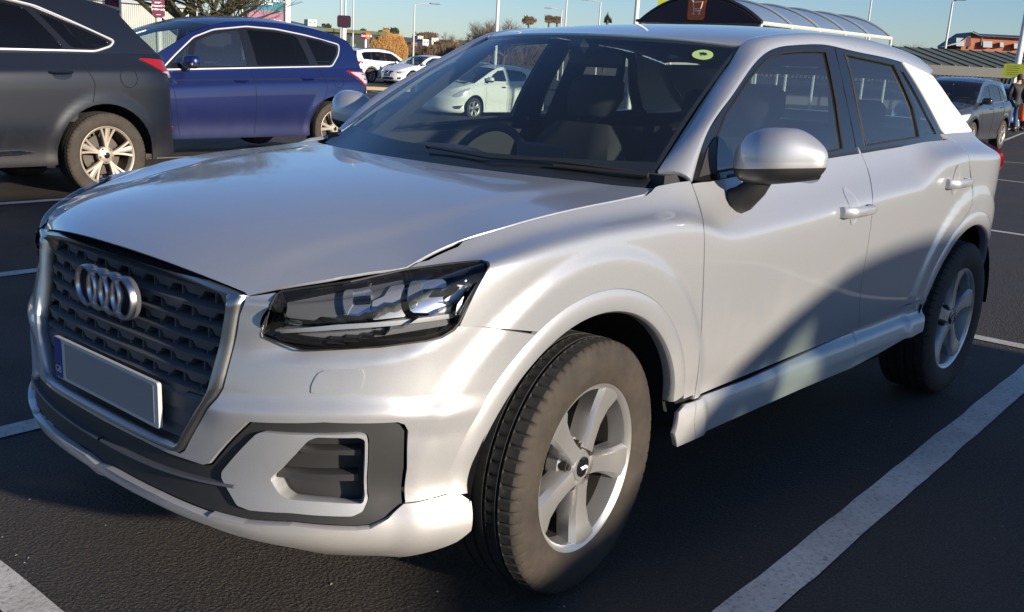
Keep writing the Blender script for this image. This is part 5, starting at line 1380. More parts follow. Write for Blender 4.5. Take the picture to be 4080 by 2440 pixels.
tig.bit('tail_lamp', rnd([(-3.18, 1.03), (-3.34, 1.05), (-3.50, 1.02), (-3.54, .93), (-3.34, .92), (-3.2, .95)], .03), 'red', off=.015, thick=.03)
for sx in (0, -2.62):
    tig.bit('arch_lip', [(sx+.44*math.cos(a), .355+.44*math.sin(a)) for a in np.linspace(.1, 3.04, 16)]+[(sx+.49*math.cos(a), .355+.49*math.sin(a)) for a in np.linspace(3.04, .1, 16)], 'black_plastic', off=.01)
for sg in (1, -1):
    q = MB(); q.tube([(-.9, sg*.60, 1.60), (-1.3, sg*.61, 1.70), (-2.2, sg*.61, 1.735), (-2.9, sg*.60, 1.70), (-3.2, sg*.59, 1.65)], .02, 6); q.build('roof_rail', M['dullchrome'], tig.o, True)
# --- white hatchback seen through the windscreen
p = spot((1145.2, 263.8), 28.5)
sp = dict(W=1.74, wb=2.51, fo=.82, ro=.67, R=.305, sill=.20, belt=[(.68, .78), (.45, .88), (.1, .97), (-.3, 1.02), (-1.2, 1.03), (-2.2, 1.07), (-3.1, 1.12)],
          tumble=.22, ht=.46, A=[(-.02, .985), (-.35, 1.13), (-.75, 1.30), (-1.05, 1.40)], roof=[(-1.35, 1.45), (-1.7, 1.465), (-2.1, 1.45), (-2.5, 1.40), (-2.72, 1.35)], C=[(-2.80, 1.30), (-2.90, 1.22), (-2.97, 1.15), (-2.99, 1.11)],
          cowlfwd=.25, headfwd=.1, crown=.05, step=.055, seatx=-1.05, round=2.5, gapr=.005,
          dlo=rnd([(-.35, 1.04), (-.7, 1.22), (-1.05, 1.36), (-1.6, 1.41), (-2.2, 1.38), (-2.45, 1.30), (-2.38, 1.12)], .05))
cor = Car('hatchback', 'white five-door hatchback seen through the windscreen of the silver crossover', 'car', (p[0], p[1]-.78, p[2]-.305), 0, sp)
cor.side(M['cream'], gaps=[[(-.42, 1.03), (-.44, .6), (-.46, .28)], [(-1.32, 1.04), (-1.34, .6), (-1.35, .28)], [(-2.18, 1.07), (-2.24, .85), (-2.05, .6)]],
         glasses=[rnd([(-.60, 1.06), (-.85, 1.24), (-1.1, 1.345), (-1.34, 1.375), (-1.36, 1.06)], .03), rnd([(-1.50, 1.065), (-1.46, 1.385), (-1.8, 1.385), (-2.15, 1.34), (-2.28, 1.26), (-2.22, 1.12), (-2.12, 1.085)], .04)], handles=[], frame=None)
for x, z in ((-1.15, .90), (-2.0, .93)):
    for sg in (1, -1):
        q = MB(); y = cor.S.pt([(x, z)], 'xz')[0][1]; q.box((x, sg*(y+.012), z), (.17, .03, .035), bev=.012); q.build('door_handle', M['black_plastic'], cor.body)
cor.wheels('pairs', 'rim', .20, .195, rot=.1); cor.mirror(-.52, 1.10, M['cream'], .10)
cor.bit('headlight', [(.20, .86), (.34, .83), (.52, .74), (.64, .64), (.60, .60), (.48, .63), (.34, .73)], 'whitelamp', off=.008, sm=True)
cor.bit('corner_intake', rnd([(.40, .40), (.66, .36), (.62, .29), (.50, .29)], .02), 'black_plastic', off=.004)
# --- grey crossover at the right edge
p = spot((2417, 326.4), 25.2)
sp = dict(W=1.78, wb=2.555, fo=.87, ro=.76, R=.347, sill=.26, belt=[(.75, .88), (.3, 1.00), (-.2, 1.06), (-1.2, 1.09), (-2.2, 1.12), (-3.3, 1.16)],
          tumble=.20, ht=.55, A=[(-.12, 1.04), (-.45, 1.25), (-.8, 1.45), (-1.02, 1.54)], roof=[(-1.4, 1.60), (-1.9, 1.62), (-2.4, 1.60), (-2.9, 1.55)], C=[(-2.95, 1.47), (-3.06, 1.33), (-3.13, 1.20), (-3.15, 1.155)],
          cowlfwd=.22, headfwd=.10, crown=.05, step=.05, gapr=.005, round=2.6,
          dlo=rnd([(-.40, 1.09), (-.75, 1.32), (-1.1, 1.48), (-1.7, 1.54), (-2.3, 1.50), (-2.72, 1.36), (-2.66, 1.20), (-2.5, 1.15)], .05))
mok = Car('grey_crossover', 'dark grey crossover parked at the right behind the pale pillar, facing the camera', 'car', (p[0]+2.555*math.cos(.05), p[1]-.79+2.555*math.sin(.05), p[2]-.347), .05, sp)
mok.side(M['grey'], gaps=[[(-.5, 1.07), (-.55, .6), (-.57, .32)], [(-1.42, 1.09), (-1.44, .6), (-1.45, .32)], [(-2.3, 1.12), (-2.35, .85), (-2.15, .6)]],
         glasses=[rnd([(-.62, 1.11), (-.9, 1.34), (-1.15, 1.46), (-1.40, 1.50), (-1.42, 1.12)], .03), rnd([(-1.52, 1.125), (-1.50, 1.51), (-1.9, 1.505), (-2.2, 1.47), (-2.30, 1.15)], .03), rnd([(-2.38, 1.16), (-2.29, 1.455), (-2.60, 1.33), (-2.55, 1.21)], .02)], handles=[(-1.25, .97), (-2.1, 1.0)])
mok.wheels('five', 'rim', .225, .225, rot=.3); mok.mirror(-.52, 1.15, M['black_gloss'])
mok.bit('headlight', rnd([(.30, .87), (.52, .84), (.66, .78), (.62, .68), (.42, .72)], .03), 'whitelamp', off=.01)
mok.bit('grille', rnd([(0, .72), (.40, .72), (.36, .58), (0, .56)], .03), 'black_gloss', mode='yz', off=.008)
for sx in (0, -2.555):
    mok.bit('arch_lip', [(sx+.425*math.cos(a), .347+.425*math.sin(a)) for a in np.linspace(.05, 3.09, 16)]+[(sx+.475*math.cos(a), .347+.475*math.sin(a)) for a in np.linspace(3.09, .05, 16)], 'black_plastic', off=.012)
for sg in (1, -1):
    q = MB(); q.tube([(-1.0, sg*.60, 1.58), (-1.3, sg*.60, 1.655), (-2.4, sg*.60, 1.65), (-2.8, sg*.58, 1.58)], .018, 6); q.build('roof_rail', M['dullchrome'], mok.o, True)
# ---------------------------------------------------------------- ground, painted lines
m = M['asphalt'] = mat('asphalt', (.04, .04, .042), .62, spec=.35)
v = coords(m); N, L, b = nodes(m)
n1 = noise(m, v, 170, 3, .75); n2 = noise(m, v, .6, 6, .65); n3 = noise(m, v, 90, 2, .5)
vor = N.new('ShaderNodeTexVoronoi'); vor.inputs['Scale'].default_value = 95; L.new(v, vor.inputs['Vector'])
c = ramp(m, n1, [(.30, (.024, .0205, .018)), (.50, (.056, .047, .041)), (.68, (.135, .112, .094)), (.84, (.28, .24, .20))])
c = mixc(m, ramp(m, n2, [(.35, (0, 0, 0)), (.7, (1, 1, 1))]), c, (.016, .015, .017), 'MIX') if False else mixc(m, .5, c, ramp(m, n2, [(.3, (.55, .55, .57)), (.7, (1, .98, .94))]), 'MULTIPLY')
L.new(c, b.inputs['Base Color']); L.new(ramp(m, n2, [(.3, (.52, .52, .52)), (.65, (.8, .8, .8))]), b.inputs['Roughness'])
h = math_(m, 'ADD', math_(m, 'MULTIPLY', vor.outputs['Distance'], .8), n1); bump(m, h, 1.0, .010)
V = []; F = []; rs = [0, 1, 2, 3, 4, 5, 6, 7, 8.5, 10, 12, 14, 16, 18, 20, 22.5, 25, 27.5, 30, 34, 38, 42, 46, 50, 60, 80, 120, 200, 400, 900, 2500]; n = 72
for r in rs:
    for i in range(n):
        a = 2*math.pi*i/n; x, y = -1+r*math.cos(a), r*math.sin(a); V.append((x, y, gz(x, y)))
F = [(j*n+i, j*n+(i+1) % n, (j+1)*n+(i+1) % n, (j+1)*n+i) for j in range(len(rs)-1) for i in range(n)]
tag(mesh('tarmac_ground', V, F, M['asphalt'], None, True), kind='structure')
m = M['line'] = mat('white_line_paint', (.5, .49, .46), .7)
v = coords(m); N, L, b = nodes(m); n1 = noise(m, v, 60, 6, .75); n2 = noise(m, v, 3, 4, .6)
c = ramp(m, n1, [(.33, (.16, .15, .14)), (.44, (.58, .55, .50)), (.75, (.74, .71, .65))]); c = mixc(m, .6, c, ramp(m, n2, [(.35, (.55, .53, .5)), (.6, (1, 1, 1))]), 'MULTIPLY'); L.new(c, b.inputs['Base Color']); bump(m, n1, .6, .004)
def gat(px):
    z = 0.
    for _ in range(6): p = at(px, 2, z); z = gz(p[0], p[1])
    return p
def line(a, b_, w, name='bay_line'):
    a = np.array(a[:2]); b_ = np.array(b_[:2]); d = b_-a; Ln = np.linalg.norm(d); d /= Ln; nrm = np.array([-d[1], d[0]]); k = max(2, int(Ln/.12)); V = []
    for i in range(k+1):
        p = a+d*Ln*i/k
        for s_ in (1, -1):
            q = p+nrm*s_*(w/2+random.uniform(-.0035, .0035)); V.append((q[0], q[1], gz(*q)+.004+.0001*len(V) % .0005))
    o = mesh(name, V, [(2*i, 2*i+1, 2*i+3, 2*i+2) for i in range(k)], M['line']); tag(o, kind='structure'); return o
def ext(pa, pb, xa, xb):   # through two surveyed points, from x=xa to x=xb
    s = (pb[1]-pa[1])/(pb[0]-pa[0]); f = lambda x: (x, pa[1]+s*(x-pa[0])); return f(xa), f(xb)
c1 = (gat((1720, 1484))+gat((1890, 1484)))/2; c2 = (gat((2481, 880))+gat((2481, 960)))/2
line(*ext(c1, c2, 1.02, -3.80), .115)
line((1.07, 5.5), (1.07, -22), .10)
line((1.02, -1.125), (-3.80, -1.20), .105)
e1 = gat((0, 667)); e2 = gat((88, 652)); line((1.02, e1[1]+.05), (-3.8, e1[1]-.12), .10)
e1 = gat((0, 497)); line((1.02, e1[1]+.05), (-3.8, e1[1]-.12), .10)
for k in range(3, 8): line((1.02, -1.15-2.44*k), (-3.8, -1.3-2.44*k), .10)
f1 = (gat((2362, 816))+gat((2362, 830)))/2; line((f1[0]-.02, f1[1]-30), (f1[0]-.06, f1[1]+6), .10)
for a, b_ in ((zS((1352, 661)), zS((1463, 677))), (zS((1352, 442)), zS((1463, 455))), (zS((1352, 366)), zS((1463, 373)))):
    A_, B_ = gat(a[0]), gat(b_[0]); d = (B_-A_); line(A_-d*6, B_+d*4, .10)
A_, B_ = gat((2390, 352)), gat((2481, 322)); line(A_-(B_-A_), B_, .09)
for a, b_ in (((880, 228), (1000, 238)), ((890, 214), (990, 216)), ((900, 222), (960, 232)), ((885, 244), (960, 250))):
    line(gat(a), gat(b_), .10)
g0 = gat((430, 383)); line(g0+np.array([-6, -.3, 0]), g0+np.array([5, .2, 0]), .10)
M['kerb'] = mat('sandy_kerb_stone', (.42, .33, .20), .85)
k1 = gat((905, 218)); q = MB(); q.prism(rnd([(-1.6, -.35), (1.6, -.35), (1.6, .35), (-1.6, .35)], .3), lambda a, b: (k1[0]+a*.72-b*.68, k1[1]-a*.68-b*.72, gz(k1[0], k1[1])-.05), lambda a, b: (k1[0]+a*.72-b*.68, k1[1]-a*.68-b*.72, gz(k1[0], k1[1])+.13)); tag(q.build('kerb_island', M['kerb']), 'small sandy kerbed island beyond the blue car', 'kerb')
# grit: pale chips scattered near the camera
q = MB()
for i in range(220):
    x, y = random.uniform(-2.6, 1.0), random.uniform(-.9, 2.2); s = random.uniform(.002, .0055); a = random.uniform(0, 3)
    q.add([(x+s*math.cos(a+t)*random.uniform(.6, 1.2), y+s*math.sin(a+t), .001) for t in (0, 1.9, 4)]+[(x, y, s*.8)], [(0, 1, 3), (1, 2, 3), (2, 0, 3)])
o = q.build('grit', mat('pale_grit', (.22, .21, .20), .9)); tag(o, kind='stuff')
# ---------------------------------------------------------------- background
def up(px, depth, z): p = spot(px, depth); return (p[0], p[1], z)
def frame_at(p):   # horizontal axes facing the camera at a point: right, towards camera
    d = np.array([CP[0]-p[0], CP[1]-p[1]]); d /= np.linalg.norm(d); return np.array([-d[1], d[0]]), d   # (image right, facing)
MX = {k: mat(n, c, r) for k, n, c, r in (('pole', 'galvanised_pole', (.50, .51, .50), .45), ('whitepole', 'white_post', (.72, .71, .68), .5), ('maroon', 'maroon_sign_face', (.13, .008, .045), .45), ('darkmaroon', 'dark_maroon_face', (.028, .005, .018), .4),
    ('orange', 'orange_sign_panel', (.75, .13, .02), .5), ('signwhite', 'sign_lettering', (.8, .8, .78), .5), ('cyan', 'sky_blue_banner', (.03, .22, .31), .5), ('pink', 'pink_banner', (.34, .17, .25), .5), ('shed', 'pale_ribbed_sheet', (.50, .50, .47), .6),
    ('canopyg', 'olive_green_fascia', (.09, .10, .045), .6), ('canopyr', 'grey_green_roof_sheet', (.075, .092, .072), .85), ('brick', 'red_brick', (.33, .095, .045), .8), ('slate', 'dark_slate', (.035, .04, .05), .6), ('slate2', 'dark_green_batten', (.12, .14, .12), .8), ('render', 'white_render', (.62, .60, .56), .8),
    ('bark', 'tree_bark', (.10, .075, .05), .9), ('mossbark', 'mossy_bark', (.085, .08, .045), .9), ('twig', 'brown_twigs', (.14, .095, .06), .9), ('willow', 'orange_willow_twigs', (.42, .22, .07), .9), ('ever', 'evergreen_leaves', (.03, .045, .02), .9),
    ('yg', 'yellow_green_sign', (.38, .42, .03), .5), ('poly', 'smoky_roof_panel', (.16, .22, .30), .2), ('steel', 'steel_rib', (.35, .38, .40), .4), ('win', 'building_window', (.35, .38, .40), .25), ('hedge', 'hill_grass', (.10, .085, .045), .95),
    ('jacket', 'black_jacket', (.015, .014, .014), .7), ('jeans', 'blue_jeans', (.04, .09, .17), .85), ('skin', 'skin', (.42, .24, .17), .6), ('hair', 'brown_hair', (.05, .03, .02), .8), ('hivis', 'orange_garment', (.8, .12, .03), .6), ('glassgreen', 'greenish_panel', (.10, .17, .14), .3))}
# lamp posts
def lamp(name, label, base, depth, d0, h=None, top=None, arm=None, head='pole', group='lamp posts round the car park', mt='pole', cat='lamp post'):
    p = spot(base, depth); g = gz(p[0], p[1])
    H = h if h else spot(top, depth)[2]-g
    o = thing(name, label, cat, (p[0], p[1], g), 0, group)
    q = MB(); q.tube([(0, 0, 0), (0, 0, 1.2), (0, 0, H)], [d0*.62, d0*.55, d0*.36], 12); q.build('pole', MX[mt], o, True)
    q = MB(); q.lathe([(0, .02), (d0*1.4, .02), (d0*1.4, 0)], 12, (0, 0, 0), 'z'); q.build('base_plate', MX[mt], o)
    R_t, Fc = frame_at(p)
    if arm is not None:
        s = arm; e = np.array([R_t[0]*s, R_t[1]*s]); q = MB(); q.tube([(0, 0, H-.05), (e[0]*.4, e[1]*.4, H+.06), (e[0], e[1], H+.12)], d0*.28, 6); q.build('arm', MX[mt], o, True)
        q = MB(); q.box((e[0]*1.25, e[1]*1.25, H+.12), (.62, .26, .10), math.atan2(R_t[1], R_t[0]), bev=.04); q.build('lamp_head', MX['yg' if head == 'yg' else 'steel'], o, True)
    return o, p, g, H
lamp('lamp_post', 'slim lamp post with one arm reaching right, above the white saloon', (1001, 135), 62, .11, top=(1003.5, 13), arm=1.0)
lamp('lamp_post', 'white lamp column rising just left of the silver roof corner', (1203, 82), 40, .13, h=8.5, mt='whitepole')
lamp('lamp_post', 'small lamp post with a drooping arm to the left over the silver roof', (1359, 58), 85, .14, top=(1360, 25), arm=-.9)
lamp('lamp_post', 'thin bare lamp column next to the small drooping lamp', (1370, 57), 60, .10, h=9)
lamp('lamp_post', 'lamp post with a level arm to the left above the silver roof', (1452, 53), 70, .13, top=(1457, 6), arm=-.9)
lamp('lamp_post', 'thick white lamp column against the left foot of the trolley shelter', (1541, 48), 33, .15, h=9, mt='whitepole')
lamp('lamp_post', 'tapering lamp column behind the far end of the curved shelter', (2098, 97), 58, .12, top=(2110, 2))
lamp('lamp_post', 'tall lamp post with a yellow lamp head above the brick building', (2290, 118), 52, .13, top=(2312, 7), arm=.25, head='yg')
LP, pL, gL, HL_ = lamp('lamp_post', 'thick white lamp column carrying the yellow-green notice', (2464, 165), 36, .21, h=10, mt='whitepole')
for x, d, lab in ((826, 47, 'leftmost of the three thin grey columns above the blank maroon sign'), (836.5, 52, 'middle of the three thin grey columns above the blank maroon sign'), (855.5, 66, 'rightmost of the three thin grey columns above the blank maroon sign')):
    lamp('lamp_post', lab, (x, 60), d, .10, h=9.5)
# ---- signs
def panel(parent, name, c, R_t, Fc, w, h, mt, t=.03, r=.0, fwd=0., dx=0, dz=0):
    q = MB(); poly = rnd([(-w/2, -h/2), (w/2, -h/2), (w/2, h/2), (-w/2, h/2)], r, 4) if r else [(-w/2, -h/2), (w/2, -h/2), (w/2, h/2), (-w/2, h/2)]
    f = lambda off: (lambda a, b: (c[0]+R_t[0]*(a+dx)+Fc[0]*(fwd+off), c[1]+R_t[1]*(a+dx)+Fc[1]*(fwd+off), c[2]+b+dz)); q.prism(poly, f(0), f(t)); return q.build(name, mt, parent)
def word(parent, s, size, c, R_t, Fc, dx, dz, mt, fwd=.035, name='sign_lettering', bold=0, sp=1.):
    rz = math.atan2(R_t[1], R_t[0]); return text(name, s, size, (c[0]+R_t[0]*dx+Fc[0]*fwd, c[1]+R_t[1]*dx+Fc[1]*fwd, c[2]+dz), (R_(90), 0, rz), mt, parent, .002, space=sp, bold=bold)
def sign(name, label, px, depth, w, h, mt, posts, postmt='whitepole', r=0, cat='sign'):
    p = spot(px, depth); g = gz(p[0], p[1]); o = thing(name, label, cat, (p[0], p[1], g)); R_t, Fc = frame_at(p); c = (0, 0, p[2]-g)
    b = panel(o, 'sign_panel', c, R_t, Fc, w, h, MX[mt], r=r)
    for dx, rad, top in posts:
        q = MB(); q.tube([(R_t[0]*dx-Fc[0]*(rad+.01), R_t[1]*dx-Fc[1]*(rad+.01), 0), (R_t[0]*dx-Fc[0]*(rad+.01), R_t[1]*dx-Fc[1]*(rad+.01), c[2]+top)], rad, 10); q.build('post', MX[postmt], o, True)
    return o, b, c, R_t, Fc
# px size at a depth
def S_(d): return d*D/FPX
o, b, c, R_t, Fc = sign('parking_sign', 'maroon three hours free parking sign on a pale post, before the ribbed shed', (383, 8), 17, 30*S_(17), 64*S_(17), 'maroon', [(0, .05, .1)], r=.05)
k = S_(17)
for s, dy, z in (('Customers', 20, 5.2), ('please be', 9.5, 5.2), ('aware', 1.4, 5.6), ('3 hours free', -6.5, 5.4), ('parking only', -14.5, 5.4)): word(b, s, z*k*1.15, c, R_t, Fc, 0, dy*k, MX['signwhite'], bold=.002)
panel(b, 'rule', c, R_t, Fc, 11*k, 1*k, MX['signwhite'], .005, fwd=.03, dz=-27*k)
o, b, c, R_t, Fc = sign('pylon_sign', 'tall maroon pylon with a white edge beside the dark crossover roof', (271, 10), 24, 33*S_(24), 110*S_(24), 'darkmaroon', [], r=0)
k = S_(24); panel(b, 'white_edge', c, R_t, Fc, 5*k, 130*k, MX['whitepole'], .06, dx=19*k, dz=-12*k); panel(b, 'white_edge', c, R_t, Fc, 4*k, 130*k, MX['whitepole'], .06, dx=-19*k, dz=-12*k)
for dz in (26, 12, -2, -16): panel(b, 'listing_panel', c, R_t, Fc, 27*k, 9*k, MX['maroon'], .01, fwd=.03, dz=dz*k)
o, b, c, R_t, Fc = sign('advertising_banner', 'large sky blue and pink banner between two black and white posts', (642, -12), 26, 88*S_(26), 140*S_(26), 'cyan', [(-54*S_(26), .115, .8), (51*S_(26), .115, .8)])
k = S_(26); panel(b, 'pink_panel', c, R_t, Fc, 87.5*k, 34*k, MX['pink'], .012, fwd=.03, dz=-53*k)
word(b, "Cup 'till late", 15*k, c, R_t, Fc, 4*k, -10.5*k, MX['signwhite'], .06, bold=.006); word(b, 'Tuesday to Friday', 8.2*k, c, R_t, Fc, -10*k, -20.7*k, MX['signwhite'], .06, bold=.003)
word(b, 'leamington', 13.5*k, c, R_t, Fc, 9*k, -59.5*k, MX['signwhite'], .06, bold=.006)
e = panel(b, 'banner_emblem', c, R_t, Fc, 11*k, 9*k, MX['signwhite'], .012, r=2*k, fwd=.042, dx=-33*k, dz=-59*k); panel(e, 'emblem_centre', c, R_t, Fc, 8*k, 6*k, MX['pink'], .012, r=1*k, fwd=.046, dx=-33*k, dz=-59*k)
for dx in (-49.5, 46): panel(b, 'black_post_face', c, R_t, Fc, 5*k, 150*k, M['black_plastic'], .05, fwd=-.06, dx=dx*k)
for dx in (-49.5, 46): panel(b, 'post_band', c, R_t, Fc, 6*k, 2*k, MX['signwhite'], .02, fwd=-.009, dx=dx*k, dz=-14*k)
o, b, c, R_t, Fc = sign('blank_sign', 'rounded blank maroon sign on a white post behind the blue car', (833.5, 52.5), 34, 33*S_(34), 28*S_(34), 'darkmaroon', [(0, .085, .0)], r=.07)
o, b, c, R_t, Fc = sign('exit_sign', 'small maroon and orange Exit sign on a white post above the white off-roader', (886, 87.5), 57, 21.5*S_(57), 15*S_(57), 'maroon', [(0, .08, 0)])
k = S_(57); panel(b, 'arrow_panel', c, R_t, Fc, 10.5*k, 14.5*k, MX['orange'], .01, fwd=.031, dx=5.5*k); word(b, 'Exit', 6.6*k, c, R_t, Fc, -5*k, 0, MX['signwhite'], .034, bold=.004)
q = MB(); f = lambda off: (lambda a, b_: (c[0]+R_t[0]*(a*k+5.5*k)+Fc[0]*off, c[1]+R_t[1]*(a*k+5.5*k)+Fc[1]*off, c[2]+b_*k)); q.prism([(-3.4, .8), (0, .8), (0, 3), (3.6, 0), (0, -3), (0, -.8), (-3.4, -.8)], f(.042), f(.05)); q.build('arrow', MX['signwhite'], b)
o, b, c, R_t, Fc = sign('notice', 'yellow-green rounded notice on the thick white lamp column above the standing man', (2455, 171), 35.5, 44*S_(35.5), 31*S_(35.5), 'yg', [(6*S_(35.5), .02, -.1)], r=.09)
k = S_(35.5)
for i in range(5): panel(b, 'notice_line', c, R_t, Fc, random.uniform(24, 34)*k, 1.1*k, MX['canopyg'], .004, fwd=.031, dx=random.uniform(-3, 1)*k, dz=(10-5*i)*k)
o, b, c, R_t, Fc = sign('notice', 'yellow-green notice peeping over the left side of the curved shelter', (1606, 10), 31, 26*S_(31), 20*S_(31), 'yg', [(0, .05, -.1)], r=.09)
# ---- ribbed shed
def boxwall(name, label, cat, A, B, h, th, mt, ribs=0, ribmt=None, roofmt=None, z0=0, roofh=0):
    A = np.array(A[:2]); B = np.array(B[:2]); d = B-A; Ln = np.linalg.norm(d); d /= Ln; nr = np.array([-d[1], d[0]])
    if (CP[:2]-A)@nr < 0: nr = -nr
    o = thing(name, label, cat, (A[0], A[1], z0)); q = MB()
    P = lambda s, t, z: (d[0]*s+nr[0]*t, d[1]*s+nr[1]*t, z)
    q.add([P(s, t, z) for s in (0, Ln) for t in (0, -th) for z in (0, h)], [(0, 1, 3, 2), (4, 6, 7, 5), (0, 4, 5, 1), (2, 3, 7, 6), (1, 5, 7, 3)])
    for i in range(ribs):
        s = Ln*(i+.5)/ribs; w = Ln/ribs*.25; q.add([P(s+a, t, z) for a in (-w, w) for t in (.002, .06) for z in (0, h-.02)], [(2, 6, 7, 3), (0, 2, 3, 1), (4, 5, 7, 6), (1, 3, 7, 5)])
    q.build('wall', mt, o); return o, P, Ln
a = spot((120, 5), 56); e = spot((478, 34), 66)
o, P, Ln = boxwall('ribbed_shed', 'pale shed of ribbed sheets behind the bare tree', 'shed', a, e, 3.62, 18, MX['shed'], 70, z0=-.1)
q = MB(); q.add([P(-.3, .3, 3.62), P(Ln+.3, .3, 3.62), P(Ln+.3, -18.3, 3.63), P(-.3, -18.3, 3.63), P(-.3, .3, 3.78), P(Ln+.3, .3, 3.78), P(Ln+.3, -18.3, 4.6), P(-.3, -18.3, 4.6)], [(3, 2, 1, 0), (4, 5, 6, 7), (0, 1, 5, 4), (1, 2, 6, 5), (2, 3, 7, 6), (3, 0, 4, 7)]); q.build('roof', MX['steel'], o)
# ---- trolley shelter: barrel roof
pr = spot((1839, 58.5), 24.); zb_ = pr[2]; rr_ = ray((1547, 49.5)); tL = (pr[0]-CP[0])/rr_[0]; pl_ = CP+rr_*tL; W_ = pr[1]-pl_[1]; g = gz(pr[0], pr[1]); yc = (pr[1]+pl_[1])/2; hb = abs(W_)/2; zb_ = (pr[2]+pl_[2])/2
sag = .60; Rr = (hb**2+sag**2)/(2*sag); zc0 = zb_+sag-Rr; am = math.asin(hb/Rr); LN_ = 7.6
SHL = thing('trolley_shelter', 'barrel-roofed trolley shelter with a maroon end board and orange trolley symbol', 'shelter', (pr[0], yc, g))
rel = lambda x, y, z: (x, y, z-g)
NA = 24
def arcpt(t, r=Rr): return (r*math.sin(am*t), zc0+r*math.cos(am*t))
q = MB(); V = []
for i in range(9):
    for t in np.linspace(-1, 1, NA): y, z = arcpt(t); V.append(rel(-.12-LN_*i/8, y, z))
q.add(V, [(i*NA+j, i*NA+j+1, (i+1)*NA+j+1, (i+1)*NA+j) for i in range(8) for j in range(NA-1)]); q.build('roof', MX['poly'], SHL, True)
for i in range(6):
    x = -.10-LN_*i/5; q = MB(); q.tube([rel(x, *arcpt(t, Rr+.02)) for t in np.linspace(-1, 1, 20)], .035 if i else .05, 6); q.build('roof_rib', MX['steel'] if i else M['black_plastic'], SHL, True)
    for s in (-1, 1):
        q = MB(); y, z = arcpt(s); q.tube([rel(x, y, g), rel(x, y, z)], .04, 8); q.build('post', MX['pole'], SHL, True)
for s in (-1, 1):
    q = MB(); y, z = arcpt(s); q.tube([rel(-.05, y, z), rel(-.1-LN_, y, z)], .05, 6); q.build('side_rail', MX['shed'], SHL, True)
    q = MB(); q.box(rel(-.02, y, z+.02), (.10, .16, .07), bev=.02); q.build('rail_cap', M['black_plastic'], SHL)
q = MB(); bp_ = [arcpt(t) for t in np.linspace(-.985, .985, 26)]; base_ = [(bp_[-1][0], zb_-.015), (bp_[0][0], zb_-.015)]
q.prism([(a, z-.03) for a, z in bp_]+base_, lambda a, b: rel(-.04, a, b), lambda a, b: rel(.0, a, b)); eb = q.build('end_board', MX['darkmaroon'], SHL)
kx = abs(W_)/291.; cyp = (1691-1547)/291.*abs(W_)-hb; czp = zb_+.0+30*kx
q = MB(); q.prism(rnd([(cyp-21*kx, czp-26*kx), (cyp+21*kx, czp-26*kx), (cyp+21*kx, czp+26*kx), (cyp-21*kx, czp+26*kx)], 8*kx), lambda a, b: rel(.001, a, b), lambda a, b: rel(.012, a, b)); tb = q.build('symbol_panel', MX['orange'], eb)
q = MB(); T_ = lambda a, b: rel(.02, cyp+a*kx, czp+b*kx)
for seg in ([(-13, 14), (-9.5, 12), (-6, -8), (10, -8)], [(-9, 9), (14, 10), (10.5, -3.5), (-7.2, -3.8)]): q.tube([T_(*s) for s in seg], .85*kx, 5)
for a in (-6, 8): q.add([T_(a+2.3*math.cos(t), -13+2.3*math.sin(t)) for t in np.linspace(0, 6.28, 13)[:-1]], [tuple(range(12))])
q.build('trolley_symbol', MX['signwhite'], tb)
# ---- olive canopy on the left and its shelter
a = spot((600, 55), 62); e = spot((938, 80), 71); zA, zE = spot((669, 57), 64)[2], spot((929, 80.5), 71)[2]
d_ = (e-a)[:2]; Ln = np.linalg.norm(d_); d_ /= Ln; nr = np.array([-d_[1], d_[0]]); nr = nr if (CP[:2]-a[:2])@nr > 0 else -nr
CAN = thing('long_canopy', 'long olive canopy on posts behind the blue car', 'canopy', (a[0], a[1], 0)); P = lambda s, t, z: (d_[0]*s+nr[0]*t, d_[1]*s+nr[1]*t, z)
zt_ = (zA+zE)/2
q = MB(); q.add([P(s, t, z) for s in (0, Ln) for t in (0, -4.5) for z in (zt_-.22, zt_)], [(0, 1, 3, 2), (4, 6, 7, 5), (0, 4, 5, 1), (2, 3, 7, 6), (1, 5, 7, 3), (0, 2, 6, 4)]); q.build('roof', MX['canopyg'], CAN)
for i in range(7):
    q = MB(); q.tube([P(1+i*(Ln-2)/6, -.8, 0), P(1+i*(Ln-2)/6, -.8, zt_-.2)], .05, 6); q.build('post', MX['glassgreen'], CAN)
q = MB()
for i in range(5): q.add([P(Ln*.42+i*1.3+s, -2.5, z) for s, z in ((0, .1), (1.2, .1), (1.2, 2.0), (0, 2.0))], [(0, 1, 2, 3)])
q.build('side_panels', MX['glassgreen'], CAN)
# ---- long ribbed canopy on the right
a = spot((2085, 109), 50); e = spot((2560, 134), 52); zr = (spot((2140, 111), 50)[2]+spot((2481, 129.5), 51.6)[2])/2; ze = (spot((2240, 157), 46)[2]+spot((2481, 168.), 47)[2])/2
d_ = (e-a)[:2]; Ln = np.linalg.norm(d_)+14; d_ /= np.linalg.norm(d_); nr = np.array([-d_[1], d_[0]]); nr = nr if (CP[:2]-a[:2])@nr > 0 else -nr
CAN2 = thing('ribbed_canopy', 'long grey-green ribbed canopy below the brick building', 'canopy', (a[0]-d_[0]*8, a[1]-d_[1]*8, -.1)); P = lambda s, t, z: (d_[0]*s+nr[0]*t, d_[1]*s+nr[1]*t, z+.1); Ln += 8
q = MB(); q.add([P(s, t, z) for s in (0, Ln) for t, z in ((0, zr), (4.2, ze), (4.2, ze-.20), (0, ze-.20))], [(0, 4, 5, 1), (1, 5, 6, 2), (2, 6, 7, 3), (0, 1, 2, 3), (4, 7, 6, 5)])
q.build('roof', MX['canopyr'], CAN2)
q = MB()
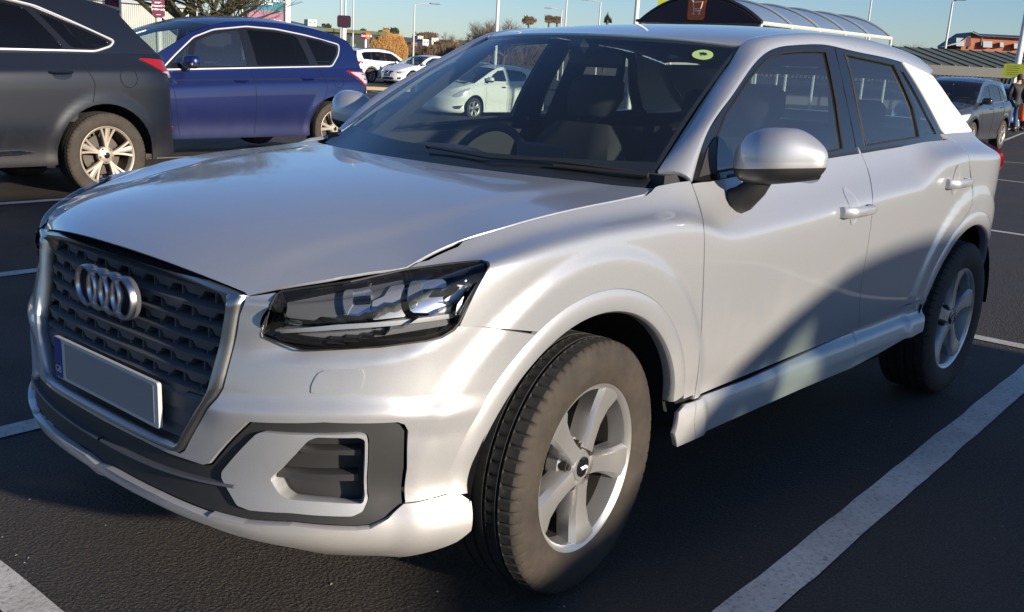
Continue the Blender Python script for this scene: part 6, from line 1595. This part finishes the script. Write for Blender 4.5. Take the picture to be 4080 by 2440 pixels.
for i in range(46):
    s = .4+i*(Ln-.8)/45; q.add([P(s+u, t, z+w) for u in (-.03, .03) for t, z in ((0, zr), (4.22, ze)) for w in (0, .05)], [(0, 2, 3, 1), (4, 5, 7, 6), (1, 3, 7, 5), (2, 6, 7, 3)])
q.build('roof_battens', MX['slate2'], CAN2)
q = MB(); q.add([P(s, 4.32, z) for s in (0, Ln) for z in (ze-.42, ze+.0)]+[P(s, 4.24, z) for s in (0, Ln) for z in (ze-.42, ze+.0)], [(0, 2, 3, 1), (4, 5, 7, 6), (0, 4, 6, 2), (1, 3, 7, 5)]); q.build('fascia', M['black_plastic'], CAN2)
for i in range(9):
    q = MB(); q.tube([P(1+i*(Ln-2)/8, 3.6, -.2), P(1+i*(Ln-2)/8, 3.6, ze-.2)], .06, 6); q.build('post', M['black_plastic'], CAN2)
q = MB()
for i in range(150): q.add([P(Ln*i/150+u*.5, 1.2-u*.2, z) for u, z in ((0, 1.15), (.35, 1.15), (.6, ze-.35), (.25, ze-.35))], [(0, 1, 2, 3)])
q.build('lattice_screen', MX['signwhite'], CAN2)
q = MB(); q.add([P(0, .2, -.2), P(Ln, .2, -.2), P(Ln, .2, ze-.2), P(0, .2, ze-.2)], [(0, 1, 2, 3)]); q.build('back_screen', MX['slate'], CAN2)
# ---- brick building on the right
DB = 86; p0 = spot((2273, 116), DB); p1 = spot((2365, 84), DB); p2 = spot((2600, 105), DB-4); kk = S_(DB)
m = MX['brick']; v = coords(m); N, L, b_ = nodes(m); bt = N.new('ShaderNodeTexBrick'); bt.inputs['Scale'].default_value = 4; bt.inputs['Color1'].default_value = (.36, .10, .045, 1); bt.inputs['Color2'].default_value = (.28, .075, .035, 1); bt.inputs['Mortar'].default_value = (.30, .16, .10, 1); L.new(v, bt.inputs[0]); L.new(bt.outputs[0], b_.inputs['Base Color'])
R_t, Fc = frame_at(p1)
BB = thing('brick_building', 'orange brick building with a dark pitched roof above the ribbed canopy', 'building', (p0[0], p0[1], -.2))
def BP(pxx, pxy, dep=0): q_ = spot((pxx, pxy), DB+dep); return (q_[0]-p0[0], q_[1]-p0[1], q_[2]+.2)
def BG(pxx, dep=0): q_ = spot((pxx, 120), DB+dep); return (q_[0]-p0[0], q_[1]-p0[1], 0)
q = MB(); q.add([BG(2330), BG(2630), BP(2630, 101), BP(2374, 87), BP(2355, 79), BP(2330, 99), BG(2330, 10), BG(2630, 10), BP(2630, 101, 10), BP(2330, 99, 10)], [(0, 1, 2, 3, 4, 5), (1, 7, 8, 2), (7, 6, 9, 8), (6, 0, 5, 9)]); wl = q.build('wall', MX['brick'], BB)
q = MB(); q.add([BG(2273, 2), BG(2330, 0), BP(2330, 106, 0), BP(2273, 116, 2), BG(2273, 10)], [(0, 1, 2, 3)]); q.build('low_wall', MX['brick'], BB)
q = MB(); q.add([BP(2271, 117, -.5), BP(2332, 99.5, -.5), BP(2357, 78, -.5), BP(2316, 82, 8), BP(2271, 112, 8)], [(0, 1, 2, 3, 4)]); q.add([BP(2357, 78, -.6), BP(2374, 86, -.6), BP(2374, 83, 9), BP(2357, 75, 9)], [(0, 1, 2, 3)]); q.add([BP(2372, 86.3, -.6), BP(2635, 101, -.6), BP(2635, 94.5, 2), BP(2370, 82, 2)], [(0, 1, 2, 3)]); q.build('roof', MX['slate'], BB)
for x0, y0, x1, y1 in ((2382, 100, 2404, 115), (2423, 103, 2432, 114), (2457, 106, 2478, 118), (2317, 92, 2336, 112)):
    w = MB(); w.add([BP(x0, y0, -.35), BP(x1, y0+(x1-x0)*.04, -.35), BP(x1, y1+(x1-x0)*.04, -.35), BP(x0, y1, -.35), BP(x0, y0, .1), BP(x1, y0+(x1-x0)*.04, .1), BP(x1, y1+(x1-x0)*.04, .1), BP(x0, y1, .1)], [(0, 1, 2, 3), (0, 4, 5, 1), (1, 5, 6, 2), (2, 6, 7, 3), (3, 7, 4, 0)]); fr_ = w.build('window', MX['win'], BB)
q = MB(); q.add([BP(2343, 88, -.4), BP(2352, 87, -.4), BP(2352, 113, -.4), BP(2338, 112, -.4)], [(0, 1, 2, 3)]); q.build('dark_panel', MX['darkmaroon'], BB)
q = MB(); q.tube([BP(2378, 92, -.6), BP(2376, 112, -.6)], .09, 6); q.build('downpipe', MX['slate'], BB)
# ---- hill with houses
rdg = [(560, 38), (640, 44), (700, 50), (745, 60), (800, 68), (860, 76), (930, 86), (1000, 92), (1060, 96), (1120, 98), (1180, 98), (1240, 100), (1300, 104), (1400, 120), (1500, 132)]
V = []
for x, y in rdg:
    V += [tuple(spot((x, y), 620)), tuple(spot((x, y+14), 420)), tuple(spot((x, y+28), 260)), up((x, 140), 130, -.3)]
hl_ = mesh('hill', V, [(4*i+j, 4*i+j+1, 4*i+j+5, 4*i+j+4) for i in range(len(rdg)-1) for j in range(3)], MX['hedge'], None, True); tag(hl_, kind='structure')
def house(px, depth, w, h, mt, label, roof='slate', gh=.5, dpt=7, rz=.3):
    p = spot(px, depth); k = S_(depth); R_t, Fc = frame_at(p); o = thing('house', label, 'house', (p[0], p[1], p[2]), math.atan2(R_t[1], R_t[0])+rz, 'houses on the far hill'); w_, h_ = w*k, h*k
    q = MB(); q.box((0, 0, h_/2-h_*.5), (w_, dpt, h_*2)); q.build('wall', MX[mt], o)
    g_ = gh*h_; q = MB(); q.add([(-w_/2-.2, -dpt/2-.3, h_*.5), (w_/2+.2, -dpt/2-.3, h_*.5), (w_/2+.2, dpt/2+.3, h_*.5), (-w_/2-.2, dpt/2+.3, h_*.5), (-w_/2-.2, 0, h_*.5+g_), (w_/2+.2, 0, h_*.5+g_)], [(0, 1, 5, 4), (2, 3, 4, 5), (0, 4, 3), (1, 2, 5)]); r_o = q.build('roof', MX[roof], o)
    q = MB(); q.box((w_*.3, 0, h_*.5+g_), (w_*.1+.3, .8, g_*.9)); q.build('chimney', MX['brick'], r_o)
    n = max(2, int(w_/3)); q = MB()
    for i in range(n): q.box((-w_/2+w_*(i+.5)/n, -dpt/2-.02, h_*.1), (w_/n*.4, .06, h_*.28))
    q.build('window_row', MX['slate'], o)
HS = [((752, 56), 560, 22, 8, 'render', 'long pale flat-topped building on the skyline left of the maroon sign', 'steel', .1), ((790, 64), 520, 12, 6, 'render', 'small cream house on the skyline just left of the blank maroon sign', 'slate', .5), ((930, 84), 420, 16, 10, 'brick', 'orange brick house with a stepped top above the willow', 'brick', .3), ((945, 92), 400, 28, 9, 'brick', 'wide orange brick house behind the willow', 'slate', .3), ((1012, 95), 380, 14, 7, 'render', 'white gabled house right of the slim lamp post, upper one', 'slate', .5), ((1024, 104), 340, 16, 8, 'render', 'white house right of the slim lamp post, lower one', 'slate', .5), ((1047, 101), 360, 18, 8, 'render', 'white terrace in the middle of the far hill', 'slate', .4), ((1064, 108), 330, 12, 6, 'brick', 'small brick house at the right end of the white terrace', 'slate', .5), ((996, 110), 330, 14, 6, 'brick', 'brick house just left of the slim lamp post', 'slate', .5), ((1098, 104), 400, 14, 5, 'render', 'faint pale house near the right of the far hill', 'slate', .4), ((890, 84), 480, 12, 6, 'render', 'pale house on the skyline above the Exit sign', 'slate', .4), ((1185, 95), 240, 14, 8, 'brick', 'brick house beside the bare trees left of the silver roof', 'slate', .5), ((1130, 112), 300, 12, 5, 'brick', 'low brick house among the brown scrub', 'slate', .5), ((508, 40), 200, 34, 8, 'render', 'long pale house glimpsed through the branches right of the trunk', 'slate', .5), ((545, 44), 220, 24, 7, 'brick', 'brown-roofed house glimpsed left of the banner posts', 'slate', .5)]
for h in HS: house(h[0], h[1], h[2], h[3], h[4], h[5], h[6], h[7])
# ---- trees
def grow(q, p, d, L, r, lev, sp_, rnd_, droop=0., nmin=3, seg=3):
    pts = [p]; rs_ = [r]; c_ = Vector(p); dd = Vector(d)
    for i in range(seg):
        dd = (dd+Vector((rnd_.uniform(-1, 1), rnd_.uniform(-1, 1), rnd_.uniform(-.6, 1)))*sp_*.35+Vector((0, 0, -droop))).normalized(); c_ = c_+dd*L/seg; pts.append(tuple(c_)); rs_.append(max(r*(1-.45*(i+1)/seg), .004))
    q.tube(pts, rs_, 6 if r > .05 else 3, cap=False)
    if lev <= 0: return
    k = rnd_.randint(nmin, nmin+2)
    for i in range(k):
        t = rnd_.uniform(.35, 1); idx = min(seg, int(t*seg)+0); base = Vector(pts[idx]); a = rnd_.uniform(0, 6.28)
        side = Vector((math.cos(a), math.sin(a), rnd_.uniform(-.2, .7))); nd = (dd*.75+side*sp_*1.2).normalized()
        grow(q, tuple(base), tuple(nd), L*rnd_.uniform(.58, .8), rs_[idx]*.62, lev-1, sp_, rnd_, droop, nmin, seg)
def bare_tree(label, base, depth, H, lev=5, r=.16, sp_=.6, seed=1, mt='bark', group=None, trunk=.3, nlimb=5, droop=0., name='bare_tree', topx=None):
    p = spot(base, depth); g = gz(p[0], p[1]); o = thing(name, label, 'tree', (p[0], p[1], g), 0, group); rn = random.Random(seed)
    q = MB(); th_ = H*trunk; q.tube([(0, 0, 0), (.02*H, 0, th_*.5), (0, .01*H, th_)], [r*1.25, r, r*.85], 10); q.build('trunk', MX[mt], o, True)
    q = MB()
    for i in range(nlimb):
        a = 6.28*i/nlimb+rn.uniform(-.4, .4); grow(q, (0, .01*H, th_*rn.uniform(.75, 1)), (math.cos(a)*sp_*1.3, math.sin(a)*sp_*1.3, rn.uniform(.35, 1.1)), H*.36, r*.55, lev-1, sp_, rn, droop)
    grow(q, (0, .01*H, th_), (.1, .1, 1), H*.36, r*.6, lev-1, sp_, rn, droop)
    q.build('crown', MX['mossbark' if mt == 'mossbark' else 'twig'], o); return o
bare_tree('wide bare tree with mossy limbs rising behind the blue car roof', (466, 48), 21, 5.4, 6, .13, .75, 4, 'mossbark', trunk=.34, nlimb=7)
bare_tree('bare oak-shaped tree just left of the silver roof corner', (1175, 100), 120, 7.2, 5, .25, .7, 5, trunk=.25, nlimb=6, group=None)
bare_tree('darker bare tree behind the white lamp column', (1222, 100), 118, 7.6, 5, .25, .6, 8, trunk=.25, nlimb=6)
bare_tree('feathery bare tree on the far hill', (1092, 112), 200, 8, 5, .3, .6, 9, trunk=.2, nlimb=6)
bare_tree('weeping bare tree behind the ribbed canopy', (2195, 113), 75, 5.2, 5, .15, .55, 12, trunk=.25, nlimb=6, droop=.12)
bare_tree('low bare tree left of the tapering lamp column', (2112, 105), 80, 4.3, 5, .12, .6, 13, trunk=.2, nlimb=6)
bare_tree('narrow upright bare tree at the end of the curved shelter', (2085, 100), 84, 5.0, 5, .10, .25, 14, trunk=.2, nlimb=5)
bare_tree('small bare tree between the weeping tree and the brick building', (2235, 116), 88, 3.9, 4, .10, .6, 15, trunk=.2, nlimb=5)
def clump(name, label, px, depth, w, h, n, mt, size, seed, cat='bush', kind=None, flat=.5, strand=False, amp=1., leaf=False):
    rn = random.Random(seed); p = spot(px, depth); g = p[2]; k = S_(depth); R_t, Fc = frame_at(p); W2, H2 = w*k/2, h*k; q = MB()
    for i in range(n):
        a, b = rn.gauss(0, .45), rn.random(); c = rn.uniform(-1, 1); lim = math.sqrt(max(0.02, 1-abs(b-.35)**2*2.2)); a = max(-1, min(1, a))*lim
        wob = 1+amp*(.25*math.sin(a*7+seed)+.15*math.sin(a*17+c*3))
        x = a*W2; z = b*H2*wob; y = c*W2*flat; s = size*rn.uniform(.5, 1.4)
        if strand: dx, dz = rn.uniform(-.7, .7)*s, s*rn.uniform(.6, 1.6); t = s*.12
        else: dx, dz = rn.uniform(-1, 1)*s, rn.uniform(-.2, 1.2)*s; t = s*.16
        if leaf: x = rn.gauss(0, .42)*W2; z = (.5+.5*rn.gauss(0, .42))*H2; dx, dz = rn.uniform(-1, 1)*s, rn.uniform(-1, 1)*s; t = s*.4
        c0 = (R_t[0]*x+Fc[0]*y, R_t[1]*x+Fc[1]*y, z); c1 = (R_t[0]*(x+dx)+Fc[0]*y, R_t[1]*(x+dx)+Fc[1]*y, z+dz)
        q.add([(c0[0]-R_t[0]*t, c0[1]-R_t[1]*t, c0[2]), (c0[0]+R_t[0]*t, c0[1]+R_t[1]*t, c0[2]), (c1[0]+Fc[0]*t, c1[1]+Fc[1]*t, c1[2])], [(0, 1, 2)])
    o = q.build(name, mt); o.location = (p[0], p[1], g)
    if kind: tag(o, label, None, None, kind)
    else: tag(o, label, cat)
    return o
clump('willow_thicket', 'orange-brown willow thicket beyond the white off-roader', (940, 150), 105, 92, 60, 16000, MX['willow'], .26, 3, 'willow', strand=True, amp=.4)
for (x, y, dep, w, h, n, mt, sd_, nm) in ((1010, 150, 125, 80, 26, 7000, 'twig', 11, None), (1070, 152, 120, 90, 30, 8000, 'twig', 12, None), (1140, 156, 118, 90, 38, 9000, 'twig', 13, None), (1220, 158, 122, 90, 40, 8000, 'twig', 14, None), (760, 148, 110, 170, 46, 6000, 'twig', 15, None), (1300, 160, 140, 120, 38, 5000, 'twig', 16, None)):
    clump('scrub', None, (x, y), dep, w, h, n, MX[mt], .42, sd_, kind='stuff', strand=True, amp=.6)
rn = random.Random(5)
for i, (x, y, dep, w, h, lab) in enumerate(((1281, 50, 330, 22, 9, 'left one of the round dark trees on the skyline above the silver roof'), (1330, 47, 330, 12, 8, 'middle one of the round dark trees on the skyline above the silver roof'), (1350, 48, 330, 14, 6, 'right one of the round dark trees on the skyline above the silver roof'), (795, 66, 480, 9, 9, 'dark round tree beside the cream house on the skyline'), (935, 78, 430, 10, 10, 'dark round tree behind the stepped orange house'), (955, 76, 430, 16, 9, 'wide dark tree on the skyline right of the stepped orange house'), (1035, 86, 430, 44, 10, 'broad grey tree line above the white houses'), (880, 78, 450, 10, 9, 'dark tree on the skyline left of the Exit sign'))):
    o = thing('round_tree', lab, 'tree', tuple(spot((x, y+h*.6), dep)), 0, 'dark trees on the skyline'); k = S_(dep)
    q = MB(); q.tube([(0, 0, -6), (0, 0, h*k*.1)], .3, 6); q.build('trunk', MX['bark'], o); c_ = clump('crown', '', (x, y+h*.5), dep, w, h*1.1, 2600, MX['twig' if i in (0, 1, 2, 6) else 'ever'], .8, i+30, leaf=True); c_.parent = o; c_.location = (0, 0, 0)
    for kk_ in ('label', 'category'):
        if kk_ in c_: del c_[kk_]
    c_.location = (0, 0, 0)
o = thing('conifer', 'dark spiky conifer tops over the silver roof left of the trolley shelter', 'tree', tuple(spot((1471, 56), 150))); q = MB(); k = S_(150)
for dx, h in ((-6, 10), (-3, 14), (0, 21), (3, 12), (6, 9), (9, 6)):
    R_t, Fc = frame_at(spot((1471, 56), 150)); 
    for j in range(40):
        z = random.random(); w = (1-z)*2.0*k; a = random.uniform(-1, 1)*w; q.add([(R_t[0]*(dx*k+a-.1), R_t[1]*(dx*k+a-.1), h*k*z), (R_t[0]*(dx*k+a+.1), R_t[1]*(dx*k+a+.1), h*k*z), (R_t[0]*dx*k, R_t[1]*dx*k, h*k*z+.5)], [(0, 1, 2)])
q.build('crown', MX['ever'], o); q = MB(); q.tube([(0, 0, -7), (0, 0, .4)], .2, 6); q.build('trunk', MX['bark'], o)
# ---- people
def skinned(name, V, E, R, mt, parent, sub=2, root=0):
    me = bpy.data.meshes.new(name); me.from_pydata(V, E, []); o = bpy.data.objects.new(name, me); COL.objects.link(o); o.modifiers.new('s', 'SKIN'); me.skin_vertices  # adds the layer
    for i, r in enumerate(R): me.skin_vertices[0].data[i].radius = r if isinstance(r, tuple) else (r, r)
    me.skin_vertices[0].data[root].use_root = True
    m_ = o.modifiers.new('u', 'SUBSURF'); m_.levels = m_.render_levels = sub
    dg = bpy.context.evaluated_depsgraph_get(); m2 = bpy.data.meshes.new_from_object(o.evaluated_get(dg)); bpy.data.objects.remove(o); m2.polygons.foreach_set('use_smooth', [True]*len(m2.polygons)); m2.name = name
    return link(name, m2, mt, parent)
def person(px, depth, H, rz, label, top, legs, hair='hair', arms=((.10, -.02), (.12, .10)), stride=.10):
    p = spot(px, depth); g = p[2]; o = thing('person', label, 'person', (p[0], p[1], g), rz); s = H/1.75
    def sc_(L): return [tuple(a*s for a in v) for v in L]
    # body: pelvis root, legs, torso, neck, head, arms with hands (x forward, y left)
    V = sc_([(0, 0, .94), (0, .10, .90), (.02, .11, .50), (-.02+stride*.3, .12, .09), (.12+stride*.3, .13, .03), (0, -.10, .90), (.03, -.11, .50), (-.02-stride*.3, -.12, .09), (.12-stride*.3, -.13, .03),
         (0, 0, 1.15), (0, 0, 1.38), (0, 0, 1.50), (.02, 0, 1.60), (.02, 0, 1.70), (0, .17, 1.42), (-.02, .24, 1.15), (arms[0][0]+.08, .22, .95), (arms[0][0]+.14, .20, .88), (0, -.17, 1.42), (-.02, -.24, 1.15), (arms[1][0]+.10, -.20, .97), (arms[1][0]+.17, -.17, .93)])
    E_ = [(0, 1), (1, 2), (2, 3), (3, 4), (0, 5), (5, 6), (6, 7), (7, 8), (0, 9), (9, 10), (10, 11), (11, 12), (12, 13), (10, 14), (14, 15), (15, 16), (16, 17), (10, 18), (18, 19), (19, 20), (20, 21)]
    R = [(.13, .11), .085, .06, .042, .035, .085, .06, .042, .035, (.14, .11), (.15, .11), .055, .085, .075, .06, .045, .032, .028, .06, .045, .032, .028]
    R = [tuple(x*s for x in r) if isinstance(r, tuple) else r*s for r in R]; body = skinned('body', V, E_, R, MX['skin'], o)
    q = MB(); 
    for sg, y in ((1, .12), (-1, -.12)): pass
    tr_ = skinned('trousers', sc_([(0, 0, .96), (0, .10, .88), (.02, .115, .50), (-.02+stride*.3, .12, .12), (0, -.10, .88), (.03, -.115, .50), (-.02-stride*.3, -.12, .12)]), [(0, 1), (1, 2), (2, 3), (0, 4), (4, 5), (5, 6)], [(.155*s, .135*s), .105*s, .080*s, .068*s, .105*s, .080*s, .068*s], MX[legs], body)
    jk = skinned('jacket', sc_([(0, 0, .98), (0, 0, 1.18), (0, 0, 1.36), (0, 0, 1.48), (0, .18, 1.41), (-.02, .25, 1.15), (arms[0][0]+.06, .225, .98), (0, -.18, 1.41), (-.02, -.25, 1.15), (arms[1][0]+.08, -.205, 1.0), (0, 0, .84)]), [(0, 1), (1, 2), (2, 3), (2, 4), (4, 5), (5, 6), (2, 7), (7, 8), (8, 9), (0, 10)], [(.17*s, .15*s), (.17*s, .15*s), (.175*s, .14*s), .08*s, .09*s, .070*s, .055*s, .09*s, .070*s, .055*s, (.175*s, .155*s)], MX[top], body)
    V2, F2 = superq(16, 10, lambda a, b: ((-.010+.098*math.cos(a)*math.cos(b))*s, .088*math.sin(a)*math.cos(b)*s, (1.665+.105*math.sin(b))*s)); 
    F3 = [f for f in F2 if np.mean([V2[i][0]/s for i in f]) < .035 or np.mean([V2[i][2]/s for i in f]) > 1.71]; mesh('hair', V2, F3, MX[hair], body, True)
    for y in (.12, -.12):
        q = MB(); q.box(((.06+(stride*.3 if y > 0 else -stride*.3))*s, y*s, .045*s), (.28*s, .10*s, .09*s), bev=.03*s); q.build('shoe', M['black_plastic'], body, True)
    return o, g
heading = math.atan2(-.6, -1)
person((2447, 319), 33, 1.78, heading+.3, 'man in a dark jacket and blue jeans standing with his back to the camera', 'jacket', 'jeans')
o, g = person((2482, 318), 32, 1.66, heading-.5, 'person in dark clothes cut off by the right edge, with an orange hi-vis jacket', 'jacket', 'jacket')
pb = spot((2479, 268), 31.5); V, F = superq(18, 12, lambda a, b: (.12*math.cos(a)*math.cos(b)**.7, .14*math.sin(a)*math.cos(b)**.6, .27*math.sin(b)*(1-.2*math.sin(b)))); ob = mesh('orange_garment', V, F, MX['hivis'], None, True); ob.location = (pb[0], pb[1], pb[2]); tag(ob, 'bright orange hi-vis jacket of the person at the right edge of the picture', 'garment')  # plain orange shape standing in for the second person's hi-vis jacket
# ---------------------------------------------------------------- the car two bays to the left, out of the picture: it throws the shadow on the silver doors
def copy_tree(o, parent=None):
    c = o.copy(); COL.objects.link(c); c.parent = parent
    for ch in list(o.children): copy_tree(ch, c)
    return c
nb_ = copy_tree(smax.o); nb_.location = (-.25, 5.1, 0); nb_['label'] = 'people carrier standing outside the picture, two bays beyond the white line'
# blue car behind the standing man, partly hidden
p = spot((2425, 300), 38)
b2 = copy_tree(cor.o); b2.location = (p[0]-1.0, p[1]+.2, gz(p[0], p[1])); b2.rotation_euler = (0, 0, math.pi); b2.name = 'hatchback'; b2['label'] = 'mid blue hatchback half hidden behind the standing man'
def recol(o, a, b):
    for ch in o.children:
        if ch.type == 'MESH' and any(s.material == a for s in ch.material_slots):
            ch.data = ch.data.copy()
            for i, mt in enumerate(ch.data.materials):
                if mt == a: ch.data.materials[i] = b
        recol(ch, a, b)
recol(b2, M['cream'], M['midblue'])
# dark hatchback behind the white one, its red tail lamp showing
p = spot((1330, 235), 31)
b3 = copy_tree(cor.o); b3.location = (p[0]+.6, p[1]-1.2, gz(p[0], p[1])); b3.rotation_euler = (0, 0, math.pi); b3.name = 'hatchback'; b3['label'] = 'dark hatchback with a red tail lamp, just right of the white hatchback'
recol(b3, M['cream'], M['grey'])
